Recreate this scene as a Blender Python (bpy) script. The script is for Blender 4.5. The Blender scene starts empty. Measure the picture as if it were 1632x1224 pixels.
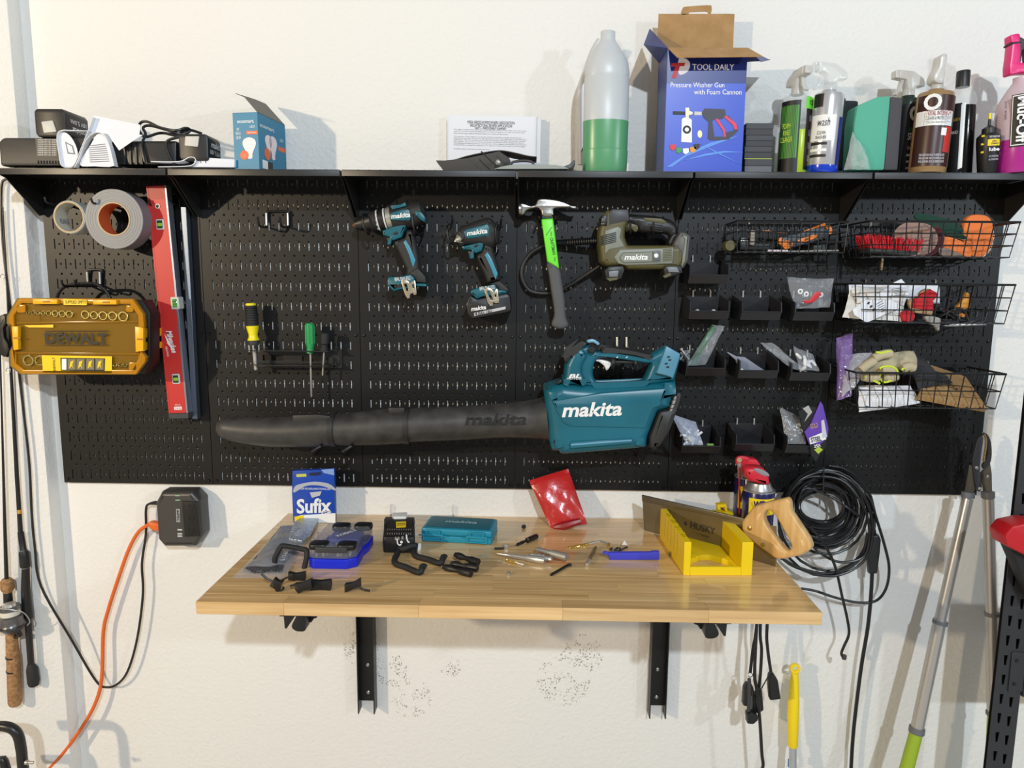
import bpy, math, random
from mathutils import Vector, Matrix
from mathutils.geometry import tessellate_polygon
R = random.Random(7)
SC = bpy.context.scene
COL = SC.collection
# ---------------------------------------------------------------- camera
F_PX = 1132.0
CAM = Vector((0.02718, -1.84115, 0.53902))
ROT = (Matrix.Rotation(0.01993, 3, 'Z') @ Matrix.Rotation(math.pi / 2 - 0.13818, 3, 'X') @ Matrix.Rotation(0.00837, 3, 'Z'))
cd = bpy.data.cameras.new('camera'); cam = bpy.data.objects.new('camera', cd); COL.objects.link(cam)
cam.matrix_world = Matrix.Translation(CAM) @ ROT.to_4x4()
cd.sensor_width = 36; cd.lens = F_PX / 1632 * 36; cd.clip_start = .02
SC.camera = cam
# ---------------------------------------------------------------- world, lamps, exposure
w = bpy.data.worlds.new('garage_air'); SC.world = w; w.use_nodes = True
w.node_tree.nodes['Background'].inputs[0].default_value = (1, .97, .94, 1)
w.node_tree.nodes['Background'].inputs[1].default_value = .21
def lamp(name, loc, power, col, rad):
    l = bpy.data.lights.new(name, 'POINT'); l.energy = power; l.color = col; l.shadow_soft_size = rad
    o = bpy.data.objects.new(name, l); COL.objects.link(o); o.location = loc
lamp('warm_lamp', (-3.0, -3.0, 1.2), 330, (1, .81, .56), .05)
lamp('cool_lamp', (.8, -4.6, 2.55), 540, (.79, .90, 1), .06)
lamp('side_lamp', (2.7, -2.6, 1.2), 85, (.78, .90, 1), .06)
vs = SC.view_settings; vs.view_transform = 'Standard'; vs.look = 'None'; vs.gamma = 1; vs.use_curve_mapping = False; vs.exposure = 0.0
# ---------------------------------------------------------------- pixel <-> place
def ray(u, v): return ROT @ Vector(((u - 816) / F_PX, -(v - 612) / F_PX, -1))
def U(u, v, Y):
    d = ray(u, v); return CAM + d * ((Y - CAM.y) / d.y)
def UZ(u, v, Z):
    d = ray(u, v); return CAM + d * ((Z - CAM.z) / d.z)
def UP(u, v, P, n):
    d = ray(u, v); return CAM + d * ((P - CAM).dot(n) / d.dot(n))
def Q(pts, Y): return [(p.x, p.z) for p in (U(u, v, Y) for u, v in pts)]
def px(Y, u=816, v=500): return (U(u + 1, v, Y) - U(u, v, Y)).length
def Zm(ox, oy, s):
    def f(*a):
        if len(a) == 2: return (ox + a[0] / s, oy + a[1] / s)
        return [(ox + x / s, oy + y / s) for x, y in a[0]]
    return f
ZT = -.081      # bench top height
YF = -.533      # bench front
ZS = .80        # shelf top height
YW = .0135       # wall face
def T(p, z=0): return UZ(p[0], p[1], ZT + z)
# ---------------------------------------------------------------- materials
MATS = {}
def lin(c): return tuple((x / 255 / 12.92) if x <= 10.3 else ((x / 255 + .055) / 1.055) ** 2.4 for x in c)
def mat(name, c=(128, 128, 128), rough=.5, metal=0, bump=None, var=None, alpha=1, trans=0, coat=0, spec=.5, sub=0):
    if name in MATS: return MATS[name]
    m = bpy.data.materials.new(name); m.use_nodes = True; MATS[name] = m
    nt = m.node_tree; N = nt.nodes; L = nt.links; b = N['Principled BSDF']
    col = (*lin(c), 1)
    b.inputs['Base Color'].default_value = col
    b.inputs['Roughness'].default_value = rough; b.inputs['Metallic'].default_value = metal
    b.inputs['Alpha'].default_value = alpha; b.inputs['Transmission Weight'].default_value = trans
    b.inputs['Coat Weight'].default_value = coat; b.inputs['Specular IOR Level'].default_value = spec
    if sub:
        b.inputs['Subsurface Weight'].default_value = sub; b.inputs['Subsurface Scale'].default_value = .01
    tc = N.new('ShaderNodeTexCoord')
    if var:
        n = N.new('ShaderNodeTexNoise'); n.inputs['Scale'].default_value = var[0]; n.inputs['Detail'].default_value = 4
        L.new(tc.outputs['Object'], n.inputs['Vector'])
        r = N.new('ShaderNodeValToRGB'); r.color_ramp.elements[0].position = .35; r.color_ramp.elements[1].position = .65
        r.color_ramp.elements[0].color = (*lin(var[1]), 1); r.color_ramp.elements[1].color = col
        L.new(n.outputs['Fac'], r.inputs['Fac']); L.new(r.outputs['Color'], b.inputs['Base Color'])
    if bump:
        n = N.new('ShaderNodeTexNoise'); n.inputs['Scale'].default_value = bump[0]; n.inputs['Detail'].default_value = 3
        L.new(tc.outputs['Object'], n.inputs['Vector'])
        k = N.new('ShaderNodeBump'); k.inputs['Strength'].default_value = bump[1]; k.inputs['Distance'].default_value = bump[2] if len(bump) > 2 else .002
        L.new(n.outputs['Fac'], k.inputs['Height']); L.new(k.outputs['Normal'], b.inputs['Normal'])
    return m
def M_wall():
    m = mat('painted_wall', (231, 229, 224), .75, spec=.25)
    nt = m.node_tree; N = nt.nodes; L = nt.links; b = N['Principled BSDF']
    tc = N['Texture Coordinate']
    n = N.new('ShaderNodeTexNoise'); n.inputs['Scale'].default_value = 95; n.inputs['Detail'].default_value = 2.5; n.inputs['Roughness'].default_value = .55
    L.new(tc.outputs['Object'], n.inputs['Vector'])
    k = N.new('ShaderNodeBump'); k.inputs['Strength'].default_value = .55; k.inputs['Distance'].default_value = .004
    L.new(n.outputs['Fac'], k.inputs['Height']); L.new(k.outputs['Normal'], b.inputs['Normal'])
    # pits in the plaster, in loose patches low on the wall
    p = N.new('ShaderNodeTexNoise'); p.inputs['Scale'].default_value = 28; L.new(tc.outputs['Object'], p.inputs['Vector'])
    v = N.new('ShaderNodeTexNoise'); v.inputs['Scale'].default_value = 260; v.inputs['Detail'].default_value = 1; L.new(tc.outputs['Object'], v.inputs['Vector'])
    s = N.new('ShaderNodeSeparateXYZ'); L.new(tc.outputs['Object'], s.inputs[0])
    def math_(op, a, bb):
        q = N.new('ShaderNodeMath'); q.operation = op
        for i, x in enumerate((a, bb)):
            if isinstance(x, (int, float)): q.inputs[i].default_value = x
            else: L.new(x, q.inputs[i])
        return q.outputs[0]
    dots = math_('MULTIPLY', math_('GREATER_THAN', p.outputs['Fac'], .47), math_('GREATER_THAN', v.outputs['Fac'], .615)); mk = 0
    for x, z, r in ((.14, -.555, .075), (.19, -.475, .06), (-.345, -.53, .05), (-.29, -.615, .06), (-.42, -.47, .055), (-.175, -.52, .03)):
        dx = math_('SUBTRACT', s.outputs['X'], x - WALL_C[0]); dz = math_('SUBTRACT', s.outputs['Z'], z - WALL_C[1])
        d = math_('ADD', math_('MULTIPLY', dx, dx), math_('MULTIPLY', dz, dz)); mk = math_('ADD', mk, math_('LESS_THAN', d, r * r))
    mk = math_('MULTIPLY', dots, math_('MINIMUM', mk, 1))
    mx = N.new('ShaderNodeMix'); mx.data_type = 'RGBA'
    L.new(mk, mx.inputs[0]); mx.inputs[6].default_value = (*lin((231, 229, 224)), 1); mx.inputs[7].default_value = (*lin((150, 146, 138)), 1)
    L.new(mx.outputs[2], b.inputs['Base Color'])
    return m
def M_wood(name, dark, light, rough=.3, scale=1.0, rnd=True, axis=0):
    m = mat(name, light, rough, coat=.6)
    nt = m.node_tree; N = nt.nodes; L = nt.links; b = N['Principled BSDF']; tc = N['Texture Coordinate']
    mp = N.new('ShaderNodeMapping'); s = [70 * scale] * 3; s[axis] = 3.2 * scale; mp.inputs['Scale'].default_value = s
    L.new(tc.outputs['Object'], mp.inputs['Vector'])
    oi = N.new('ShaderNodeObjectInfo')
    n = N.new('ShaderNodeTexNoise'); n.noise_dimensions = '4D'; n.inputs['Detail'].default_value = 5; n.inputs['Scale'].default_value = 1
    ml = N.new('ShaderNodeMath'); ml.operation = 'MULTIPLY'; ml.inputs[1].default_value = 37 if rnd else 0
    L.new(oi.outputs['Random'], ml.inputs[0]); L.new(ml.outputs[0], n.inputs['W']); L.new(mp.outputs[0], n.inputs['Vector'])
    r = N.new('ShaderNodeValToRGB'); r.color_ramp.elements[0].position = .3; r.color_ramp.elements[1].position = .68
    r.color_ramp.elements[0].color = (*lin(dark), 1); r.color_ramp.elements[1].color = (*lin(light), 1)
    L.new(n.outputs['Fac'], r.inputs['Fac'])
    hs = N.new('ShaderNodeHueSaturation'); L.new(r.outputs['Color'], hs.inputs['Color'])
    if rnd:
        mr = N.new('ShaderNodeMapRange'); mr.inputs[3].default_value = .9; mr.inputs[4].default_value = 1.08
        L.new(oi.outputs['Random'], mr.inputs[0]); L.new(mr.outputs[0], hs.inputs['Value'])
    L.new(hs.outputs['Color'], b.inputs['Base Color'])
    return m
# ---------------------------------------------------------------- geometry
def cr(p, n=5, closed=False):
    p = [Vector(q) for q in p]; m = len(p); out = []
    for i in range(m if closed else m - 1):
        a, b, c, d = (p[(i + k) % m] if closed else p[min(max(i + k, 0), m - 1)] for k in (-1, 0, 1, 2))
        for j in range(n):
            t = j / n
            out.append(b * 1 + ((c - a) * t + (a * 2 - b * 5 + c * 4 - d) * t * t + (b * 3 - a - c * 3 + d) * t ** 3) * .5)
    if not closed: out.append(p[-1])
    return [tuple(q) for q in out]
def rnd(p, r, n=3):
    out = []; m = len(p)
    for i in range(m):
        a, b, c = Vector(p[i - 1]), Vector(p[i]), Vector(p[(i + 1) % m])
        e, f = a - b, c - b
        k = min(r, e.length * .45, f.length * .45)
        s = b + e.normalized() * k; t = b + f.normalized() * k
        for j in range(n + 1):
            x = j / n
            out.append(tuple(s * (1 - x) ** 2 + b * 2 * x * (1 - x) + t * x * x))
    return out
def rect(x0, z0, x1, z1): return [(x0, z0), (x1, z0), (x1, z1), (x0, z1)]
def circ(x, z, r, n=20, rz=None): return [(x + r * math.cos(2 * math.pi * i / n), z + (rz or r) * math.sin(2 * math.pi * i / n)) for i in range(n)]
def area(p): return sum(p[i - 1][0] * p[i][1] - p[i][0] * p[i - 1][1] for i in range(len(p))) / 2
def inset(p, d):
    if not d: return [Vector(q) for q in p]
    out = []; m = len(p)
    for i in range(m):
        a, b, c = Vector(p[i - 1]), Vector(p[i]), Vector(p[(i + 1) % m])
        e = b - a; f = c - b
        if e.length < 1e-9: e = f
        if f.length < 1e-9: f = e
        if e.length < 1e-9: out.append(b); continue
        n1 = Vector((-e.y, e.x)).normalized(); n2 = Vector((-f.y, f.x)).normalized()
        k = n1 + n2
        k = k / max(k.length_squared, .5) * 2
        out.append(b + k * d)
    return out
class G:
    def __init__(s): s.v = []; s.f = []
    def add(s, v, f):
        o = len(s.v); s.v += [Vector(p) for p in v]; s.f += [tuple(i + o for i in q) for q in f]; return s
    def prism(s, loops, y0, y1, b=0, seg=2, close=True):
        if isinstance(loops[0][0], (int, float)): loops = [loops]
        L = []
        for i, l in enumerate(loops):
            l = [tuple(q) for q in l]
            if (area(l) > 0) != (i == 0): l = l[::-1]
            L.append(l)
        prof = [(b * (1 - math.sin(k / seg * math.pi / 2)), y0 + b * (1 - math.cos(k / seg * math.pi / 2))) for k in range(seg + 1)] if b else [(0, y0)]
        prof += [(d, y1 - (y - y0)) for d, y in prof[::-1]]
        v = []; f = []; rings = []
        for l in L:
            m = len(l); rs = []
            for d, y in prof:
                rs.append(len(v)); v += [(q[0], y, q[1]) for q in inset(l, d)]
            for a, c in zip(rs, rs[1:]):
                for i in range(m):
                    j = (i + 1) % m; f.append((a + i, c + i, c + j, a + j))
            rings.append(rs)
        for end, flip in ((0, False), (-1, True)):
            if end == -1 and not close: continue
            idx = []; P = []
            for l, rs in zip(L, rings):
                idx += [rs[end] + i for i in range(len(l))]
                P.append([Vector((v[rs[end] + i][0], v[rs[end] + i][2], 0)) for i in range(len(l))])
            flat = [q for a in P for q in a]
            for t in tessellate_polygon(P):
                a, bb, c = (flat[k] for k in t)
                ar = (bb.x - a.x) * (c.y - a.y) - (c.x - a.x) * (bb.y - a.y)
                t = tuple(idx[k] for k in t)
                if (ar < 0) != flip: t = t[::-1]
                f.append(t)
        return s.add(v, f)
    def box(s, x0, x1, y0, y1, z0, z1, b=0, seg=2):
        l = rect(min(x0, x1), min(z0, z1), max(x0, x1), max(z0, z1))
        if b: l = rnd(l, b, seg)
        return s.prism(l, min(y0, y1), max(y0, y1), b, seg)
    def slab(s, loops, z0, z1, b=0, seg=2):
        g = G().prism(loops, -z1, -z0, b, seg)
        return s.add([(p.x, p.z, -p.y) for p in g.v], g.f)
    def side(s, loops, x0, x1, b=0, seg=2):      # loops in (y,z), extruded along x
        g = G().prism(loops, x0, x1, b, seg)
        return s.add([(p.y, p.x, p.z) for p in g.v], [q[::-1] for q in g.f])
    def tube(s, pts, r, n=8, closed=False):
        p = [Vector(q) for q in pts]; m = len(p); v = []; f = []
        rr = r if isinstance(r, (list, tuple)) else [r] * m
        up = None
        for i in range(m):
            a = p[i - 1] if (i > 0 or closed) else p[i]; c = p[(i + 1) % m] if (i < m - 1 or closed) else p[i]
            t = (c - a).normalized() if (c - a).length > 1e-9 else Vector((0, 0, 1))
            if up is None: up = t.orthogonal().normalized()
            up = up - t * up.dot(t); up = up.normalized() if up.length > 1e-6 else t.orthogonal().normalized()
            w_ = t.cross(up)
            v += [p[i] + (up * math.cos(2 * math.pi * k / n) + w_ * math.sin(2 * math.pi * k / n)) * rr[i] for k in range(n)]
        for i in range(m if closed else m - 1):
            j = (i + 1) % m
            for k in range(n): f.append((i * n + k, i * n + (k + 1) % n, j * n + (k + 1) % n, j * n + k))
        if not closed: f.append(tuple(range(n))[::-1]); f.append(tuple((m - 1) * n + k for k in range(n)))
        return s.add(v, f)
    def lathe(s, prof, o, axis=(0, 0, 1), n=20, e=1.0):
        ax = Vector(axis).normalized(); a = ax.orthogonal().normalized(); c = ax.cross(a)
        if abs(ax.z) > .9: a = Vector((1, 0, 0)); a = (a - ax * a.dot(ax)).normalized(); c = ax.cross(a)
        o = Vector(o); v = []; f = []
        for r, h in prof:
            v += [o + ax * h + (a * math.cos(2 * math.pi * k / n) + c * math.sin(2 * math.pi * k / n) * e) * max(r, 1e-5) for k in range(n)]
        for i in range(len(prof) - 1):
            for k in range(n): f.append((i * n + k, i * n + (k + 1) % n, (i + 1) * n + (k + 1) % n, (i + 1) * n + k))
        f.append(tuple(range(n))[::-1]); f.append(tuple((len(prof) - 1) * n + k for k in range(n)))
        return s.add(v, f)
    def grid(s, fn, nu, nv):
        v = [fn(i / nu, j / nv) for j in range(nv + 1) for i in range(nu + 1)]
        f = [(j * (nu + 1) + i, j * (nu + 1) + i + 1, (j + 1) * (nu + 1) + i + 1, (j + 1) * (nu + 1) + i) for j in range(nv) for i in range(nu)]
        return s.add(v, f)
    def ribbon(s, pts, y0, y1, th=.0012):     # thin curved sheet: section in (x,z), run along y
        p = [Vector(q) for q in pts]; m = len(p); a = []; c = []
        for i in range(m):
            t = (p[min(i + 1, m - 1)] - p[max(i - 1, 0)]).normalized(); n = Vector((-t.y, t.x)) * th / 2
            a.append(tuple(p[i] + n)); c.append(tuple(p[i] - n))
        return s.prism(a + c[::-1], y0, y1)
    def pillow(s, P, th, amp=.0, n=10, seed=1, side=None):   # four corners; puffed bag
        q = random.Random(seed); P = [Vector(x) for x in P]
        nr = (P[1] - P[0]).cross(P[3] - P[0]).normalized()
        ph = [q.uniform(0, 6.28) for _ in range(8)]; fr = [q.uniform(4, 13) for _ in range(8)]
        def wob(u, v): return (math.sin(fr[0] * u + fr[1] * v + ph[0]) + math.sin(fr[2] * u - fr[3] * v + ph[1]) + .6 * math.sin(fr[4] * 2 * v + fr[5] * u + ph[2])) / 2.6
        for sg in (1, -1):
            def fn(u, v, sg=sg):
                b = (P[0] * (1 - u) + P[1] * u) * (1 - v) + (P[3] * (1 - u) + P[2] * u) * v
                e = math.sin(math.pi * u) ** .6 * math.sin(math.pi * v) ** .6
                return b + nr * (sg * th / 2 * e + amp * wob(u, v))
            s.grid(fn, n, n)
        return s
    def xf(s, M): s.v = [M @ p for p in s.v]; return s
    def join(s, g): return s.add(g.v, g.f)
WL = {}
def tag(o, label=None, cat=None, group=None, kind=None):
    for k, x in (('label', label), ('category', cat), ('group', group), ('kind', kind)):
        if x: o[k] = x
    return o
def thing(name, label, cat, loc, group=None):
    o = bpy.data.objects.new(name, None); COL.objects.link(o); o.location = loc; o.empty_display_size = .02
    WL[o.name] = Vector(loc); return tag(o, label, cat, group)
def obj(name, g, m, parent=None, label=None, cat=None, group=None, kind=None, ang=38):
    if parent is not None: base = WL[parent.name]
    elif g.v:
        xs = [p.x for p in g.v]; ys = [p.y for p in g.v]; zs = [p.z for p in g.v]
        base = Vector(((min(xs) + max(xs)) / 2, (min(ys) + max(ys)) / 2, min(zs)))
    me = bpy.data.meshes.new(name); me.from_pydata([p - base for p in g.v], [], g.f); me.validate()
    me.polygons.foreach_set('use_smooth', [True] * len(me.polygons)); me.set_sharp_from_angle(angle=math.radians(ang))
    me.materials.append(m)
    o = bpy.data.objects.new(name, me); COL.objects.link(o)
    if parent is not None: o.parent = parent
    else: o.location = base
    WL[o.name] = base
    return tag(o, label, cat, group, kind)
def MP(o, x, z, y=None):    # frame from origin, local x axis, local z axis (local -y faces out)
    x = Vector(x).normalized(); z = Vector(z); z = (z - x * z.dot(x)).normalized(); y = z.cross(x)
    M = Matrix((x, y, z)).transposed().to_4x4(); M.translation = Vector(o); return M
def txt(parent, s, M, w_, h_, m, shear=0, bold=0, name='lettering', label=None, keep=False, cx='c'):
    """raised lettering: fits a w_ x h_ box centred on frame M (x right, z up, -y towards the reader)"""
    c = bpy.data.curves.new('t', 'FONT'); c.body = s; c.size = 1; c.shear = shear; c.offset = bold; c.resolution_u = 3; c.align_x = 'CENTER'
    c.space_line = .95
    t = bpy.data.objects.new('t', c); me = bpy.data.meshes.new_from_object(t)
    bpy.data.objects.remove(t); bpy.data.curves.remove(c)
    if not me.vertices: return None
    xs = [v.co.x for v in me.vertices]; ys = [v.co.y for v in me.vertices]
    kx = w_ / (max(xs) - min(xs)); ky = h_ / (max(ys) - min(ys))
    if keep: kx = ky = min(kx, ky)
    ox = (max(xs) + min(xs)) / 2; oy = (max(ys) + min(ys)) / 2
    g = G(); g.v = [M @ Vector(((v.co.x - ox) * kx, -.0003, (v.co.y - oy) * ky)) for v in me.vertices]; g.f = [tuple(p.vertices) for p in me.polygons]
    bpy.data.meshes.remove(me)
    return obj(name, g, m, parent, label=label)
def tx(parent, s, box, Y, m, ang=0, **k):
    """lettering in a pixel box on a plane facing the room at depth Y"""
    u0, v0, u1, v1 = box; a = U(u0, (v0 + v1) / 2, Y); b = U(u1, (v0 + v1) / 2, Y); t = U((u0 + u1) / 2, v0, Y); d = U((u0 + u1) / 2, v1, Y)
    A = math.radians(ang); o = (a + b) / 2
    return txt(parent, s, MP(o, (math.cos(A), 0, math.sin(A)), (-math.sin(A), 0, math.cos(A))), (b - a).length, (t - d).length, m, **k)
def copy_tree(o, loc, label=None, par=None):
    c = o.copy(); COL.objects.link(c)
    if par is not None: c.parent = par
    else:
        c.location = loc; WL[c.name] = Vector(loc)
        if label: c['label'] = label
    for ch in [x for x in KIDS.get(o.name, [])]: copy_tree(ch, None, None, c)
    return c
KIDS = {}
def kids(o): KIDS[o.name] = [x for x in bpy.data.objects if x.parent == o]; [kids(x) for x in KIDS[o.name]]
# common materials
BLK = mat('black_plastic', (26, 26, 27), .42)
BLK2 = mat('black_rubber', (30, 30, 30), .7)
DGR = mat('dark_grey_plastic', (58, 58, 60), .55)
PEG = mat('black_powder_coat', (10, 10, 10), .44, bump=(900, .08, .0005), spec=.4)
TEAL = mat('teal_plastic', (0, 96, 112), .38)
WHT = mat('white_print', (236, 236, 234), .5)
PAP = mat('white_paper', (228, 230, 236), .8)
STL = mat('bright_steel', (205, 204, 200), .3, .65)
STD = mat('brushed_steel', (176, 174, 168), .38, .6)
CLR = mat('clear_plastic', (225, 230, 236), .12, alpha=.28, spec=.8)
CLR2 = mat('cloudy_plastic', (214, 216, 218), .3, alpha=.55)
YEL = mat('yellow_plastic', (245, 214, 20), .42)
RED = mat('red_plastic', (190, 30, 32), .4)
WIRE = mat('black_wire', (20, 20, 21), .4)
BLKP = mat('black_print', (18, 18, 18), .5)
CARD = mat('brown_cardboard', (178, 140, 92), .85, var=(30, (165, 127, 80)))
# ================================================================ structure
xe = (U(46, 20, YW).x + U(95, 760, YW).x + U(118, 1224, YW).x) / 3
WALL_C = ((xe + 2) / 2, -1.06)      # wall origin, for the pitted plaster patches
W = M_wall()
obj('wall_back', G().box(xe - 1.2, 3.2, YW, YW + .12, -1.06, 2.2), W, kind='structure')
obj('wall_left', G().box(-3.4, xe, YW - .045, YW + .10, -1.06, 2.2, .006), W, kind='structure', label='shallow step of white wall at the left edge')
obj('floor', G().box(-4, 4, -5.5, YW, -1.16, -1.06), mat('concrete_floor', (196, 191, 184), .8, var=(6, (182, 176, 169))), kind='structure')
# ---- pegboard panels
I = .0254
def panel_mesh():
    g = G(); t = .0016
    def q(x0, z0, x1, z1):
        if x1 - x0 > 1e-6 and z1 - z0 > 1e-6:
            g.add([(x0 * I, 0, z0 * I), (x1 * I, 0, z0 * I), (x1 * I, 0, z1 * I), (x0 * I, 0, z1 * I)], [(0, 1, 2, 3)])
    e = .03
    q(e, e, .75, 32 - e); q(15.25, e, 16 - e, 32 - e)
    for k in range(1, 16):
        for m in range(1, 32, 2):
            a, b = k - .06, k + .06; c, d = m - .5, m + .5
            lo = max(m - 1, e); hi = min(m + 1, 32 - e)
            q(k - .25, lo, a, hi); q(b, lo, k + .25, hi); q(a, lo, b, c); q(a, d, b, hi)
            P = [(a, c), (b, c), (b, d), (a, d)]
            g.add([(x * I, 0, z * I) for x, z in P] + [(x * I, t, z * I) for x, z in P], [(i, (i + 1) % 4, 4 + (i + 1) % 4, 4 + i) for i in range(4)])
    n = 12; r = .115
    for k in range(1, 15):
        x = k + .5; q(x - .25, e, x + .25, .5); q(x - .25, 31.5, x + .25, 32 - e)
        for m in range(1, 32):
            sq = []
            for i in range(n):
                a = 2 * math.pi * (i + .5) / n; c, s_ = math.cos(a), math.sin(a)
                kk = min(.25 / abs(c) if abs(c) > 1e-6 else 9, .5 / abs(s_) if abs(s_) > 1e-6 else 9); sq.append((x + c * kk, m + s_ * kk))
            ci = [(x + r * math.cos(2 * math.pi * (i + .5) / n), m + r * math.sin(2 * math.pi * (i + .5) / n)) for i in range(n)]
            cor = {0: (.25, .5), 1: (-.25, .5), 2: (-.25, -.5), 3: (.25, -.5)}
            v = [(a * I, 0, b * I) for a, b in sq + ci] + [(a * I, t, b * I) for a, b in ci]; f = []
            for i in range(n):
                j = (i + 1) % n; f.append((n + i, i, j, n + j)); f.append((n + i, n + j, 2 * n + j, 2 * n + i))
                (ax, az), (bx, bz) = sq[i], sq[j]
                if abs(ax - bx) > 1e-4 and abs(az - bz) > 1e-4:
                    cx = x + (.25 if (ax + bx) / 2 > x else -.25); cz = m + (.5 if (az + bz) / 2 > m else -.5)
                    v.append((cx * I, 0, cz * I)); f.append((i, len(v) - 1, j))
            g.add(v, f)
    o, i_ = .02, e
    A = [(i_, i_), (16 - i_, i_), (16 - i_, 32 - i_), (i_, 32 - i_)]; B = [(o, o), (16 - o, o), (16 - o, 32 - o), (o, 32 - o)]
    v = [(a * I, 0, b * I) for a, b in A] + [(a * I, .0009, b * I) for a, b in B] + [(a * I, .013, b * I) for a, b in B]
    g.add(v, [(j, (j + 1) % 4, 4 + (j + 1) % 4, 4 + j) for j in range(4)] + [(4 + j, 4 + (j + 1) % 4, 8 + (j + 1) % 4, 8 + j) for j in range(4)])
    return g
pan_l = ['black slotted steel pegboard panel at the left end, behind the tape rolls and red level',
         'black slotted steel pegboard panel second from left, behind the screwdriver rack',
         'black slotted steel pegboard panel third from left, behind the two cordless drills',
         'black slotted steel pegboard panel fourth from left, behind the hammer and inflator',
         'black slotted steel pegboard panel second from right, behind the small parts bins',
         'black slotted steel pegboard panel at the right end, behind the three wire baskets']
pm = panel_mesh()
p0 = thing('pegboard_panel', pan_l[0], 'pegboard', (-48 * I, 0, 0), 'pegboard panels along the wall')
pg = G(); pg.v = [p + Vector((-48 * I, 0, 0)) for p in pm.v]; pg.f = pm.f
obj('panel_sheet', pg, PEG, p0, ang=20)
SCR = mat('dark_screw', (60, 60, 62), .3, 1)
for x, z in ((.42, .42), (15.58, .42), (.42, 16), (15.58, 16), (.42, 31.58), (15.58, 31.58)):
    g = G().lathe([(.0042, 0), (.0042, .001), (.003, .0026), (.0012, .003), (.001, .0022)], ((x - 48) * I, 0, z * I), (0, -1, 0), 12)
    obj('screw', g, SCR, p0)
kids(p0)
for i in range(1, 6): copy_tree(p0, ((-48 + 16 * i) * I, 0, 0), pan_l[i])
# ---- shelves
sh_l = ['black steel shelf at the left end under the battery chargers', 'black steel shelf second from left under the light bulb box',
        'black steel shelf third from left under the white document', 'black steel shelf fourth from left under the green-filled jug',
        'black steel shelf second from right under the two leaning spray bottles', 'black steel shelf at the right end under the pink trigger bottle']
YS = -.158; lip = .0145
s0 = thing('wall_shelf', sh_l[0], 'shelf', (-48 * I, 0, ZS - .09), 'shelves above the pegboard')
SHM = mat('shelf_powder_coat', (34, 33, 33), .38, spec=.55)
x0, x1 = -48 * I + .0025, -32 * I - .0025
g = G().box(x0, x1, YS, .0, ZS - .0016, ZS).box(x0, x1, YS, YS + .0016, ZS - lip, ZS, .0006)
for k in range(1, 15): g.box(x0 + (k + .5) * I - .001, x0 + (k + .5) * I + .001, YS + .004, YS + .03, ZS, ZS + .0012)
obj('shelf_tray', g, SHM, s0)
for xx in (x0 + .0005, x1 - .0025):
    obj('shelf_bracket', G().side([(YS + .012, ZS - .002), (-.001, ZS - .002), (-.001, ZS - .092), (-.018, ZS - .096), (-.03, ZS - .088), (YS + .03, ZS - .018), (YS + .012, ZS - .014)], xx, xx + .002), SHM, s0)
kids(s0)
for i in range(1, 6): copy_tree(s0, ((-48 + 16 * i) * I, 0, ZS - .09), sh_l[i])
# ---- bench
XA, XB = -.6165, .604
bench = thing('wall_bench', 'light butcher block wall bench top covered with small parts', 'bench', ((XA + XB) / 2, YF, ZT - .027))
WD = M_wood('butcher_block', (194, 153, 98), (230, 194, 138), .22)
rows = 14; dy = (YW - .001 - YF) / rows; th = .026
for r_ in range(rows):
    y0 = YF + r_ * dy; x = XA; first = True
    while x < XB - 1e-6:
        ln = R.uniform(.2, .46)
        if first: ln = R.uniform(.1, .4); first = False
        if r_ == 0:
            marks = [U(452, 968, YF).x, U(667, 970, YF).x, U(897, 974, YF).x, U(1130, 978, YF).x, XB]
            nx = next(m_ for m_ in marks if m_ > x + .01)
        else: nx = x + ln if x + ln < XB - .1 else XB
        nx = min(nx, XB)
        obj('stave', G().box(x, nx - .0001, y0, y0 + dy - .0001, ZT - th, ZT, .0003 if r_ else .0008, 1), WD, bench)
        x = nx
# bench brackets
BRK = mat('bracket_black', (18, 18, 19), .38)
def bracket(ua, ub, vb, label):
    Yb = -.022
    a = U(ua, vb - 60, Yb); b = U(ub, vb - 60, Yb); bot = U((ua + ub) / 2, vb, Yb).z
    t = thing('bench_bracket', label, 'bracket', ((a.x + b.x) / 2, Yb, bot), 'brackets under the bench')
    top = ZT - th - .0005; m_ = .003
    obj('wall_channel', G().box(a.x + m_, b.x - m_, YW - .006, YW - .001, bot + .022, top).box(a.x, a.x + m_, Yb, YW - .001, bot, top).box(b.x - m_, b.x, Yb, YW - .001, bot, top), BRK, t)
    obj('arm', G().box(a.x + .006, b.x - .006, YF + .12, -.0225, ZT - th - .022, top, .002), BRK, t)
    for zz in (bot + .048, bot + .13):
        obj('screw', G().lathe([(.0055, 0), (.0055, .002), (.003, .004)], ((a.x + b.x) / 2, YW - .0065, zz), (0, -1, 0), 12), STD, t)
bracket(569, 596, 1138, 'black steel wall bracket under the bench left of middle')
bracket(1037, 1064, 1146, 'black steel wall bracket under the bench right of middle')
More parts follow.
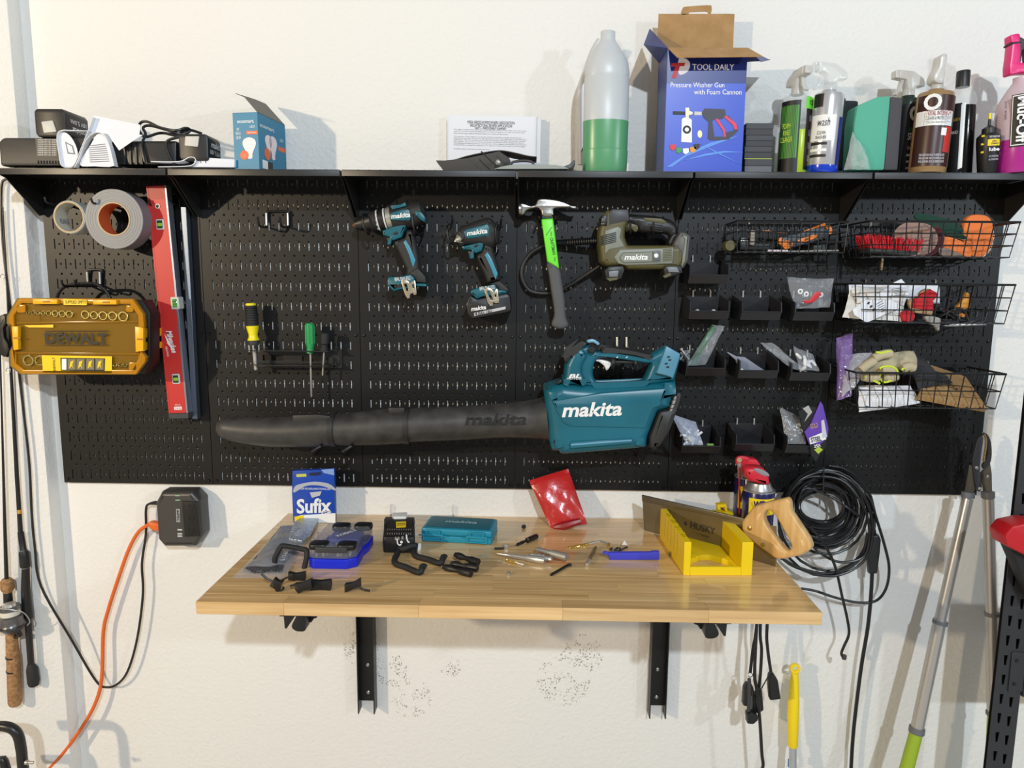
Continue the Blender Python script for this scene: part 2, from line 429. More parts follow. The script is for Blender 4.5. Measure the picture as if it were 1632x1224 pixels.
def under_hook(u0, v0, sgn, label):
    Yh = YF + .004; k = px(Yh, u0, v0); o = U(u0, v0, Yh); top = ZT - th - .0004
    t = thing('under_bench_hook', label, 'hook', (o.x, Yh, top - .04), 'hooks under the bench front')
    def P(l): return [(o.x + sgn * a * k, top - b * k) for a, b in l]
    obj('hook_plate', G().prism(P([(-30, 0), (30, 0), (30, 3), (-30, 3)]), Yh + .001, Yh + .06, .0006), BRK, t)
    obj('prong', G().prism(P([(-23, 2), (-5, 2), (-19, 23), (-22, 23)]), Yh, Yh + .0025, .0006), BRK, t)
    obj('hook_body', G().prism(P(cr([(-3, 2), (-11, 18), (-8, 25), (0, 28), (11, 25), (11, 2)], 4)), Yh, Yh + .03, .002), BRK, t)
    obj('hook_side', G().prism(P([(11, 2), (30, 2), (22, 16), (18, 17), (13, 24), (11, 24)]), Yh + .03, Yh + .033), BRK, t)
under_hook(475, 984, 1, 'black steel hook under the bench front, left end')
under_hook(1136, 992, -1, 'black steel hook under the bench front, right end')
# ================================================================ things on the shelf
def on_shelf(u, Y): return Vector((U(u, 268, Y).x, Y, ZS))
def xs(u, v, Y): return U(u, v, Y).x
def zs(v, Y, u=816): return U(u, v, Y).z
def battery(t, x0, x1, y0, y1, z0, z1, name='battery_pack', flip=False, latch=None, words=True):
    """18 V slide pack as parts of thing t"""
    obj('battery_case', G().prism(rnd([(x0, z0 + .008), (x0 + .005, z0), (x1 - .004, z0), (x1, z0 + .006), (x1, z1 - .008), (x1 - .006, z1), (x0 + .006, z1), (x0, z1 - .006)], .003), y0, y1, .004), BLK, t)
    if latch: obj('latch', G().prism(rnd(latch, .002), y0 - .003, y0 + .004, .001), mat('latch_grey', (200, 198, 190), .5), t)
    if words:
        a = math.pi if flip else 0
        X = Vector((0, math.cos(a), 0)); Z = Vector((0, 0, math.cos(a)))
        txt(t, 'makita', MP((x1 + .0004, (y0 + y1) / 2 + .008, (z0 + z1) / 2 + (.01 if not flip else -.011)), X, Z), .055, .014, WHT, shear=.2, bold=.01)
        txt(t, '18V 5.0Ah', MP((x1 + .0004, (y0 + y1) / 2 + .004, (z0 + z1) / 2 - (.008 if not flip else -.008)), X, Z), .06, .010, WHT)
# -- charger 1
CH = mat('charger_grey', (52, 50, 48), .5)
Y0 = -.150
t = thing('battery_charger', 'dark grey battery charger with printed label at the left end of the shelf', 'charger', on_shelf(70, -.1))
a, b = xs(-2, 240, Y0), xs(150, 240, Y0)
top = zs(219, Y0, 40)
obj('charger_body', G().prism(rnd([(a, ZS + .006), (b, ZS + .006), (b, top), (a + .012, top), (a, top - .01)], .005), Y0, -.03, .006), CH, t)
for f_ in (a + .02, b - .02): obj('foot', G().lathe([(.006, 0), (.006, .007)], (f_, Y0 + .02, ZS)), BLK, t)
la, lb = xs(58, 240, Y0), xs(92, 240, Y0)
obj('rating_label', G().box(la, lb, Y0 - .0006, Y0 + .001, zs(250, Y0, 70), zs(221, Y0, 70)), mat('label_brown', (90, 84, 76), .6), t)
for i in range(8): tx(t, 'CHARGER INPUT 120V~ 50-60Hz', (60, 222 + i * 3.4, 90, 224 + i * 3.4), Y0 - .0008, WHT)
for i in range(8): obj('vent_slot', G().box(xs(60 + i * 4.6, 258, Y0), xs(62.4 + i * 4.6, 258, Y0), Y0 - .0007, Y0 + .002, zs(261, Y0, 80), zs(256, Y0, 80)), mat('vent_black', (8, 8, 8), .8), t)
# battery lying on it
t = thing('battery_pack', 'black battery pack lying upside down on the leftmost charger', 'battery', (xs(80, 215, -.1), -.1, top))
zl = ZS + .0 + (top - ZS)
x0, x1 = xs(55, 195, -.155), xs(104, 195, -.155); z1 = zs(173, -.155, 80); z0 = top + .0005
battery(t, x0, x1, -.155, -.065, z0, z1, flip=True, latch=Q([(66, 194), (84, 192), (90, 210), (70, 212)], -.157))
# manual
D = Zm(0, 130, 4.08)
t = thing('instruction_manual', 'white instruction booklet curled open over the leftmost charger', 'booklet', on_shelf(150, -.17))
obj('page', G().ribbon(cr(Q([(143, 209), (114, 208), (100, 208), (93, 213), (92, 226), (95, 246), (98, 262), (106, 267), (118, 264), (129, 240), (140, 212), (149, 187)], -.165), 4), -.168, -.152), PAP, t)
obj('page', G().ribbon(cr(Q([(120, 267), (127, 252), (137, 226), (147, 214), (157, 211), (167, 216), (176, 236), (183, 265)], -.165), 4), -.168, -.152), PAP, t)
g = G().prism(Q([(149, 184), (224, 199), (222, 216), (148, 212), (140, 218)], -.155), -.1555, -.1545); obj('page', g, PAP, t)
g = G().prism(Q([(150, 211), (228, 215), (210, 226), (190, 240), (172, 214)], -.158), -.1585, -.1575); obj('page', g, PAP, t)
obj('page_face', G().prism(Q(cr([(92, 228), (98, 262), (106, 266), (118, 263), (124, 244), (117, 224), (106, 212), (96, 213)], 3, True), -.160), -.1605, -.1595), PAP, t)
obj('page_face', G().prism(Q(cr([(127, 262), (145, 230), (157, 212), (168, 218), (177, 240), (183, 264), (150, 265)], 3, True), -.160), -.1605, -.1595), PAP, t)
GP = mat('grey_print', (120, 122, 130), .7)
obj('diagram', G().prism([Q([(104, 226), (116, 232), (120, 246), (108, 245)], -.1607), Q([(105.5, 228), (114.5, 233), (117.5, 244), (109, 243)], -.1607)], -.1612, -.1606), GP, t)
for i in range(9): obj('text_line', G().prism(Q([(141 + i * .3 , 232 + i * 3.2), (168 + i * .8, 229 + i * 3.4), (168 + i * .8, 230 + i * 3.4), (141 + i * .3, 233 + i * 3.2)], -.1612), -.1613, -.1606), GP, t)
# charger 2 (lying) with cord and battery
t = thing('battery_charger', 'black ribbed battery charger with coiled cord behind the papers', 'charger', on_shelf(260, -.1))
obj('charger_body', G().prism(rnd(Q([(176, 224), (281, 224), (281, 263), (184, 263)], -.14), .006), -.14, -.03, .006), BLK, t)
for u in (196, 205, 214, 223): obj('rib', G().prism(Q([(u, 226), (u + 3, 226), (u + 5, 262), (u + 2, 262)], -.142), -.1435, -.138), BLK, t)
P3 = lambda l: [U(u, v, y) for u, v, y in l]
cord = cr([(322, 213, -.10), (300, 207, -.11), (280, 214, -.12), (255, 212, -.11), (232, 218, -.12), (222, 208, -.12), (224, 196, -.11), (235, 194, -.11), (255, 203, -.12), (280, 208, -.13), (296, 204, -.12), (303, 208, -.11), (290, 214, -.12), (262, 206, -.13), (238, 200, -.12), (228, 204, -.13), (232, 214, -.13), (226, 232, -.145), (231, 258, -.147)], 6)
obj('power_cord', G().tube([U(*p) for p in cord], .0032, 8), BLK, t)
obj('power_cord', G().tube([U(*p) for p in cr([(262, 212, -.13), (282, 216, -.135), (296, 212, -.135), (286, 218, -.142), (266, 226, -.147), (270, 248, -.147), (278, 262, -.147)], 6)], .0032, 8), BLK, t)
z0c = zs(224, -.14, 260)
t = thing('battery_pack', 'black battery pack with pale latch docked on the ribbed charger', 'battery', (xs(315, 224, -.1), -.12, ZS + .002))
battery(t, xs(284, 235, -.158), xs(331, 235, -.158), -.156, -.085, zs(256, -.156, 300), zs(213, -.156, 300), latch=Q([(295, 217), (317, 217), (315, 234), (294, 232)], -.159), words=True)
# folded paper
t = thing('folded_leaflet', 'folded white leaflet lying flat beside the light bulb box', 'paper', on_shelf(310, -.155))
obj('page', G().ribbon(cr(Q([(241, 257.5), (266, 258), (288, 257), (301, 251), (309, 251), (312, 256), (308, 262), (296, 265), (252, 266)], -.157), 4), -.158, -.13, .0016), PAP, t)
obj('page', G().prism(rnd(Q([(305, 250), (374, 254), (374, 267), (300, 267), (311, 260)], -.150), .002), -.151, -.128, .001), PAP, t)
for u in (318, 326): obj('text_line', G().prism(Q([(u, 254), (u + 1.5, 254), (u + 3, 260), (u + 1.5, 260)], -.1513), -.1516, -.151), GP, t)
# light bulb carton, seen on its corner
D = Zm(355, 140, 9.067)
BLU = mat('carton_teal', (28, 122, 160), .45)
E0 = on_shelf(*[D(530, 1140)[0]], -.15)
t = thing('bulb_carton', 'teal light bulb carton with open grey top flap', 'carton', E0)
Pc = E0.copy(); lx = xs(D(160, 700)[0], 230, -.142); Pl = Vector((lx, -.142, ZS))
dirL = (Pl - Pc).normalized(); dirR = Vector((-dirL.y, dirL.x, 0));
if dirR.y < 0: dirR = -dirR
wL = (Pl - Pc).length
# right face: run along dirR until it meets the pixel column of the right edge
def run(u, v):
    n = Vector((dirR.y, -dirR.x, 0)); return UP(u, v, Pc, n)
Pr = run(*D(905, 800)); wR = (Vector((Pr.x, Pr.y, ZS)) - Pc).length
H = UP(*D(490, 350), Pc, Vector((0, 1, 0))).z - ZS
foot = [(Pc.x, Pc.y), (Pc + dirR * wR).to_2d(), (Pc + dirR * wR + dirL * wL).to_2d(), (Pc + dirL * wL).to_2d()]
foot = [tuple(q)[:2] for q in foot]
obj('carton_body', G().slab(foot, ZS, ZS + H, .0008, 1), BLU, t)
ML = MP(Pl, Pc - Pl, (0, 0, 1)); MR = MP(Pc, dirR, (0, 0, 1))
def onF(Mf, w_, h_, l): return [Mf @ Vector((a * w_, -.0004, b * h_)) for a, b in l]
def decal(par, name, Mf, loop, m, off=.0005):
    g = G().prism(loop, -off, 0); g.xf(Mf); return obj(name, g, m, par)
ORG = mat('orange_print', (232, 108, 52), .5); BULB = mat('bulb_print', (236, 222, 226), .45)
def bulb(Mf, cx, cz, s, par=t): return decal(par, 'bulb_picture', Mf, [(cx + x * s, cz + z * s) for x, z in cr([(0, 1), (.8, .72), (1, .1), (.72, -.55), (.42, -1.2), (.38, -1.75), (0, -1.9), (-.38, -1.75), (-.42, -1.2), (-.72, -.55), (-1, .1), (-.8, .72)], 3, True)], BULB)
bulb(ML, wL * .63, H * .44, wL * .27); decal(t, 'badge', ML, circ(wL * .42, H * .26, wL * .17), ORG, .0009)
decal(t, 'banner', ML, rect(wL * .53, H * .62, wL * .99, H * .68), ORG)
txt(t, 'ecosmart.', ML @ Matrix.Translation((wL * .52, 0, H * .845)), wL * .68, H * .05, WHT, bold=.01)
txt(t, 'LED', ML @ Matrix.Translation((wL * .78, 0, H * .755)), wL * .2, H * .04, WHT)
txt(t, '60W\nREPLACE\nUSES 8W', ML @ Matrix.Translation((wL * .2, 0, H * .64)), wL * .2, H * .2, WHT)
txt(t, '10\nYEAR', ML @ Matrix.Translation((wL * .42, -.0006, H * .26)), wL * .13, H * .08, WHT)
txt(t, 'SOFT WHITE', ML @ Matrix.Translation((wL * .76, -.0003, H * .65)), wL * .34, H * .025, WHT)
bulb(MR, wR * .36, H * .55, wR * .12); bulb(MR, wR * .52, H * .54, wR * .14)
decal(t, 'badge', MR, circ(wR * .30, H * .33, wR * .10), ORG, .0009); decal(t, 'banner', MR, rect(wR * .72, H * .47, wR * .98, H * .55), ORG)
txt(t, 'ecosmart.', MR @ Matrix.Translation((wR * .33, 0, H * .80)), wR * .52, H * .055, WHT, bold=.01)
txt(t, 'LED', MR @ Matrix.Translation((wR * .85, 0, H * .68)), wR * .13, H * .05, WHT)
decal(t, 'facts_panel', MR, rect(wR * .12, H * .05, wR * .3, H * .2), WHT); decal(t, 'facts_panel', MR, rect(wR * .31, H * .05, wR * .48, H * .2), BLKP)
FL = mat('carton_grey', (112, 108, 100), .75)
A_, B_ = Pc + Vector((0, 0, H)), Pc + dirR * wR + Vector((0, 0, H))
def FP(u, v): return UP(u, v, A_, Vector((dirR.y, -dirR.x, 0)) * .55 + Vector((0, 0, .5)))
c1, c2, c3 = FP(*D(620, 232)), FP(*D(310, 130)), FP(*D(180, 80))
g = G(); n_ = (B_ - A_).cross(c2 - A_).normalized() * .0005
loop = [A_, B_, c1, FP(*D(480, 172)), FP(*D(380, 140)), c3, c2]
g.add([p + n_ for p in loop] + [p - n_ for p in loop], [tuple(range(7)), tuple(range(13, 6, -1))] + [(i, 7 + i, 7 + (i + 1) % 7, (i + 1) % 7) for i in range(7)])
obj('top_flap', g, FL, t)
# document and fabric masks
Yd = -.012
t = thing('printed_document', 'stack of printed application pages leaning on the wall', 'document', (xs(786, 250, Yd), Yd, ZS))
for i, l in enumerate(([(718, 183), (858, 187), (858, 285), (716, 285)], [(713, 184), (862, 190), (860, 285), (713, 285)], [(715, 183.5), (855, 186), (853, 285), (714, 285)])):
    y = Yd + .006 - i * .0025; obj('page', G().prism(Q(l, y), y - .0004, y + .0004), PAP, t)
y = Yd - .0005
for s_, bx in (('MESA VERDE HOMEOWNERS ASSOCIATION', (745, 193, 820, 197.5)), ('ARCHITECTURAL REVIEW APPLICATION', (749, 198, 816, 202.5)), ('PART I - IMPROVEMENT SUMMARY', (757, 203, 807, 206.5))):
    tx(t, s_, bx, y, BLKP, ang=-1)
body = ['This page is required for you if you are proposing to alter house walls, paint the house,', 'repair or remove a fence, building work, to land structures, or make any other type', 'that will be seen above the fence line or in front of the house.', '',
        'The purpose of the request is to let the review committee consider any proposed', 'regarding proposals of any kind. By signing this form, the applicant is considering it',
        'applications. This the Architectural Review Committee will meet and send the request', 'the neighbor has a summary of the proposal. You should still be advised on this or', 'Through general Management to consider this. If the neighbor would like to be heard at', 'of the HOA to review the application or decision, they should reach us on this page.', '', 'Full Description of proposed improvements:']
for i, s_ in enumerate(body):
    if s_: tx(t, s_, (723, 206.5 + i * 2.75, 723 + min(116, len(s_) * 1.36), 208.5 + i * 2.75), y, mat('text_ink', (118, 118, 124), .6), ang=-1.2)
FAB = mat('grey_fabric', (74, 72, 70), .85, bump=(700, .3))
t = thing('fabric_mask', 'grey fabric mask with black strap folded in front of the document', 'mask', on_shelf(775, -.12))
D = Zm(690, 170, 6.8)
def sheet(l, y0, y1, th=.002): return G().prism(Q(l, (y0 + y1) / 2), min(y0, y1), max(y0, y1), th / 3)
P = cr(D([(40, 592), (200, 590), (360, 545), (520, 510), (720, 482), (880, 505), (1030, 540), (1125, 550)]), 4)
obj('mask_shell', G().ribbon(Q(P, -.11), -.118, -.04, .0018), FAB, t)
obj('mask_side', G().prism(Q(D([(40, 592), (360, 560), (720, 484), (830, 560), (850, 620), (690, 690), (110, 690)]), -.118), -.119, -.117, .0004), FAB, t)
obj('strap', G().tube([U(*p, -.152) for p in cr(D([(522, 485), (610, 570), (690, 640), (760, 668)]), 4)], .0016), BLK2, t)
obj('valve', G().lathe([(.006, 0), (.006, .004), (.003, .006)], U(*D(705, 605), -.135), (0, -1, 0), 14), STD, t)
t = thing('flat_respirator', 'flat pale grey face mask with black tab beside the jug', 'mask', on_shelf(850, -.13))
obj('mask_shell', G().prism(Q(cr(D([(660, 690), (720, 668), (830, 645), (1000, 635), (1250, 640), (1400, 655), (1480, 690)]), 4), -.14), -.156, -.124, .002), mat('pale_grey_cloth', (150, 156, 152), .8), t)
obj('strap_tab', G().prism(Q(cr(D([(1395, 660), (1480, 625), (1525, 580), (1540, 610), (1515, 690), (1450, 688)]), 3, True), -.15), -.152, -.146, .001), BLK, t)
obj('nose_arch', G().ribbon(cr(Q(D([(830, 640), (870, 600), (960, 588), (1060, 595), (1100, 635)]), -.13), 4), -.135, -.124, .004), FAB, t)
# ---- jug
D = Zm(850, 20, 4.533)
JUG = mat('jug_plastic', (204, 208, 210), .35, sub=.25, alpha=.86); GRN = mat('green_liquid', (88, 152, 108), .3)
Yj = -.112; t = thing('plastic_jug', 'tall translucent jug part filled with green liquid', 'jug', on_shelf(963, Yj))
cx_ = xs(D(527, 600)[0], 160, Yj); k = px(Yj, 960, 160)
def hz(v): return U(960, 20 + v / 4.533, Yj).z
zt = hz(135)
prof = [(150, 1160), (160, 1140), (163, 1000), (158, 998), (160, 990), (163, 790), (163, 480), (158, 474), (163, 440), (150, 360), (105, 280), (74, 230), (56, 205), (52, 190), (52, 140), (46, 134)]
g = G().lathe([(max(r / 4.533 * k, .001), hz(v) - ZS if i else 0) for i, (r, v) in enumerate(prof)], (cx_, Yj, ZS), (0, 0, 1), 32, .62)
obj('jug_body', g, JUG, t)
lp = [(150, 1160), (161, 1140), (164.5, 1000), (160, 998), (161.5, 990), (164.5, 790)]
obj('liquid', G().lathe([(r / 4.533 * k + .0002, hz(v) - ZS if i else 0) for i, (r, v) in enumerate(lp)], (cx_, Yj, ZS), (0, 0, 1), 32, .62), GRN, t)
lbl = mat('jug_label', (198, 206, 226), .5)
obj('side_label', G().prism(Q(D([(345, 560), (368, 520), (368, 960), (345, 1000)]), Yj + .04), Yj + .0, Yj + .06), lbl, t)
obj('jug_handle', G().tube([U(*p, Yj + .055) for p in cr(D([(480, 200), (430, 290), (390, 400), (352, 520), (340, 700), (345, 1100)]), 4)], .008, 10), JUG, t)
# ---- blue box
D = Zm(1000, 0, 4.222); Yb = -.150
BX = mat('box_blue', (48, 78, 196), .35); BXD = mat('box_navy', (20, 38, 118), .35); INS = CARD
t = thing('open_carton', 'blue printed carton with open brown cardboard flaps', 'carton', on_shelf(1117, -.1))
xa, xb = xs(D(258, 700)[0], 170, Yb), xs(D(790, 700)[0], 170, Yb); zt = zs(D(0, 322)[1], Yb, 1120)
yb = Yb + .115; th_ = .002
zm = zs(D(0, 560)[1], Yb, 1120)
obj('front_face', G().box(xa, xb, Yb, Yb + th_, ZS, zt), BX, t)
obj('front_band', G().box(xa, xb, Yb - .0004, Yb, zm, zt), BXD, t)
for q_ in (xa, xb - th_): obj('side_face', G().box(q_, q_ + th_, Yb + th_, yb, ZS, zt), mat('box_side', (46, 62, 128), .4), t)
obj('back_face', G().box(xa + th_, xb - th_, yb - th_, yb, ZS, zt), INS, t)
obj('carton_floor', G().box(xa + th_, xb - th_, Yb + th_, yb - th_, ZS, ZS + th_), INS, t)
z2 = zs(D(0, 95)[1], yb, 1110)
obj('back_flap', G().box(xs(D(205, 0)[0], 50, yb), xs(D(714, 0)[0], 50, yb), yb - th_, yb, zt, z2), INS, t)
hd = Q(cr(D([(362, 98), (372, 55), (400, 45), (540, 36), (566, 45), (562, 90), (540, 88), (530, 78), (420, 82), (412, 95)]), 3, True), yb - .001)
obj('tuck_handle', G().prism(hd, yb - th_, yb), INS, t)
# front flap folds out towards the room
fl = [Vector((xa, Yb, zt)), Vector((xb, Yb, zt)), U(*D(915, 376), Yb - .062), U(*D(340, 386), Yb - .062)]
fl = [Vector((xa, Yb + .001, zt)), Vector((xb, Yb + .001, zt)), U(*D(908, 380), Yb - .045), U(*D(335, 386), Yb - .045)]
nn = Vector((0, 0, .001))
def plate(P, th):
    P = [Vector(p) for p in P]; n = (P[1] - P[0]).cross(P[2] - P[0]).normalized() * th / 2; m_ = len(P); g = G()
    return g.add([p + n for p in P] + [p - n for p in P], [tuple(range(m_)), tuple(range(2 * m_ - 1, m_ - 1, -1))] + [(i, m_ + i, m_ + (i + 1) % m_, (i + 1) % m_) for i in range(m_)])
obj('front_flap', plate(fl, th_), INS, t)
lf = [Vector((xa, Yb + .002, zt)), Vector((xa, yb - .01, zt)), U(*D(112, 300), yb - .02), U(*D(150, 195), Yb + .05)]
lf = [Vector((xa, Yb + .002, zt)), Vector((xa, yb - .006, zt)), Vector((U(*D(150, 195), yb - .02).x, yb - .02, U(*D(150, 195), yb - .02).z)), Vector((U(*D(112, 300), Yb + .02).x, Yb + .02, U(*D(112, 300), Yb + .02).z))]
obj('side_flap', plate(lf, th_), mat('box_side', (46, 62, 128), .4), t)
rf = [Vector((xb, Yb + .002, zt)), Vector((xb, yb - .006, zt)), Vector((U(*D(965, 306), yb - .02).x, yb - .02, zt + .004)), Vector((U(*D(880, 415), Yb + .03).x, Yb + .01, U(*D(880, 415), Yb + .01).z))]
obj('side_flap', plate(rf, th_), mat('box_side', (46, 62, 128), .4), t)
def bt(s_, l, **k): tx(t, s_, (*D(l[0], l[1]), *D(l[2], l[3])), Yb - .0006, k.pop('m', WHT), **k)
bt('TOOL DAILY', (437, 430, 718, 472), bold=.015, m=mat('pale_print', (206, 204, 214), .5)); bt('Pressure Washer Gun', (290, 555, 652, 588), bold=.004); bt('with Foam Cannon', (447, 602, 768, 636), bold=.004)
def bp(name, l, m, off=.001, sm=False): return obj(name, G().prism(Q(cr(D(l), 4, True) if sm else D(l), Yb - off), Yb - off - .0003, Yb - off + .0003), m, t)
bp('logo_disc', [(345, 395), (390, 392), (418, 420), (418, 455), (395, 490), (345, 498)], mat('pale_print', (206, 204, 214), .5), .0006, True)
bp('logo_letter', [(295, 425), (388, 422), (382, 445), (352, 446), (328, 525), (295, 525), (322, 447), (290, 450)], mat('logo_red', (176, 44, 52), .5), .001)
bp('swoosh', [(262, 1125), (420, 1020), (560, 960), (760, 910), (560, 985), (400, 1050), (300, 1122)], mat('swoosh_blue', (84, 140, 224), .4), .0006)
bp('swoosh', [(380, 1080), (520, 1035), (650, 1015), (784, 1025), (650, 1028), (520, 1050)], mat('swoosh_blue', (84, 140, 224), .4), .0008)
bp('swoosh', [(480, 965), (600, 1020), (770, 1110), (600, 1030)], mat('swoosh_blue', (84, 140, 224), .4), .001)
bp('bottle_picture', [(385, 790), (410, 790), (432, 805), (434, 960), (362, 955), (366, 800)], WHT, .0008)
bp('bottle_badge', circ(400, 872, 28), BLKP, .0012); bp('badge_centre', circ(400, 872, 14), WHT, .0016)
bp('nozzle_picture', [(305, 748), (388, 750), (388, 772), (305, 770)], BLKP, .0008); bp('fitting_picture', [(390, 725), (415, 725), (415, 745), (438, 755), (438, 768), (412, 775), (412, 790), (392, 790)], mat('brass_print', (190, 180, 140), .4, .5), .0012)
bp('gun_picture', [(500, 755), (520, 730), (655, 735), (662, 775), (640, 800), (590, 800), (570, 815), (585, 920), (650, 920), (665, 890), (710, 880), (722, 860), (690, 800), (650, 790), (680, 780), (740, 850), (745, 880), (680, 940), (560, 945), (540, 930), (545, 820), (510, 790)], mat('gun_print', (58, 56, 70), .5), .0008)
bp('trigger_picture', [(590, 800), (610, 800), (655, 870), (662, 920), (648, 922), (642, 880)], mat('logo_pink', (222, 60, 84), .5), .0012)
bp('grip_picture', [(648, 785), (668, 780), (730, 830), (742, 870), (722, 872), (708, 840)], mat('logo_pink', (222, 60, 84), .5), .0012)
bp('coupler_picture', [(450, 750), (500, 752), (500, 775), (450, 775)], mat('silver_print', (190, 190, 196), .4), .0008)
for (x, y_, c) in ((305, 990, (214, 50, 60)), (345, 1010, (60, 150, 80)), (392, 1015, (236, 236, 236)), (440, 1005, (226, 150, 50)), (465, 985, (40, 40, 48))):
    bp('spray_tip_picture', [(x - 20, y_ - 15), (x + 20, y_ - 18), (x + 22, y_ + 8), (x, y_ + 24), (x - 16, y_ + 14)], mat('tip_%d' % c[0], c, .5), .0013)
bp('ring_picture', circ(487, 902, 16, 14, 26), mat('brass_print', (190, 180, 140), .4, .5), .0008)
# ---- four small black boxes
BB = mat('matte_black_box', (52, 52, 55), .5); Yk = -.135
x0, x1 = xs(1187, 240, Yk), xs(1231, 240, Yk); e = [zs(v, Yk, 1210) for v in (196, 215, 233, 252)] + [ZS]
for i in range(4):
    dx = (.0, .001, -.0005, .0015)[i]
    t = thing('small_box', ['topmost', 'second from top', 'third from top', 'bottom'][i] + ' small black box of the stack beside the blue carton', 'box', ((x0 + x1) / 2, Yk, e[i + 1]), 'small black boxes in a stack')
    obj('box_lid', G().box(x0 + dx, x1 + dx, Yk, Yk + .07, (e[i] * .5 + e[i + 1] * .5), e[i] - .0002, .0008, 1), BB, t)
    obj('box_tray', G().box(x0 + dx + .0008, x1 + dx - .0008, Yk + .0008, Yk + .069, e[i + 1] + .0002, (e[i] * .5 + e[i + 1] * .5) - .0004), mat('box_tray_black', (40, 40, 43), .5) if i < 3 else mat('box_tray_grey', (96, 98, 104), .35), t)
obj('box_stripe', G().box(x0, x1, Yk - .0004, Yk, e[3] - .002, e[3] - .0005), mat('lime_print', (170, 190, 60), .5), t)
# ---- spray bottles
def tilt(ub, vb, ut, vt, Y):   # frame along the bottle's lean, in the plane Y
    b = U(ub, vb, Y); a = U(ut, vt, Y); b.z = ZS; d = (a - b); return b, d.normalized(), d.length
def bottle(name, label, cat, ub, ut, vt, Y, rad, neck, shoulder, m_body, group=None, n=24):
    """round bottle leaning from (ub, shelf) to (ut, vt); returns thing, base, axis, len"""
    b, ax, ln = tilt(ub, 272, ut, vt, Y)
    t = thing(name, label, cat, b, group)
    return t, b + Vector((0, 0, abs(ax.x) * rad)), ax, ln
CLRB = mat('clear_bottle', (215, 220, 220), .1, alpha=.25, spec=.8)
NOZ = mat('frosted_trigger', (214, 212, 206), .3, alpha=.72)
def trigger_head(t, o, ax, s, facing, m=NOZ, m2=None):
    """spray trigger: collar, body, nozzle, lever. facing = unit vector of the nozzle"""
    f = Vector(facing).normalized(); Mh = MP(o, f, ax)
    obj('collar', G().lathe([(.0125 * s, 0), (.0125 * s, .014 * s), (.0115 * s, .016 * s)], o, ax, 18), m, t)
    g = G().prism(rnd([(-.032 * s, .022 * s), (-.028 * s, .038 * s), (-.004 * s, .052 * s), (.03 * s, .054 * s), (.03 * s, .036 * s), (.012 * s, .034 * s), (.008 * s, .014 * s), (-.009 * s, .014 * s), (-.012 * s, .022 * s)], .004 * s), -.0105 * s, .0105 * s, .003 * s); g.xf(Mh); obj('trigger_shroud', g, m, t)
    g = G().prism(rnd([(.029 * s, .036 * s), (.038 * s, .037 * s), (.038 * s, .053 * s), (.029 * s, .054 * s)], .002 * s), -.009 * s, .009 * s, .002 * s); g.xf(Mh); obj('nozzle', g, m2 or m, t)
    g = G().prism([(.015 * s, .037 * s), (.021 * s, .036 * s), (.025 * s, .016 * s), (.034 * s, .004 * s), (.03 * s, .002 * s), (.02 * s, .014 * s)], -.006 * s, .006 * s, .001 * s); g.xf(Mh); obj('trigger_lever', g, m2 or m, t)
def wrap(t, name, o, ax, r, h0, h1, a0, a1, m, n=14, off=.0007, slant=0):
    """label curved round the bottle between angles (0 = towards camera, degrees, + = right)"""
    ax = Vector(ax); fr = Vector((0, -1, 0)); fr = (fr - ax * fr.dot(ax)).normalized(); rt = ax.cross(fr) * -1
    if rt.x < 0: rt = -rt
    g = G()
    def fn(u, v):
        a = math.radians(a0 + (a1 - a0) * u); h = h0 + (h1 - h0) * v + slant * u
        return o + ax * h + (fr * math.cos(a) + rt * math.sin(a)) * (r + off)
    g.grid(fn, n, 1); return obj(name, g, m, t)
def wtxt(t, s_, o, ax, r, h, a, w_, h_, m, vert=False, **k):
    ax = Vector(ax); fr = Vector((0, -1, 0)); fr = (fr - ax * fr.dot(ax)).normalized(); rt = -ax.cross(fr)
    if rt.x < 0: rt = -rt
    a = math.radians(a); d = fr * math.cos(a) + rt * math.sin(a); x = rt * math.cos(a) - fr * math.sin(a)
    Mx = MP(o + ax * h + d * (r + .0008), x if not vert else -ax, ax if not vert else x)
    return txt(t, s_, Mx, w_, h_, m, **k)
# green label bottle
Y = -.098; r = 23.5 * px(Y, 1265, 220)
t, o, ax, ln = bottle('spray_bottle', 'clear spray bottle with lime green label beside the small black boxes', 'bottle', 1262, 1270, 155, Y, r, 0, 0, None)
obj('bottle_body', G().lathe([(r * .94, 0), (r, .004), (r, ln * .93), (r * .93, ln * .985), (r * .55, ln), (r * .5, ln + .008)], o, ax, 24), CLRB, t)
obj('liquid', G().lathe([(r * .945, -.0003), (r * 1.004, .004), (r * 1.004, ln * .56)], o, ax, 24), mat('lime_liquid', (168, 196, 40), .25), t)
wrap(t, 'label_black', o, ax, r, .004, ln * .92, -85, -2, BLKP); wrap(t, 'label_green', o, ax, r, ln * .2, ln * .86, -80, -8, mat('leaf_green', (72, 140, 52), .5), off=.0007)
wrap(t, 'label_black', o, ax, r, .01, ln * .82, 22, 85, BLKP); wrap(t, 'label_lime', o, ax, r, ln * .82, ln * .97, 18, 85, mat('bright_lime', (110, 224, 60), .5), off=.0007)
wtxt(t, 'FOAM+\nRINSE\nCLEANSER', o, ax, r, ln * .52, -48, .03, .042, mat('lime_text', (200, 230, 60), .5)); wtxt(t, 'PLUS', o, ax, r + .0005, ln * .9, 48, .018, .011, BLKP, bold=.01)
for h in (.2, .36, .52, .7): wtxt(t, 'lorem'.upper() and '|||||||||||', o, ax, r, ln * h, 52, .02, .014, mat('pale_print', (206, 204, 214), .5))
trigger_head(t, o + ax * (ln + .004), ax, 1.05, (.25, -1, 0))
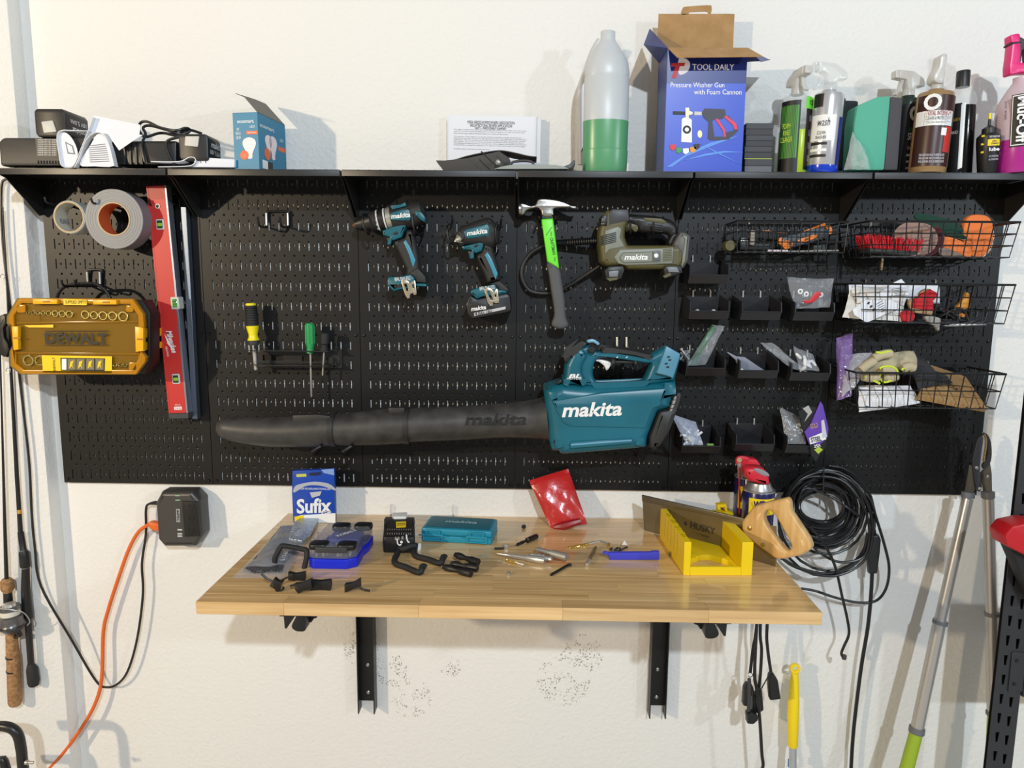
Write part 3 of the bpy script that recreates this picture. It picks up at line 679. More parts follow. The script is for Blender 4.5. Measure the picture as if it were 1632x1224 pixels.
# chrome and blue bottle
Y = -.125; r = 24 * px(Y, 1315, 220)
t, o, ax, ln = bottle('spray_bottle', 'chrome-look spray bottle with blue base and clear trigger', 'bottle', 1309, 1322, 150, Y, r, 0, 0, None)
obj('bottle_body', G().lathe([(r * .94, 0), (r, .004), (r, ln * .92), (r * .92, ln * .98), (r * .5, ln), (r * .46, ln + .006)], o, ax, 24), mat('chrome_film', (214, 214, 216), .24, .6), t)
obj('blue_base', G().lathe([(r * .95, -.0004), (r * 1.01, .004), (r * 1.012, .016)], o, ax, 24), mat('cobalt', (18, 60, 190), .2, coat=.5), t)
wrap(t, 'label_blue', o, ax, r, .016, ln * .68, 28, 50, mat('navy_print', (20, 30, 120), .3)); wrap(t, 'label_black', o, ax, r, .016, ln * .92, 50, 88, BLKP)
wrap(t, 'label_white', o, ax, r, ln * .38, ln * .7, -80, 14, WHT); wrap(t, 'label_black', o, ax, r, ln * .8, ln * .96, -80, -40, BLKP)
for h in (.33, .25, .18): wrap(t, 'label_strip', o, ax, r, ln * h, ln * h + .006, -75, -12, BLKP if h != .25 else WHT)
wtxt(t, 'wash', o, ax, r, ln * .61, -30, .026, .018, BLKP, shear=.3); wtxt(t, 'CLEAN\nWASHER', o, ax, r, ln * .45, -36, .024, .018, BLKP)
trigger_head(t, o + ax * (ln + .004), ax, 1.15, (-1, -.12, 0), CLRB)
# sponges
t = obj('scrub_pad', G().prism(rnd(Q([(1342, 162), (1364, 163), (1362, 271), (1338, 271)], -.06), .005), -.075, -.045, .004), mat('black_foam', (44, 48, 50), .95, bump=(500, .6)), label='black foam scrub pad standing behind the clear plastic wrap', cat='sponge')
Y = -.128; zb = ZS
t = thing('sponge_block', 'pale green and dark grey sponge block in torn clear wrap', 'sponge', on_shelf(1405, Y))
zz = lambda v: max(zs(v, Y, 1400), ZS)
D = Zm(1230, 40, 4.06)
gp = Q(D([(556, 520), (690, 462), (770, 458), (728, 938), (520, 940), (535, 640)]), Y); gp = [(a, max(b, ZS + .0005)) for a, b in gp]
obj('green_foam', G().prism(rnd(gp, .004), Y, Y + .055, .003), mat('mint_foam', (88, 172, 146), .9, bump=(400, .3)), t)
gp = Q(D([(770, 462), (850, 470), (815, 938), (728, 938)]), Y); gp = [(a, max(b, ZS + .0005)) for a, b in gp]
obj('grey_foam', G().prism(rnd(gp, .004), Y, Y + .055, .003), mat('grey_foam', (78, 76, 80), .95, bump=(500, .6)), t)
obj('plastic_wrap', G().pillow([U(*D(470, 935), Y - .012), U(*D(640, 935), Y - .012), U(*D(600, 800), Y - .01), U(*D(520, 690), Y - .006)], .02, .004, 14, 5), mat('crinkled_wrap', (226, 228, 228), .08, alpha=.26, spec=1, bump=(160, .9, .006)), t)
# wrap bottle 3, behind the grey foam
Y = -.055; r = 21 * px(Y, 1450, 220)
t, o, ax, ln = bottle('spray_bottle', 'black labelled spray bottle with frosted trigger behind the brown bottle', 'bottle', 1440, 1447, 158, Y, r, 0, 0, None)
obj('bottle_body', G().lathe([(r * .94, 0), (r, .004), (r, ln * .92), (r * .9, ln * .98), (r * .5, ln), (r * .46, ln + .006)], o, ax, 24), mat('dark_bottle', (40, 52, 46), .2), t)
wrap(t, 'label_black', o, ax, r, .004, ln * .9, -60, 80, BLKP)
def seal(t, o, ax, r, h, a, s):
    wtxt(t, 'O', o, ax, r + .0003, h, a, s, s, WHT, bold=.03); wtxt(t, 'CHEMICAL', o, ax, r + .0006, h + s * .34, a, s * .62, s * .14, WHT); wtxt(t, 'GUYS', o, ax, r + .0006, h - s * .36, a, s * .4, s * .14, WHT)
seal(t, o, ax, r, ln * .78, 10, .036)
wtxt(t, 'HYDRO', o, ax, r, ln * .58, 8, .03, .012, mat('hydro_green', (60, 160, 80), .5), shear=.2); wtxt(t, 'SPEED', o, ax, r, ln * .5, 8, .034, .016, WHT, bold=.02); wtxt(t, 'CERAMIC\nQUICK DETAILER', o, ax, r, ln * .38, 8, .034, .016, WHT)
for h in (.26, .18, .1): wrap(t, 'label_strip', o, ax, r, ln * h, ln * h + .005, -20, 40, WHT, off=.0008)
trigger_head(t, o + ax * (ln + .003), ax, 1.1, (-1, -.15, 0))
# brown interior bottle
Y = -.128; r = 27.5 * px(Y, 1480, 220)
t, o, ax, ln = bottle('spray_bottle', 'brown spray bottle with white and red interior label', 'bottle', 1477, 1492, 149, Y, r, 0, 0, None)
obj('bottle_body', G().lathe([(r * .95, 0), (r, .004), (r, ln * .93), (r * .92, ln * .985), (r * .45, ln), (r * .42, ln + .006)], o, ax, 26), mat('amber_bottle', (150, 122, 84), .12), t)
wrap(t, 'label_brown', o, ax, r, ln * .07, ln * .93, -85, 62, mat('umber_print', (58, 28, 22), .35))
wrap(t, 'label_white', o, ax, r, ln * .56, ln * .74, -85, 40, WHT, off=.0008); wrap(t, 'label_red', o, ax, r, ln * .24, ln * .55, 12, 42, mat('label_red', (196, 44, 38), .5), off=.0008)
seal(t, o, ax, r, ln * .84, -34, .036)
wtxt(t, 'TOTAL INTERIOR', o, ax, r + .0008, ln * .705, -14, .052, .010, mat('red_text', (150, 30, 30), .5), bold=.01); wtxt(t, 'CLEANER & PROTECTANT', o, ax, r + .0008, ln * .645, -14, .052, .007, BLKP); wtxt(t, 'Safely cleans, Streak-free & Shine', o, ax, r + .0008, ln * .595, -14, .048, .005, BLKP)
wrap(t, 'round_seal', o, ax, r, ln * .44, ln * .53, 0, 18, WHT, off=.0012)
for h in (.2, .16, .12): wtxt(t, 'FOR LEATHER VINYL RUBBER GLASS', o, ax, r, ln * h, -20, .05, .005, mat('pale_print', (206, 204, 214), .5))
obj('collar', G().lathe([(.0125, 0), (.0125, .02), (.011, .022)], o + ax * (ln + .004), ax, 18), NOZ, t)
hp = Q(cr([(1484, 134), (1482, 124), (1490, 108), (1492, 94), (1497, 89), (1503, 89), (1504, 98), (1500, 112), (1501, 122), (1497, 136)], 3, True), Y)
obj('trigger_shroud', G().prism(hp, Y - .018, Y + .018, .006), NOZ, t)
# black cap bottle
Y = -.098; r = 21 * px(Y, 1530, 220)
t, o, ax, ln = bottle('polish_bottle', 'clear bottle of black liquid with tall black cap', 'bottle', 1526, 1534, 140, Y, r, 0, 0, None)
obj('bottle_body', G().lathe([(r * .95, 0), (r, .004), (r, ln * .86), (r * .85, ln * .93), (r * .45, ln), (r * .4, ln + .004)], o, ax, 24), CLRB, t)
obj('liquid', G().lathe([(r * .955, -.0003), (r * 1.004, .004), (r * 1.004, ln * .78)], o, ax, 24), mat('black_liquid', (12, 12, 12), .12), t)
obj('cap', G().lathe([(.0145, 0), (.0145, .034), (.0135, .036)], o + ax * ln, ax, 20), BLK, t)
wrap(t, 'label_black', o, ax, r, .006, ln * .8, -88, -28, BLKP); wrap(t, 'label_edge', o, ax, r, .012, ln * .78, -30, -14, WHT, off=.0007, slant=.004)
wtxt(t, 'Meguiars', o, ax, r, ln * .62, -56, .03, .012, mat('gold_text', (206, 170, 50), .5), shear=.3); wtxt(t, 'BRAND', o, ax, r, ln * .48, -56, .022, .007, WHT)
# lube
Y = -.142; r = 17 * px(Y, 1575, 250)
t, o, ax, ln = bottle('lube_bottle', 'small black dropper bottle with yellow tip and yellow chain lube label', 'bottle', 1573, 1576, 214, Y, r, 0, 0, None)
obj('bottle_body', G().lathe([(r * .72, 0), (r * .8, .003), (r, ln * .75), (r, ln * .92), (r * .7, ln)], o, ax, 20), BLK, t)
obj('cap', G().lathe([(r * .62, 0), (r * .6, .011), (r * .42, .014), (.0035, .018), (.0028, .032)], o + ax * ln, ax, 18), BLK, t)
obj('tip', G().lathe([(.0032, 0), (.0026, .013)], o + ax * (ln + .032), ax, 12), YEL, t)
wtxt(t, 'DRY WEATHER', o, ax, r, ln * .88, -5, .022, .004, WHT); wrap(t, 'label_yellow', o, ax, r, ln * .66, ln * .82, -35, 28, YEL, off=.0004); wtxt(t, 'DRY\nCHAIN', o, ax, r + .0006, ln * .74, -4, .016, .009, BLKP, bold=.02)
wtxt(t, 'lube', o, ax, r, ln * .57, -4, .022, .008, WHT, bold=.03)
for h, a in ((.9, 52), (.75, 56), (.6, 58), (.45, 56), (.9, -58), (.7, -60), (.5, -60)): wrap(t, 'label_dash', o, ax, r * (.86 + h * .14), ln * h, ln * h + .004, a - 8, a + 8, YEL, off=.0008)
for h in (.4, .32): wtxt(t, 'ALL CONDITIONS', o, ax, r * .94, ln * h, -4, .02, .004, mat('pale_print', (206, 204, 214), .5))
# pink cleaner
Y = -.128; r = 36 * px(Y, 1625, 230)
t, o, ax, ln = bottle('cleaner_bottle', 'large bottle of pink cleaner with bright pink trigger at the right end of the shelf', 'bottle', 1621, 1628, 133, Y, r, 0, 0, None)
obj('bottle_body', G().lathe([(r * .96, 0), (r, .004), (r * .98, ln * .62), (r * .88, ln * .78), (r * .5, ln * .94), (r * .34, ln), (r * .34, ln + .01)], o, ax, 28), mat('pink_clear', (214, 190, 200), .2, alpha=.9), t)
obj('liquid', G().lathe([(r * .965, -.0003), (r * 1.004, .004), (r * 1.002, ln * .36)], o, ax, 28), mat('magenta_liquid', (176, 44, 140), .25), t)
wrap(t, 'label_black', o, ax, r, ln * .27, ln * .83, -52, -4, BLKP, off=.0012); wrap(t, 'label_frame', o, ax, r, ln * .285, ln * .295, -50, -6, WHT, off=.0016); wrap(t, 'label_frame', o, ax, r, ln * .81, ln * .82, -50, -6, WHT, off=.0016)
for a in (-50, -7): wrap(t, 'label_frame', o, ax, r, ln * .285, ln * .82, a, a + 1.6, WHT, n=2, off=.0016)
wtxt(t, 'Muc-Off', o, ax, r + .004, ln * .55, -28, .100, .022, WHT, vert=True, bold=.03); wtxt(t, 'Just wash', o, ax, r + .001, ln * .68, -64, .04, .007, BLKP, vert=True); wtxt(t, 'simply spray off, or wow!', o, ax, r + .001, ln * .6, 8, .07, .007, BLKP, vert=True)
PNK = mat('hot_pink', (226, 40, 120), .35)
D = Zm(1400, 0, 7.034)
obj('trigger_neck', G().prism(rnd(Q(D([(1430, 860), (1428, 760), (1445, 640), (1460, 480), (1550, 470), (1555, 620), (1550, 720), (1760, 720), (1760, 830), (1540, 835)]), Y), .004), Y - .014, Y + .014, .004), PNK, t)
obj('nozzle', G().prism(rnd(Q(D([(1444, 410), (1530, 392), (1552, 410), (1548, 490), (1450, 498)]), Y), .003), Y - .013, Y + .013, .003), PNK, t)
obj('nozzle_band', G().prism(Q(D([(1448, 498), (1552, 488), (1552, 505), (1450, 520)]), Y), Y - .0142, Y + .0142), BLKP, t)
obj('trigger_lever', G().prism(rnd(Q(D([(1552, 420), (1700, 500), (1760, 620), (1760, 720), (1640, 720), (1630, 600), (1590, 560), (1560, 720), (1556, 480)]), Y), .003), Y - .009, Y + .009, .002), DGR, t)
# ================================================================ tools on the pegboard
def P3(l): return [U(u, v, y) for u, v, y in l]
def pr(name, l, Y, th, m, t, b=.0, sm=0, rn=0, holes=None, seg=2, **k):
    """outline (pixels) on the plane Y, thickness th centred on it"""
    q = Q(cr(l, sm, True) if sm else l, Y)
    if rn: q = rnd(q, rn)
    L = [q] + [Q(cr(h, sm or 3, True) if (sm or k.get('hs')) else h, Y) for h in (holes or [])]
    k.pop('hs', None)
    return obj(name, G().prism(L, Y - th / 2, Y + th / 2, b, seg), m, t, **k)
def peg_hook(t, u, v, m=WIRE, down=26, out=.09, gap=9, tip=8, r=.0028):
    """double-prong hook: bar across, two arms out of the board with turned-up tips"""
    obj('hook_bar', G().tube(cr(P3([(u - gap, v + down, -.004), (u - gap, v, -.006), (u - gap + 2, v - 3, -.006), (u + gap - 2, v - 3, -.006), (u + gap, v, -.006), (u + gap, v + down, -.004)]), 3), r), m, t)
    for s in (-1, 1):
        a = U(u + s * gap, v + down, -.004); k = px(0, u, v)
        obj('hook_arm', G().tube(cr([a, a + Vector((0, -out * .5, -.002)), a + Vector((0, -out, 0)), a + Vector((0, -out - .008, tip * k)), ], 4), r), m, t)
        obj('peg', G().tube([a + Vector((0, .004, .03)), a + Vector((0, -.003, .034)), a + Vector((0, -.004, .004))], r * .9), STD, t)
# tape rolls
def tape(name, label, u, v, ro, ri, Yf, w_, mo, mi, face, words, wm):
    k = px(Yf, u, v); o = U(u, v, Yf)
    t = thing(name, label, 'tape', o - Vector((0, 0, ro * k)))
    n = 40
    g = G().prism([circ(o.x, o.z, ro * k, n), circ(o.x, o.z, ri * k, n)], Yf, Yf + w_, .001, 1); obj('tape_winding', g, mo, t)
    obj('core', G().prism([circ(o.x, o.z, ri * k + .0003, n), circ(o.x, o.z, ri * k - .0028, n)], Yf - .0006, Yf + w_ + .0005), mi, t)
    obj('core_rim', G().prism([circ(o.x, o.z, ri * k + .0004, n), circ(o.x, o.z, ri * k - .003, n)], Yf - .001, Yf - .0004), mat('kraft_rim', (196, 170, 134), .8), t)
    r_ = ri * k - .0032; a = math.radians(190 if words else 180)
    return t, o, k
DUCT = mat('duct_tape_grey', (128, 130, 134), .45)
nt = DUCT.node_tree
t, o, k = tape('duct_tape', 'wide roll of grey duct tape with orange core on the pegboard', 181.5, 349, 46.5, 26, -.092, .048, DUCT, mat('orange_core', (204, 96, 46), .7), None, False, None)
for i, r_ in enumerate((30, 34.5, 38, 42)):
    obj('winding_line', G().prism([circ(o.x, o.z, r_ * k, 40), circ(o.x, o.z, r_ * k - .0005, 40)], -.0923, -.0919), mat('tape_line', (112, 114, 118), .5), t)
tu, to, tk = tape('tape_core', 'nearly used up roll of white tape on a hook beside the duct tape', 110, 346, 25.5, 24, -.092, .045, mat('white_tape', (196, 198, 190), .5), mat('white_core', (200, 198, 184), .7), None, False, None)
txt(tu, 'ULINE', MP(to + Vector((-.030, .025, -.008)), (.35, 1, 0), (0, 0, 1)), .03, .012, mat('navy_text', (60, 70, 110), .5))
def single_hook(label, u, v, out=.12, tipk=.012, Y0=-.0015, r=.0026):
    a = U(u, v, Y0)
    return obj('peg_hook', G().tube(cr([a + Vector((0, 0, .014)), a + Vector((0, -.003, .003)), a, a + Vector((0, -out * .6, .0)), a + Vector((0, -out, .001)), a + Vector((0, -out - .006, tipk))], 4), r), WIRE, label=label, cat='hook', group='single pegboard hooks')
h = U(181.5, 349 - 25, -.105); single_hook('black hook holding the grey duct tape roll', 186, 331, .10)
single_hook('black hook holding the white tape core', 116.5, 330, .10)
single_hook('black hook holding the red level', 256, 330.5, .05)
# level
D1 = Zm(60, 240, 5.44); D2 = Zm(0, 400, 4.08)
Yl = -.05; LR = mat('level_red', (196, 44, 40), .42); LRD = mat('level_red_dark', (150, 28, 28), .45)
t = thing('spirit_level', 'red spirit level hanging upright on the pegboard', 'level', U(285, 668, Yl))
A = U(*D1(938, 305), Yl); B = U(*D1(1115, 300), Yl); Cc = U(*D2(1225, 1085), Yl); Dd = U(*D2(1100, 1085), Yl)
ax = ((A + B) / 2 - (Cc + Dd) / 2); ln = ax.length; ML = MP((Cc + Dd) / 2, ax.cross(Vector((0, 1, 0))) * -1, ax)
wl = .5 * ((A - B).length + (Cc - Dd).length)
if (ML.to_3x3() @ Vector((1, 0, 0))).x < 0: ML = MP((Cc + Dd) / 2, ax.cross(Vector((0, 1, 0))), ax)
def lev(name, x0, x1, z0, z1, y0, y1, m, b=0): g = G().box(x0, x1, y0, y1, z0, z1, b, 1); g.xf(ML); return obj(name, g, m, t)
h_ = wl / 2; dp = .026
lev('level_web', -h_ + .004, h_ - .004, .012, ln, .003, dp - .002, LR); lev('edge_flange', -h_, -h_ + .005, .012, ln, 0, dp, LR, .0006); lev('edge_flange', h_ - .005, h_, .012, ln, 0, dp, mat('level_side_silver', (150, 156, 168), .35, .7), .0006)
g = G().prism([rect(-h_ + .005, .013, h_ - .005, ln - .001)], .0004, .003); g.xf(ML); obj('level_face', g, LR, t)
lev('end_cap', -h_ - .0005, h_ + .0005, -.002, .012, -.0005, dp, DGR, .001)
def ml(p): q = ML.inverted() @ U(*p, Yl); return q.x, q.z
for c, s_ in ((D1(1062, 640), (.020, .026)), (D2(1145, 832), (.020, .026))):
    x, z = ml(c)
    lev('vial_frame', x - s_[0] / 2, x + s_[0] / 2, z - s_[1] / 2, z + s_[1] / 2, -.0022, .004, mat('vial_white', (206, 206, 200), .4), .002)
    lev('vial_window', x - .0068, x + .0068, z - .0095, z + .0095, -.0028, 0, mat('vial_dark', (30, 60, 34), .3))
    lev('vial', x - .0062, x + .0062, z - .005, z + .004, -.0034, 0, mat('vial_green', (150, 205, 50), .15, coat=.5), .001)
x, z = ml(D2(1140, 338)); lev('vial_frame', x - .011, x + .010, z - .016, z + .015, -.003, dp - .001, mat('vial_white', (206, 206, 200), .4), .002); lev('vial', x - .006, x + .006, z - .011, z + .010, -.0042, 0, mat('vial_green2', (70, 150, 60), .15, coat=.5), .001)
for zz in (-.0085, .0085): lev('vial_line', x - .006, x + .006, z + zz * .4, z + zz * .4 + .0012, -.0046, -.004, BLKP)
x, z = ml(D1(1040, 482)); g = G().prism([circ(x, z, .0062, 16), circ(x, z, .0038, 16)], -.001, .002); g.xf(ML); obj('hang_eyelet', g, mat('eyelet', (214, 206, 190), .5), t); g = G().prism(circ(x, z, .0039, 14), -.0004, .001); g.xf(ML); obj('hang_hole', g, BLKP, t)
x, z = ml(D2(1112, 590)); Mw = ML @ Matrix.Translation((x + .002, -.0004, z)); q = Mw @ Matrix.Rotation(math.radians(72), 4, 'Y')
txt(t, 'Milwaukee', Mw @ Matrix.Rotation(math.radians(80), 4, 'Y'), .058, .015, WHT, shear=.35, bold=.02)
x2, z2 = ml(D2(1100, 598)); g = G().prism([(x2 + .0105, z2 - .022), (x2 - .002, z2 + .004), (x2 + .001, z2 + .003), (x2 - .010, z2 + .024), (x2 - .004, z2 + .0), (x2 - .006, z2 + .001)], -.0004, .0003); g.xf(ML); obj('lightning_mark', g, WHT, t)
x, z = ml(D2(1088, 655)); txt(t, 'REDSTICK', ML @ Matrix.Translation((x, -.0004, z)) @ Matrix.Rotation(math.radians(84), 4, 'Y'), .026, .005, WHT)
x, z = ml(D2(1158, 1020)); lev('label_panel', x - .010, x + .010, z - .005, z + .003, -.0004, .001, WHT); txt(t, '24 IN', ML @ Matrix.Translation((x, -.0006, z - .001)), .016, .005, LR); txt(t, 'MADE IN USA', ML @ Matrix.Translation((x, -.0004, z + .008)), .014, .003, WHT)
# second, dark level behind
t2 = obj('box_level', G().box(-.008, .006, 0, .02, .0, ln * .93, .001, 1).xf(MP(U(311, 668, -.024), (1, 0, .0), ax)), mat('blue_grey_aluminium', (120, 130, 146), .35, .8), label='slim grey metal straightedge hanging behind the red level', cat='straightedge')
# case with sockets
Yc = -.145
D = D2
hk = thing('double_hook', 'black double hook above the amber tool case', 'hook', U(150, 440, -.0015)); peg_hook(hk, 151.5, 433, out=.10, down=22, gap=10)
AMB = mat('amber_plastic', (160, 116, 18), .14, alpha=.36, spec=.8); AMBF = mat('amber_frame', (196, 134, 18), .2, alpha=.8); AMBR = mat('amber_ridge', (170, 120, 18), .2, alpha=.5)
CB = mat('case_tray_brown', (118, 102, 50), .6)
out = D([(62, 425), (130, 305), (870, 310), (938, 410), (945, 490), (915, 560), (920, 640), (955, 690), (950, 720), (890, 802), (150, 800), (82, 745), (80, 650), (100, 610), (92, 500), (62, 470)])
t = thing('tool_case', 'amber see-through tool case with sockets hanging over the left edge', 'tool case', U(130, 600, Yc))
pr('case_tray', out, Yc + .018, .024, CB, t, .003)
inn = D([(100, 420), (150, 340), (850, 345), (905, 420), (905, 700), (860, 770), (165, 770), (115, 730)])
pr('lid_frame', out, Yc, .012, AMBF, t, .003, holes=[inn])
pr('lid_window', inn, Yc + .001, .003, AMB, t)
for l in ([(250, 385), (256, 385), (262, 455), (255, 455)], [(110, 462), (900, 452), (900, 464), (110, 474)], [(110, 658), (900, 663), (900, 676), (110, 668)]): pr('lid_ridge', D(l), Yc - .002, .004, AMBR, t, .001)
for l in ([(222, 310), (382, 315), (380, 345), (224, 345)], [(612, 318), (765, 318), (765, 348), (614, 348)], [(85, 490), (128, 490), (130, 640), (98, 645)], [(885, 490), (940, 500), (940, 650), (890, 655)]):
    lt = pr('latch', D(l), Yc - .008, .012, mat('latch_yellow', (238, 176, 16), .35), t, .0015); cx = sum(p[0] for p in l) / 4; cy = sum(p[1] for p in l) / 4
    pr('latch_pull', D([(cx - 22, cy - 5), (cx + 22, cy - 5), (cx + 22, cy + 5), (cx - 22, cy + 5)]), Yc - .0146, .002, mat('latch_ochre', (170, 112, 10), .5), lt)  # pull bar in a darker amber than the latch
GLD = mat('socket_chrome', (206, 190, 120), .25, 1)
for i, (x, y, r_) in enumerate([(193, 400, 11), (226, 402, 13), (258, 403, 14), (292, 404, 15), (328, 405, 17), (370, 407, 21), (416, 408, 22), (462, 410, 23), (565, 413, 28), (622, 417, 27), (680, 420, 29), (742, 422, 30), (810, 425, 33), (195, 710, 36), (268, 712, 33), (757, 741, 13), (792, 741, 14), (824, 742, 13)]):
    c = D(x, y); k = px(Yc + .003, *c) / 4.08
    o_ = U(*c, Yc + .003)
    obj('socket', G().prism([circ(o_.x, o_.z, r_ * k, 16), circ(o_.x, o_.z, r_ * k * .72, 16)], Yc - .0045, Yc + .006, .0006, 1), GLD, t)
pr('bit_driver', D([(160, 483), (270, 482), (350, 478), (350, 498), (270, 497), (190, 497)]), Yc - .001, .004, mat('brass_bit', (230, 196, 70), .3, .8), t)
for (x, y, w_, h2) in ((140, 375, 28, 26), (845, 375, 24, 22), (865, 750, 26, 26)): pr('lid_boss', rnd(D([(x - w_, y - h2), (x + w_, y - h2), (x + w_, y + h2), (x - w_, y + h2)]), 3), Yc - .004, .004, AMBF, t, .001)
DKA = mat('debossed_dark', (46, 42, 28), .6)
tx(t, 'DEWALT', (*D(292, 532), *D(700, 605)), Yc - .0045, DKA, bold=.045)
for y in (518, 610): pr('emblem_bar', D([(290, y), (705, y), (705, y + 4), (290, y + 4)]), Yc - .0035, .001, DKA, t)
YS_ = mat('sticker_yellow', (246, 204, 10), .4)
pr('sticker', D([(272, 678), (728, 685), (728, 795), (280, 790)]), Yc - .0055, .001, YS_, t); pr('sticker', D([(415, 312), (565, 318), (565, 352), (416, 350)]), Yc - .0075, .003, YS_, t)
txt(t, 'DEWALT', MP(U(*D(352, 735), Yc - .0062), (0, 0, 1), (-1, 0, 0)), .033, .006, BLKP, bold=.02)
tx(t, 'SUPPLIED EMPTY', (*D(425, 322), *D(560, 342)), Yc - .0092, BLKP)
pr('sticker_picture', D([(393, 695), (683, 698), (680, 782), (396, 778)]), Yc - .0064, .0006, BLKP, t)
for i, x in enumerate((402, 440, 498, 560, 622)): pr('picture_panel', D([(x, 702), (x + (30 if i == 0 else 52), 702), (x + (30 if i == 0 else 52), 772), (x, 772)]), Yc - .007, .0006, WHT if i == 0 else mat('picture_grey', (120, 112, 84), .5), t)
for i, x in enumerate((466, 524, 586, 648)): pr('picture_tool', D([(x - 15, 765), (x - 8, 720), (x + 14, 712), (x + 4, 740), (x + 10, 765), (x, 748)]), Yc - .0076, .0006, YS_, t)
pr('strap_hook', D([(5, 480), (30, 440), (45, 425), (50, 470), (32, 500), (36, 560), (60, 600), (70, 640), (50, 690), (20, 650), (18, 560), (0, 545)]), Yc + .03, .012, BLK, t, .002)
# second case behind
t = thing('tool_case', 'black and amber tool case hanging behind the socket case', 'tool case', U(240, 600, -.06))
o2 = D([(380, 318), (960, 318), (1010, 400), (1010, 720), (975, 790), (400, 800)])
pr('case_body', o2, -.085, .05, mat('case_black', (34, 26, 22), .5), t, .004)
for l in ([(945, 500), (972, 500), (972, 560), (945, 560)], [(945, 590), (972, 590), (972, 640), (945, 640)]): pr('latch', D(l), -.10, .03, mat('latch_yellow', (238, 176, 16), .35), t, .001)
pr('amber_lid', o2, -.0535, .010, AMBF, t, .003, holes=[D([(420, 360), (930, 360), (970, 430), (970, 690), (930, 750), (430, 755)])])
for l in ([(1000, 505), (1045, 500), (1045, 550), (1005, 560)], [(1015, 590), (1048, 590), (1048, 630), (1018, 635)]): pr('latch', D(l), -.055, .02, mat('latch_yellow', (238, 176, 16), .35), t, .001)
obj('carry_handle', G().tube([U(*p, -.075) for p in cr(D([(370, 312), (385, 270), (440, 225), (600, 212), (680, 250), (720, 312)]), 5)], .004), BLK, t)
# bare double hook, panel 2
hk = thing('double_hook', 'empty black double hook on the second pegboard panel', 'hook', U(438, 360, -.0015)); peg_hook(hk, 443, 340, out=.055, down=22, gap=17, tip=12)
# screwdriver rack
D = Zm(400, 500, 8.744)
t = thing('screwdriver_rack', 'black steel screwdriver rack on the second pegboard panel', 'rack', U(465, 592, -.0015))
RK = mat('rack_black', (40, 39, 38), .3, spec=.7)
Yr = -.0015
za, zb_ = U(465, D(0, 520)[1], -.06).z, U(465, D(0, 722)[1], -.06).z
x0, x1 = xs(396, 560, -.06), xs(D(1075, 0)[0], 560, -.06)
wn = [Q(D([(170, 570), (450, 575), (450, 655), (170, 650)]), Yr), Q(D([(715, 590), (985, 595), (985, 668), (715, 660)]), Yr)]
obj('back_plate', G().prism([rect(x0 + .002, zb_ - .012, x1 + .02, za + .0005)] + wn, Yr - .002, Yr), RK, t)
for z in (za, zb_): obj('rack_ledge', G().box(x0, x1, -.062, Yr - .002, z - .0008, z + .0008).box(x1 - .0005, x1 + .014, -.03, Yr - .002, z - .0008, z + .0008), RK, t)
obj('end_tab', G().box(xs(D(1110, 0)[0], 580, -.01), xs(D(1150, 0)[0], 580, -.01), -.014, Yr, zb_ - .01, zs(D(0, 615)[1], -.01, 530)), RK, t)
def driver(name, label, u0, v0, u1, v1, prof, Y=-.042, n=16, tip=None, group=None):
    """screwdriver: handle rings (radius px, fraction) then shank to a tip"""
    top = U(u0, v0, Y); bot = U(u1, v1, Y); ax = bot - top; ln = ax.length; k = px(Y, u0, v0)
    t = thing(name, label, 'screwdriver', bot, group)
    for nm, seg, m in prof:
        obj(nm, G().lathe([(r_ * k, f * ln) for r_, f in seg], top, ax.normalized(), n), m, t)
    return t, top, ax.normalized(), ln, k
YD = mat('driver_yellow', (240, 222, 30), .35); GRD = mat('driver_green', (40, 150, 84), .35)
t, top, ax, ln, k = driver('screwdriver', 'stubby yellow and black screwdriver in the rack', 399.5, 483, 408, 590, [
    ('handle_cap', [(6.5, 0), (8, .012), (8, .035)], YD), ('grip', [(8.2, .035), (9.3, .1), (9.6, .25), (9.8, .335)], BLK2),
    ('handle_waist', [(9.8, .335), (9.6, .36), (7, .46), (7.2, .5), (9.6, .55)], YD), ('bolster', [(9, .55), (9, .6), (6, .64), (5, .68)], DGR), ('shank', [(3.4, .64), (3.2, .98), (2, 1)], STL)])
for i in range(7): obj('grip_ring', G().lathe([(9.4 * k, 0), (9.9 * k, .0008), (9.4 * k, .0016)], top + ax * ln * (.07 + .036 * i), ax, 18), BLK, t)
for a in (-1.1, .2, 1.5):
    d = Vector((math.sin(a), -math.cos(a), 0)); q = top + ax * ln * .62 + d * .012; obj('bit_prong', G().tube([q, q + ax * .018], .0022, 6), STL, t)
t, top, ax, ln, k = driver('screwdriver', 'green handled screwdriver with long shank in the rack', 493.5, 515, 496.5, 633, [
    ('handle', [(5.5, 0), (7, .012), (7.2, .05), (7.2, .28), (5.6, .33), (6.6, .38), (7, .4)], GRD), ('shank', [(1.7, .4), (1.5, .985), (.8, 1)], STD)])
for i in range(8):
    a = i * math.pi / 4; d = Vector((math.cos(a), math.sin(a), 0)); obj('flute', G().tube([top + ax * ln * .03 + d * 6.9 * k, top + ax * ln * .27 + d * 7.0 * k], .0016, 6), GRD, t)
t, top, ax, ln, k = driver('screwdriver', 'short black handled nut driver at the right end of the rack', 518.5, 531, 514, 599, [
    ('handle', [(6, 0), (7.2, .03), (7.2, .24), (5.4, .27), (5.4, .33), (7.4, .37), (7.4, .42)], BLK2), ('shank', [(1.5, .42), (1.4, .97), (.8, 1)], STD)])
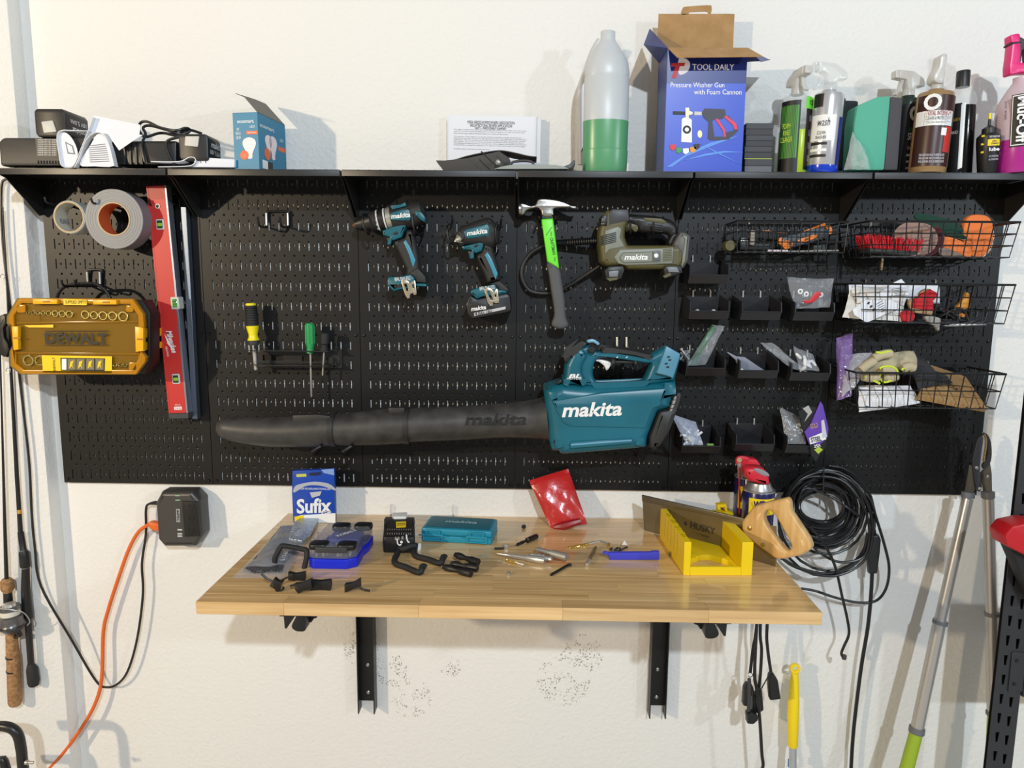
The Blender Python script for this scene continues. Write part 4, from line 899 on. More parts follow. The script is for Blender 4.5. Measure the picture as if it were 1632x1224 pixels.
# ---------------------------------------------------------------- drill and driver
D = Zm(550, 310, 5.829)
TB = mat('tool_rubber', (38, 37, 36), .6); TLT = mat('tool_teal', (8, 92, 106), .4); CLIP = mat('belt_clip', (206, 194, 168), .3, .9)
def mak(t, box, Y, **k): tx(t, 'makita', box, Y, WHT, shear=.22, bold=.028, **k)
Yd = -.05
t = thing('cordless_drill', 'teal and black cordless drill without battery on the third panel', 'drill', U(640, 470, Yd))
pr('grip', D([(575, 330), (640, 330), (690, 560), (700, 690), (770, 800), (560, 800), (575, 700), (480, 500), (450, 440), (560, 400)]), Yd, .034, TB, t, .012, rn=.004, seg=3)
o_ = U(*D(600, 170), Yd); axd = (U(*D(80, 285), Yd) - U(*D(690, 150), Yd)).normalized()
K = px(Yd, 600, 380) / 5.829
c0 = U(*D(715, 150), Yd)
def along(x): return U(*D(x, 285 - (x - 80) * .19), Yd)
def ring(nm, x0, r0, x1, r1, m, n=24, r2=None):
    a, b = along(x0), along(x1); d = b - a
    return obj(nm, G().lathe([(r0 * K, 0), (r1 * K, d.length)], a, d.normalized(), n), m, t)
obj('motor_housing', G().lathe([(60 * K, 0), (98 * K, .008), (113 * K, .03), (113 * K, .058), (104 * K, (along(440) - along(745)).length)], along(745), axd, 26), TB, t)
pr('teal_panel', D([(425, 105), (520, 95), (560, 75), (575, 110), (440, 145)]), Yd - .022, .016, TLT, t, .002); pr('name_panel', D([(425, 175), (570, 130), (600, 150), (615, 215), (600, 245), (440, 240), (415, 205)]), Yd - .0305, .008, TLT, t, .0015)
mak(t, (*D(425, 172), *D(605, 218)), Yd - .0348, ang=6)
pr('rear_panel', D([(650, 150), (715, 165), (752, 215), (745, 262), (700, 235), (660, 200)]), Yd - .022, .02, TLT, t, .004)
for q in ([(545, 145), (565, 120), (570, 122), (552, 147)], [(560, 142), (580, 118), (585, 120), (567, 144)], [(560, 235), (580, 258), (586, 256), (567, 234)], [(577, 234), (595, 255), (600, 252), (584, 232)]): pr('vent_slot', D(q), Yd - .0335, .004, BLKP, t)
ring('gear_collar', 435, 98, 392, 98, mat('gear_silver', (190, 186, 172), .35, .6)); ring('clutch_ring', 392, 99, 318, 96, BLK); ring('clutch_band', 385, 100, 372, 100, mat('band_white', (208, 208, 204), .4)); ring('clutch_band', 318, 98, 306, 97, mat('band_white', (208, 208, 204), .4)); ring('torque_ring', 306, 94, 240, 86, BLK2)
for i, (x, y, s_) in enumerate(((285, 195, '7'), (290, 240, '9'), (300, 280, '11'), (312, 318, '13'))): tx(t, s_, (*D(x - 9, y - 9), *D(x + 9, y + 9)), Yd - .0275, WHT)
ring('chuck', 240, 84, 125, 58, BLK); ring('chuck_nose', 128, 52, 100, 46, BLK); ring('chuck_jaws', 102, 40, 70, 20, mat('chuck_bronze', (160, 120, 96), .35, .9))
for r_ in (168, 205): ring('chuck_groove', r_, 74 if r_ > 180 else 68, r_ - 8, 73 if r_ > 180 else 67, BLKP)
pr('handle_collar', D([(355, 340), (540, 270), (580, 295), (535, 405), (470, 430), (440, 430), (425, 480), (415, 470), (425, 400), (365, 385)]), Yd, .04, TLT, t, .006, rn=.002)
pr('direction_switch', D([(445, 358), (475, 345), (493, 352), (485, 370), (452, 374)]), Yd - .0205, .004, BLKP, t, .001)
pr('trigger', D([(385, 392), (425, 400), (418, 475), (395, 470), (398, 430)]), Yd, .018, DGR, t, .004)
pr('grip_stripe', D([(545, 440), (565, 422), (610, 505), (655, 610), (632, 682), (595, 560)]), Yd - .0165, .004, mat('teal_bright', (60, 140, 168), .35), t, .001)
pr('foot', D([(408, 800), (425, 765), (480, 762), (490, 775), (620, 738), (660, 775), (670, 825), (775, 830), (770, 850), (655, 855), (650, 870), (520, 885), (470, 902), (410, 845)]), Yd - .004, .058, TLT, t, .006, rn=.002)
pr('foot_grey', D([(600, 735), (690, 680), (760, 760), (772, 825), (670, 820), (655, 772)]), Yd, .05, TB, t, .006)
pr('foot_slot', D([(450, 850), (520, 838), (525, 858), (462, 868)]), Yd - .034, .002, BLKP, t)
tx(t, 'BRUSHLESS', (*D(462, 765), *D(605, 800)), Yd - .0336, WHT, ang=5)
pr('belt_clip', D([(522, 800), (545, 795), (575, 800), (590, 810), (600, 830), (635, 800), (650, 800), (664, 905), (662, 928), (640, 932), (630, 915), (605, 925), (600, 960), (580, 965), (560, 935), (540, 880)]), Yd - .036, .002, CLIP, t, .0004, holes=[D([(548, 830), (570, 825), (592, 890), (572, 900)]), D([(622, 838), (640, 832), (640, 870), (630, 872)])])
hk = thing('tool_hook', 'pair of black wire hooks holding the cordless drill', 'hook', U(655, 370, -.0015))
for l in ([(200, 180, -.002), (175, 185, -.04), (168, 200, -.085), (170, 290, -.09), (205, 350, -.085), (225, 355, -.05), (250, 130, -.002)], [(640, 190, -.09), (625, 210, -.09), (640, 320, -.09), (680, 370, -.07), (715, 360, -.04), (715, 375, -.002)]):
    obj('hook_wire', G().tube(cr([U(*D(x, y), z) for x, y, z in l], 5), .0024), WIRE, hk)
# impact driver
t = thing('impact_driver', 'teal and black impact driver with battery on the third panel', 'drill', U(780, 505, Yd))
pr('motor_housing', D([(1000, 405), (1035, 375), (1075, 300), (1290, 222), (1330, 215), (1370, 235), (1420, 290), (1440, 360), (1430, 440), (1380, 500), (1240, 470), (1100, 470), (1040, 430)]), Yd, .056, TB, t, .022, rn=.005, seg=4)
pr('nose', D([(1000, 400), (1030, 372), (1050, 455), (1020, 440)]), Yd, .03, BLK, t, .008); pr('nose_ring', D([(1028, 375), (1062, 352), (1072, 420), (1125, 458), (1075, 472), (1042, 430)]), Yd - .002, .054, mat('nose_silver', (170, 160, 140), .35, .8), t, .012)
pr('name_panel', D([(1105, 345), (1130, 325), (1280, 285), (1320, 275), (1345, 310), (1335, 385), (1140, 410), (1115, 395)]), Yd - .0255, .008, TLT, t, .002); mak(t, (*D(1128, 325), *D(1322, 372)), Yd - .0298, ang=8)
for x in range(4): pr('vent_slot', D([(1330, 240 + x * 12), (1352, 240 + x * 12), (1352, 246 + x * 12), (1330, 246 + x * 12)]), Yd - .0275, .003, BLKP, t); pr('vent_slot', D([(1352, 345 + x * 13), (1378, 350 + x * 13), (1378, 356 + x * 13), (1352, 351 + x * 13)]), Yd - .0275, .003, BLKP, t)
for q in ([(1255, 285), (1275, 268), (1281, 270), (1262, 288)], [(1275, 280), (1293, 263), (1299, 266), (1282, 283)], [(1270, 380), (1285, 398), (1291, 396), (1277, 379)], [(1290, 377), (1305, 395), (1311, 392), (1297, 375)]): pr('vent_slot', D(q), Yd - .029, .003, BLKP, t)
pr('handle_collar', D([(1085, 488), (1280, 440), (1295, 460), (1275, 530), (1220, 550), (1195, 552), (1190, 605), (1180, 600), (1178, 520), (1100, 515)]), Yd, .042, TLT, t, .006, rn=.002)
pr('direction_switch', D([(1198, 478), (1215, 465), (1240, 465), (1232, 480), (1205, 490)]), Yd - .0215, .004, BLKP, t, .001)
pr('trigger', D([(1130, 520), (1178, 522), (1180, 600), (1155, 598), (1148, 550)]), Yd, .018, DGR, t, .004)
pr('grip', D([(1290, 450), (1370, 470), (1385, 540), (1430, 680), (1445, 800), (1320, 830), (1300, 760), (1210, 570), (1270, 530)]), Yd, .034, TB, t, .012, rn=.004, seg=3)
pr('grip_stripe', D([(1300, 560), (1322, 535), (1362, 600), (1418, 735), (1398, 790), (1355, 680)]), Yd - .0165, .004, mat('teal_bright', (60, 140, 168), .35), t, .001)
pr('foot', D([(1165, 910), (1185, 880), (1260, 862), (1400, 830), (1420, 880), (1500, 890), (1510, 915), (1420, 935), (1280, 950), (1230, 970)]), Yd - .004, .058, TLT, t, .006, rn=.002)
pr('foot_grey', D([(1340, 830), (1440, 800), (1520, 870), (1528, 905), (1430, 905), (1410, 860)]), Yd, .052, TB, t, .006)
tx(t, 'BRUSHLESS', (*D(1250, 850), *D(1390, 882)), Yd - .0336, WHT, ang=7)
pr('battery', D([(1130, 1020), (1170, 935), (1230, 970), (1500, 915), (1535, 940), (1548, 1070), (1520, 1090), (1190, 1152), (1150, 1110)]), Yd + .004, .070, BLK, t, .005, rn=.003)
mak(t, (*D(1168, 1035), *D(1310, 1075)), Yd - .0315, ang=8)
pr('battery_stripe', D([(1198, 1100), (1490, 1040), (1490, 1065), (1200, 1130)]), Yd - .0312, .001, mat('stripe_grey', (190, 190, 190), .4), t); tx(t, '4.0Ah 18V', (*D(1205, 1083), *D(1370, 1118)), Yd - .0319, BLKP, ang=8, shear=.2, bold=.02)
pr('belt_clip', D([(1295, 885), (1320, 865), (1345, 870), (1365, 885), (1385, 915), (1400, 875), (1415, 880), (1430, 985), (1428, 1005), (1400, 1010), (1375, 1000), (1372, 1030), (1350, 1038), (1325, 1005)]), Yd - .036, .002, CLIP, t, .0004, holes=[D([(1318, 900), (1340, 892), (1375, 975), (1350, 985)]), D([(1388, 930), (1402, 925), (1405, 950), (1394, 955)])])
hk = thing('tool_hook', 'pair of black wire hooks holding the impact driver', 'hook', U(770, 390, -.0015))
for l in ([(995, 215, -.002), (995, 270, -.012), (960, 280, -.05), (948, 300, -.085), (955, 400, -.09), (985, 450, -.085), (1005, 440, -.07), (995, 290, -.06)], [(1450, 230, -.002), (1445, 300, -.03), (1420, 285, -.085), (1400, 310, -.09), (1405, 420, -.09), (1425, 455, -.08), (1450, 430, -.05)]):
    obj('hook_wire', G().tube(cr([U(*D(x, y), z) for x, y, z in l], 5), .0024), WIRE, hk)
# ---------------------------------------------------------------- hammer
D = Zm(810, 300, 5.323); Yh = -.055
t = thing('claw_hammer', 'claw hammer with bright green neck and grey grip', 'hammer', U(895, 523, Yh))
HS = mat('hammer_steel', (176, 172, 166), .32, 1, bump=(300, .15))
pr('hammer_head', cr(D([(88, 140), (130, 128), (200, 150), (235, 128), (255, 92), (340, 90), (470, 115), (582, 176), (520, 172), (420, 172), (385, 185), (382, 238), (290, 240), (275, 195), (240, 170), (160, 190), (135, 225), (98, 222)]), 3, True), Yh, .024, HS, t, .005, seg=3)
a_, b_ = U(*D(85, 180), Yh), U(*D(125, 178), Yh); obj('striking_face', G().lathe([(.014, 0), (.0165, .002), (.0165, .007), (.011, .011)], a_, (b_ - a_), 20), HS, t)
pr('neck_steel', D([(285, 225), (378, 222), (380, 262), (286, 268)]), Yh, .017, DGR, t, .003)
pr('neck', D([(280, 265), (380, 258), (402, 440), (432, 685), (330, 622)]), Yh, .026, mat('lime_green', (112, 232, 52), .4), t, .005, seg=3)
pr('grip', cr(D([(332, 625), (432, 685), (455, 790), (480, 960), (490, 1090), (512, 1150), (500, 1180), (440, 1195), (380, 1175), (368, 1140), (390, 1060), (365, 880), (345, 740)]), 3, True), Yh, .03, mat('grip_grey', (86, 86, 88), .7, bump=(500, .4)), t, .009, seg=3)
txt(t, 'CRAFTSMAN', MP(U(*D(378, 490), Yh - .0134), U(*D(388, 570), Yh) - U(*D(362, 420), Yh), Vector((1, 0, .1))), .042, .008, mat('dark_green_print', (30, 74, 30), .5), bold=.02)
for i in range(5):
    for bx in ((358, 370), (388, 585)): pr('neck_mark', D([(bx[0], bx[1] + i * 8), (bx[0] + 14, bx[1] - 3 + i * 8), (bx[0] + 14, bx[1] + i * 8), (bx[0], bx[1] + 3 + i * 8)]), Yh - .0134, .0006, mat('dark_green_print', (30, 74, 30), .5), t)
pr('neck_line', D([(368, 330), (374, 330), (322, 402), (318, 400)]), Yh - .0132, .0006, mat('dark_green_print', (30, 74, 30), .5), t)
hk = thing('hammer_hook', 'black U-shaped hook holding the claw hammer', 'hook', U(873, 350, -.0015))
for x in (262, 405): obj('hook_arm', G().tube(cr([U(*D(x, 300), -.002), U(*D(x, 262), -.02), U(*D(x, 255), -.07), U(*D(x, 238), -.078)], 4), .0026), WIRE, hk)
obj('hook_bar', G().tube([U(*D(262, 300), -.003), U(*D(405, 300), -.003)], .0026), WIRE, hk)
# ---------------------------------------------------------------- inflator
Yi = -.075
OLV = mat('olive_plastic', (88, 82, 48), .45); OLG = mat('grey_olive', (128, 132, 120), .45); DKO = mat('inflator_black', (34, 33, 32), .42)
t = thing('tyre_inflator', 'olive and black cordless inflator with hose on the fourth panel', 'inflator', U(1020, 445, Yi))
pr('body', D([(755, 420), (765, 350), (790, 235), (830, 195), (1000, 200), (1010, 290), (980, 350), (975, 420), (1000, 490), (1440, 490), (1470, 520), (1465, 640), (1420, 690), (1000, 690), (960, 660), (830, 665), (775, 630)]), Yi, .075, OLV, t, .012, rn=.003, seg=3)
pr('front_plate', D([(820, 360), (930, 325), (960, 345), (945, 420), (985, 495), (860, 520), (820, 560)]), Yi - .034, .012, OLG, t, .003)
for i in range(6): pr('vent_slot', D([(822, 395 + i * 15), (915, 372 + i * 15), (915, 380 + i * 15), (822, 403 + i * 15)]), Yi - .0405, .002, BLKP, t)
for i in range(5): pr('vent_slot', D([(782, 405 + i * 17), (812, 400 + i * 17), (812, 410 + i * 17), (782, 417 + i * 17)]), Yi - .038, .002, BLKP, t)
pr('name_plate', D([(895, 585), (945, 520), (1290, 510), (1400, 500), (1390, 640), (1000, 655), (930, 640)]), Yi - .035, .012, OLG, t, .003)
pr('name_border', D([(945, 585), (975, 545), (1290, 535), (1290, 625), (980, 635), (948, 605)]), Yi - .0415, .002, mat('plate_line', (84, 86, 76), .5), t); pr('name_field', D([(952, 586), (978, 551), (1222, 543), (1222, 620), (982, 628), (955, 604)]), Yi - .0428, .002, OLG, t)
mak(t, (*D(985, 560), *D(1185, 608)), Yi - .0442, ang=1)
pr('power_button_pad', D([(1228, 532), (1288, 528), (1288, 610), (1228, 612)]), Yi - .0432, .002, mat('button_pad', (96, 96, 100), .5), t, .0005); pr('power_button', circ(*D(1255, 572), 3.6, 14), Yi - .0446, .003, WHT, t, .0006)
for i in range(8): pr('vent_slot', D([(1312, 515 + i * 14), (1388, 510 + i * 14), (1388, 517 + i * 14), (1312, 522 + i * 14)]), Yi - .0415, .002, OLV, t)
pr('head_cap', D([(835, 215), (870, 185), (1005, 190), (1015, 290), (980, 300), (838, 330)]), Yi - .002, .076, mat('cap_grey', (62, 62, 66), .45), t, .008)
pr('gauge_panel', D([(782, 245), (830, 235), (825, 325), (770, 320)]), Yi - .012, .07, DKO, t, .004)
tx(t, '28.5', (*D(790, 255), *D(818, 280)), Yi - .048, mat('lcd_grey', (150, 150, 140), .4)); tx(t, 'psi', (*D(790, 290), *D(815, 310)), Yi - .048, mat('lcd_grey', (150, 150, 140), .4))
pr('top_handle', cr(D([(1000, 225), (1080, 225), (1250, 240), (1370, 270), (1425, 320), (1430, 390), (1400, 430), (1370, 420), (1340, 390), (1250, 385), (1110, 375), (1080, 330), (1000, 300)]), 3, True), Yi, .04, DKO, t, .015, seg=4)
pr('handle_inlay', D([(1145, 250), (1300, 258), (1345, 285), (1320, 300), (1160, 275)]), Yi - .020, .004, OLV, t, .001)
for i in range(4): pr('grip_rib', D([(1190, 300 + i * 17), (1310, 312 + i * 17), (1310, 319 + i * 17), (1190, 307 + i * 17)]), Yi - .0195, .004, BLKP, t)
pr('trigger', cr(D([(985, 350), (1010, 300), (1060, 292), (1095, 310), (1098, 350), (1075, 375), (1030, 350), (1000, 375)]), 3, True), Yi, .028, OLV, t, .004)
pr('end_housing', D([(1400, 430), (1440, 370), (1480, 385), (1520, 410), (1500, 620), (1465, 680), (1420, 690), (1440, 600), (1370, 490)]), Yi + .002, .078, mat('end_grey', (84, 82, 78), .45), t, .008, rn=.003)
pr('end_trim', D([(1480, 400), (1518, 412), (1496, 620), (1468, 672), (1480, 560), (1500, 440)]), Yi - .036, .008, OLG, t, .001)
pr('end_arch', cr(D([(1340, 470), (1375, 400), (1420, 390), (1395, 440), (1370, 490)]), 3, True), Yi, .05, DKO, t, .006)
pr('foot', D([(800, 700), (840, 665), (960, 660), (970, 700), (945, 770), (870, 790), (815, 780)]), Yi - .006, .08, DKO, t, .006); pr('foot_pad', D([(852, 705), (938, 698), (928, 750), (858, 752)]), Yi - .047, .003, mat('pad_grey', (120, 124, 130), .4), t, .001); pr('foot_trim', D([(830, 765), (930, 755), (925, 775), (860, 788)]), Yi - .047, .003, OLV, t)
pr('foot', D([(1290, 690), (1310, 660), (1440, 660), (1455, 720), (1330, 765), (1300, 750)]), Yi - .006, .08, DKO, t, .006); pr('foot_pad', D([(1345, 672), (1430, 668), (1452, 715), (1362, 712)]), Yi - .047, .003, mat('pad_grey', (120, 124, 130), .4), t, .001); pr('foot_trim', D([(1310, 745), (1370, 715), (1385, 735), (1330, 762)]), Yi - .047, .003, OLV, t)
hp = [(760, 445, -.06), (560, 462, -.035), (400, 468, -.022), (300, 490, -.018), (190, 555, -.018), (125, 660, -.018), (120, 770, -.018), (180, 865, -.018), (290, 892, -.018), (400, 880, -.018), (500, 835, -.02), (650, 740, -.025), (775, 660, -.035)]
obj('air_hose', G().tube(cr([U(*D(x, y), z) for x, y, z in hp], 6), .0052, 10), DKO, t)
sp = [U(*D(755 - i * 6.6, 444 + i * .45), -.058 + i * .0007) for i in range(54)]
g = G()
for i in range(0, 54, 3): g.tube([sp[i], sp[i] + (sp[1] - sp[0]) * 1.3], .0092, 12)
obj('spring_guard', g, BLK, t, kind='stuff')
hk = thing('tool_hook', 'pair of black hooks holding the inflator handle', 'hook', U(1025, 330, -.0015))
for x in (1035, 1232): obj('hook_arm', G().tube(cr([U(*D(x + 5, 180), -.002), U(*D(x + 5, 270), -.006), U(*D(x + 2, 378), -.06), U(*D(x, 372), -.105), U(*D(x, 290), -.115)], 5), .003), BLK, hk)
# ---------------------------------------------------------------- leaf blower
D = Zm(800, 500, 5.1); Yb = -.105
BTL = mat('blower_teal', (22, 104, 124), .34, var=(7, (16, 92, 110))); BBK = mat('blower_black', (40, 39, 38), .5)
t = thing('leaf_blower', 'teal leaf blower with long black tube hung across the pegboard', 'leaf blower', U(900, 718, Yb))
body = D([(335, 600), (345, 580), (480, 535), (600, 548), (800, 562), (1150, 545), (1385, 520), (1370, 600), (1330, 740), (1240, 765), (1160, 965), (1150, 1050), (1060, 1062), (540, 1105), (470, 1105), (455, 1080), (400, 1080), (380, 1010), (345, 690)])
hole = cr(D([(735, 480), (745, 400), (775, 360), (860, 350), (1000, 370), (1130, 395), (1200, 400), (1190, 440), (1150, 525), (1090, 545), (800, 560), (755, 535)]), 3, True)
pr('motor_housing', rnd(body, 3), Yb, .135, BTL, t, .03, seg=5)
Yg = Yb - .03
hand = D([(480, 545), (500, 520), (515, 400), (560, 310), (640, 255), (700, 245), (770, 290), (1180, 345), (1270, 290), (1330, 255), (1440, 320), (1440, 350), (1390, 540), (1150, 575), (800, 590), (600, 580)])
pr('carry_handle', rnd(hand, 2), Yg, .05, BTL, t, .012, holes=[hole], seg=3)
pr('handle_shoulder', rnd(D([(478, 560), (500, 520), (515, 400), (560, 310), (640, 258), (690, 330), (650, 400), (645, 460), (690, 560)]), 2), Yb - .02, .09, BTL, t, .014, seg=3)
pr('side_panel', D([(405, 705), (800, 640), (1340, 600), (1290, 745), (1225, 770), (1165, 930), (560, 918), (500, 890), (440, 790)]), Yb - .064, .016, BTL, t, .006, rn=.004)
mak(t, (*D(485, 720), *D(975, 836)), Yb - .0725, ang=2.5)
tx(t, 'BL', (*D(540, 490), *D(645, 522)), Yb - .0655, WHT, ang=2, shear=.25, bold=.03); tx(t, 'MOTOR', (*D(525, 522), *D(645, 536)), Yb - .0655, WHT, shear=.25)
pr('top_grip', cr(D([(800, 275), (900, 270), (1070, 285), (1215, 335), (1190, 365), (1000, 330), (880, 310), (790, 300)]), 3, True), Yg, .056, BBK, t, .012, seg=3)
pr('handle_trim', D([(560, 310), (640, 255), (700, 240), (690, 215), (640, 205), (600, 250), (530, 330), (515, 400), (530, 385)]), Yb - .02, .085, BBK, t, .012)
obj('thumb_dial', G().lathe([(.0095, 0), (.0095, .006), (.007, .008)], U(*D(730, 290), Yb - .064), (0, -1, 0), 16), BLK, t)
pr('dial_arc', cr(D([(690, 215), (740, 205), (790, 235), (780, 255), (740, 232), (700, 235)]), 3, True), Yb - .06, .012, mat('teal_light', (110, 160, 190), .35), t, .002)
pr('dial_lug', D([(770, 290), (810, 240), (815, 260), (790, 300)]), Yb - .062, .008, BLK, t, .001)
pr('trigger', cr(D([(755, 378), (790, 368), (885, 395), (850, 460), (830, 425), (790, 392)]), 3, True), Yg, .022, mat('trigger_white', (226, 226, 226), .35), t, .004)
for x in (905, 1088): obj('handle_post', G().tube(cr([U(*D(x, 350), Yb - .04), U(*D(x, 400), Yb - .048), U(*D(x - 6, 440), Yb - .03)], 4), .0045), BBK, t)
pr('inner_grip', D([(900, 375), (1120, 380), (1090, 400), (905, 400)]), Yg, .03, BBK, t, .004)
pr('battery_cover', D([(1250, 480), (1330, 258), (1440, 320), (1440, 350), (1385, 520), (1330, 500)]), Yb - .058, .022, mat('teal_light2', (84, 140, 166), .38), t, .004)
for (x, y) in ((1345, 345), (1355, 370), (1325, 400), (1338, 428)): pr('vent_slot', D([(x, y), (x + 22, y), (x + 18, y + 12), (x - 3, y + 12)]), Yb - .0695, .002, BLKP, t)
pr('rear_intake', D([(1240, 760), (1335, 740), (1375, 605), (1415, 600), (1415, 680), (1320, 930), (1250, 1040), (1160, 1050), (1165, 960)]), Yb + .002, .13, BBK, t, .012, rn=.003)
for i in range(8): pr('intake_fin', D([(1398 - i * 12, 660 + i * 35), (1416 - i * 12, 662 + i * 35), (1404 - i * 12, 690 + i * 35), (1386 - i * 12, 688 + i * 35)]), Yb - .045, .03, mat('fin_grey', (150, 150, 152), .45), t)
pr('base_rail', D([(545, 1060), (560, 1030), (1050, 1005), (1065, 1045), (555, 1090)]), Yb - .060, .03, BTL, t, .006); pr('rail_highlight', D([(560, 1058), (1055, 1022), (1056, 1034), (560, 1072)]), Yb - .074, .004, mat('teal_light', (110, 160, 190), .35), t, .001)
pr('clip', D([(440, 545), (480, 532), (490, 555), (450, 572)]), Yb - .05, .02, BLK, t, .002)
for c in ((365, 605), (430, 1040)): obj('screw', G().lathe([(.0035, 0), (.0035, .002)], U(*D(*c), Yb - .062), (0, -1, 0), 12), BLKP, t)
D5 = Zm(320, 460, 4.08)
Yt = Yb
def seg_tube(nm, l, m, par=t, e=.9):
    pts = [(U(u, v, Yt), r_ * px(Yt, u, v)) for u, v, r_ in l]
    q = cr([(*p, r_) for p, r_ in pts], 4)
    g = G(); n = 20; v = []; f = []
    pp = [Vector(x[:3]) for x in q]; rr = [x[3] for x in q]
    return obj(nm, g.tube(pp, rr, 22), m, par)
TUB = mat('tube_black', (46, 45, 44), .46, var=(26, (66, 64, 62)), bump=(60, .12))
seg_tube('nozzle_tube', [(872, 666, 35), (850, 668, 31), (800, 670, 27.5), (740, 674, 27), (690, 676, 27), (648, 678, 27)], TUB)
seg_tube('middle_tube', [(650, 678, 28.5), (600, 681, 28), (560, 684, 26), (530, 684, 25)], TUB)
seg_tube('end_nozzle', [(532, 684, 26), (500, 686, 26), (460, 688, 24.5), (420, 688, 23), (380, 685, 20), (358, 682, 17), (348, 681, 10)], TUB)
seg_tube('tube_joint', [(653, 678, 29.5), (646, 678, 29.5)], BBK); seg_tube('tube_joint', [(536, 684, 27.5), (528, 684, 27.5)], BBK)
pr('joint_lug', D5([(605, 820), (770, 815), (850, 825), (845, 850), (770, 870), (605, 872)]), Yt - .018, .02, BBK, t, .002); pr('joint_lug', D5([(1225, 770), (1330, 772), (1325, 805), (1225, 808)]), Yt - .015, .02, BBK, t, .002)
txt(t, 'makita', MP(U(790, 668, Yt - .046), (1, 0, .015), (0, 0, 1)), .15, .03, mat('embossed_black', (34, 33, 33), .4), shear=.2, bold=.02)
hk = thing('blower_hook', 'pair of black prongs under the blower tube', 'hook', U(515, 715, -.0015))
for x in (690, 890): obj('hook_arm', G().tube(cr([U(*D5(x + 45, 1080), -.002), U(*D5(x + 60, 1050), -.06), U(*D5(x + 95, 1020), -.135), U(*D5(x + 30, 1062), -.15)], 4), .004), BLK, hk)
hk = thing('blower_hook', 'pair of black hooks under the blower handle', 'hook', U(995, 600, -.0015))
for x in (935, 1012): obj('hook_arm', G().tube(cr([U(*D(x, 190), -.002), U(*D(x, 260), -.006), U(*D(x, 330), -.012), U(*D(x, 372), -.07), U(*D(x, 350), -.16)], 5), .003), STD, hk)
hk = thing('blower_hook', 'black prong hook below the blower body at the right', 'hook', U(1060, 720, -.0015))
for l in ([(1090, 1150, -.002), (1100, 1120, -.05), (1070, 1090, -.12)], [(1240, 1090, -.16), (1260, 1040, -.1), (1355, 1150, -.002)]): obj('hook_arm', G().tube(cr([U(*D(x, y), z) for x, y, z in l], 5), .0042), BLK, hk)
# ================================================================ bins and wire baskets
def wire_basket(label, x0, x1, y0, y1, ztop, zbot, nx, ny, nz, splay=.012):
    """open wire basket hung on the board: rim, front, sides, bottom, hooks"""
    t = thing('wire_basket', label, 'basket', ((x0 + x1) / 2, y1, zbot), 'wire baskets on the pegboard')
    s = splay; rw = .0019
    T4 = [(x0, y1, ztop), (x0, y0, ztop), (x1, y0, ztop), (x1, y1, ztop)]; B4 = [(x0 + s, y1, zbot), (x0 + s, y0 + s * .6, zbot), (x1 - s, y0 + s * .6, zbot), (x1 - s, y1, zbot)]
    T4 = [Vector(p) for p in T4]; B4 = [Vector(p) for p in B4]
    obj('rim', G().tube(T4, rw * 1.5, 6, True), WIRE, t)
    def lerp(a, b, f): return a * (1 - f) + b * f
    fr = G()
    for i in range(1, nx):
        f = i / nx; fr.tube([lerp(T4[1], T4[2], f), lerp(B4[1], B4[2], f), lerp(B4[0], B4[3], f)], rw * .8, 5)
    for k in range(1, nz + 1):
        f = k / nz; fr.tube([lerp(T4[0], B4[0], f), lerp(T4[1], B4[1], f), lerp(T4[2], B4[2], f), lerp(T4[3], B4[3], f)], rw * .8, 5)
    for j in range(0, ny + 1):
        f = j / ny
        fr.tube([lerp(T4[0], T4[1], f), lerp(B4[0], B4[1], f), lerp(B4[3], B4[2], f), lerp(T4[3], T4[2], f)], rw * .8, 5)
    for i in range(0, nx + 1): fr.tube([lerp(T4[0], T4[3], i / nx), lerp(B4[0], B4[3], i / nx)], rw * .8, 5)
    obj('wire_grid', fr, WIRE, t, kind='stuff')
    for f in (.22, .72):
        p = lerp(T4[0], T4[3], f); obj('hanger', G().tube([p, p + Vector((0, -.001, .01)), p + Vector((0, .004, .013))], rw), STD, t)
    return t
bx0, bx1 = U(1321.5, 575.6, -.002).x, U(1541, 576, -.002).x
def bz(v, Y, u=1470): return U(u, v, Y).z
k1 = wire_basket('shallow wire basket with an orange multi-tool on the second panel from the right', U(1175, 353, -.1).x, U(1352, 353, -.1).x, -.1, -.003, bz(353, -.1, 1260), bz(402, -.1, 1260), 12, 2, 3, .004)
b2 = (bz(353, -.155), bz(409, -.155)); wire_basket('topmost of the three wire baskets, holding a red brush and sanding discs', bx0 + .004, bx1 - .004, -.155, -.003, *b2, 12, 4, 3)
b3 = (bz(453, -.155), bz(515, -.155)); wire_basket('middle of the three wire baskets, holding paper and red cloth', bx0, bx1, -.155, -.003, *b3, 12, 4, 3)
b4 = (bz(595, -.155), bz(651, -.155)); wire_basket('lowest of the three wire baskets, holding work gloves', bx0, bx1, -.155, -.003, *b4, 11, 4, 2)
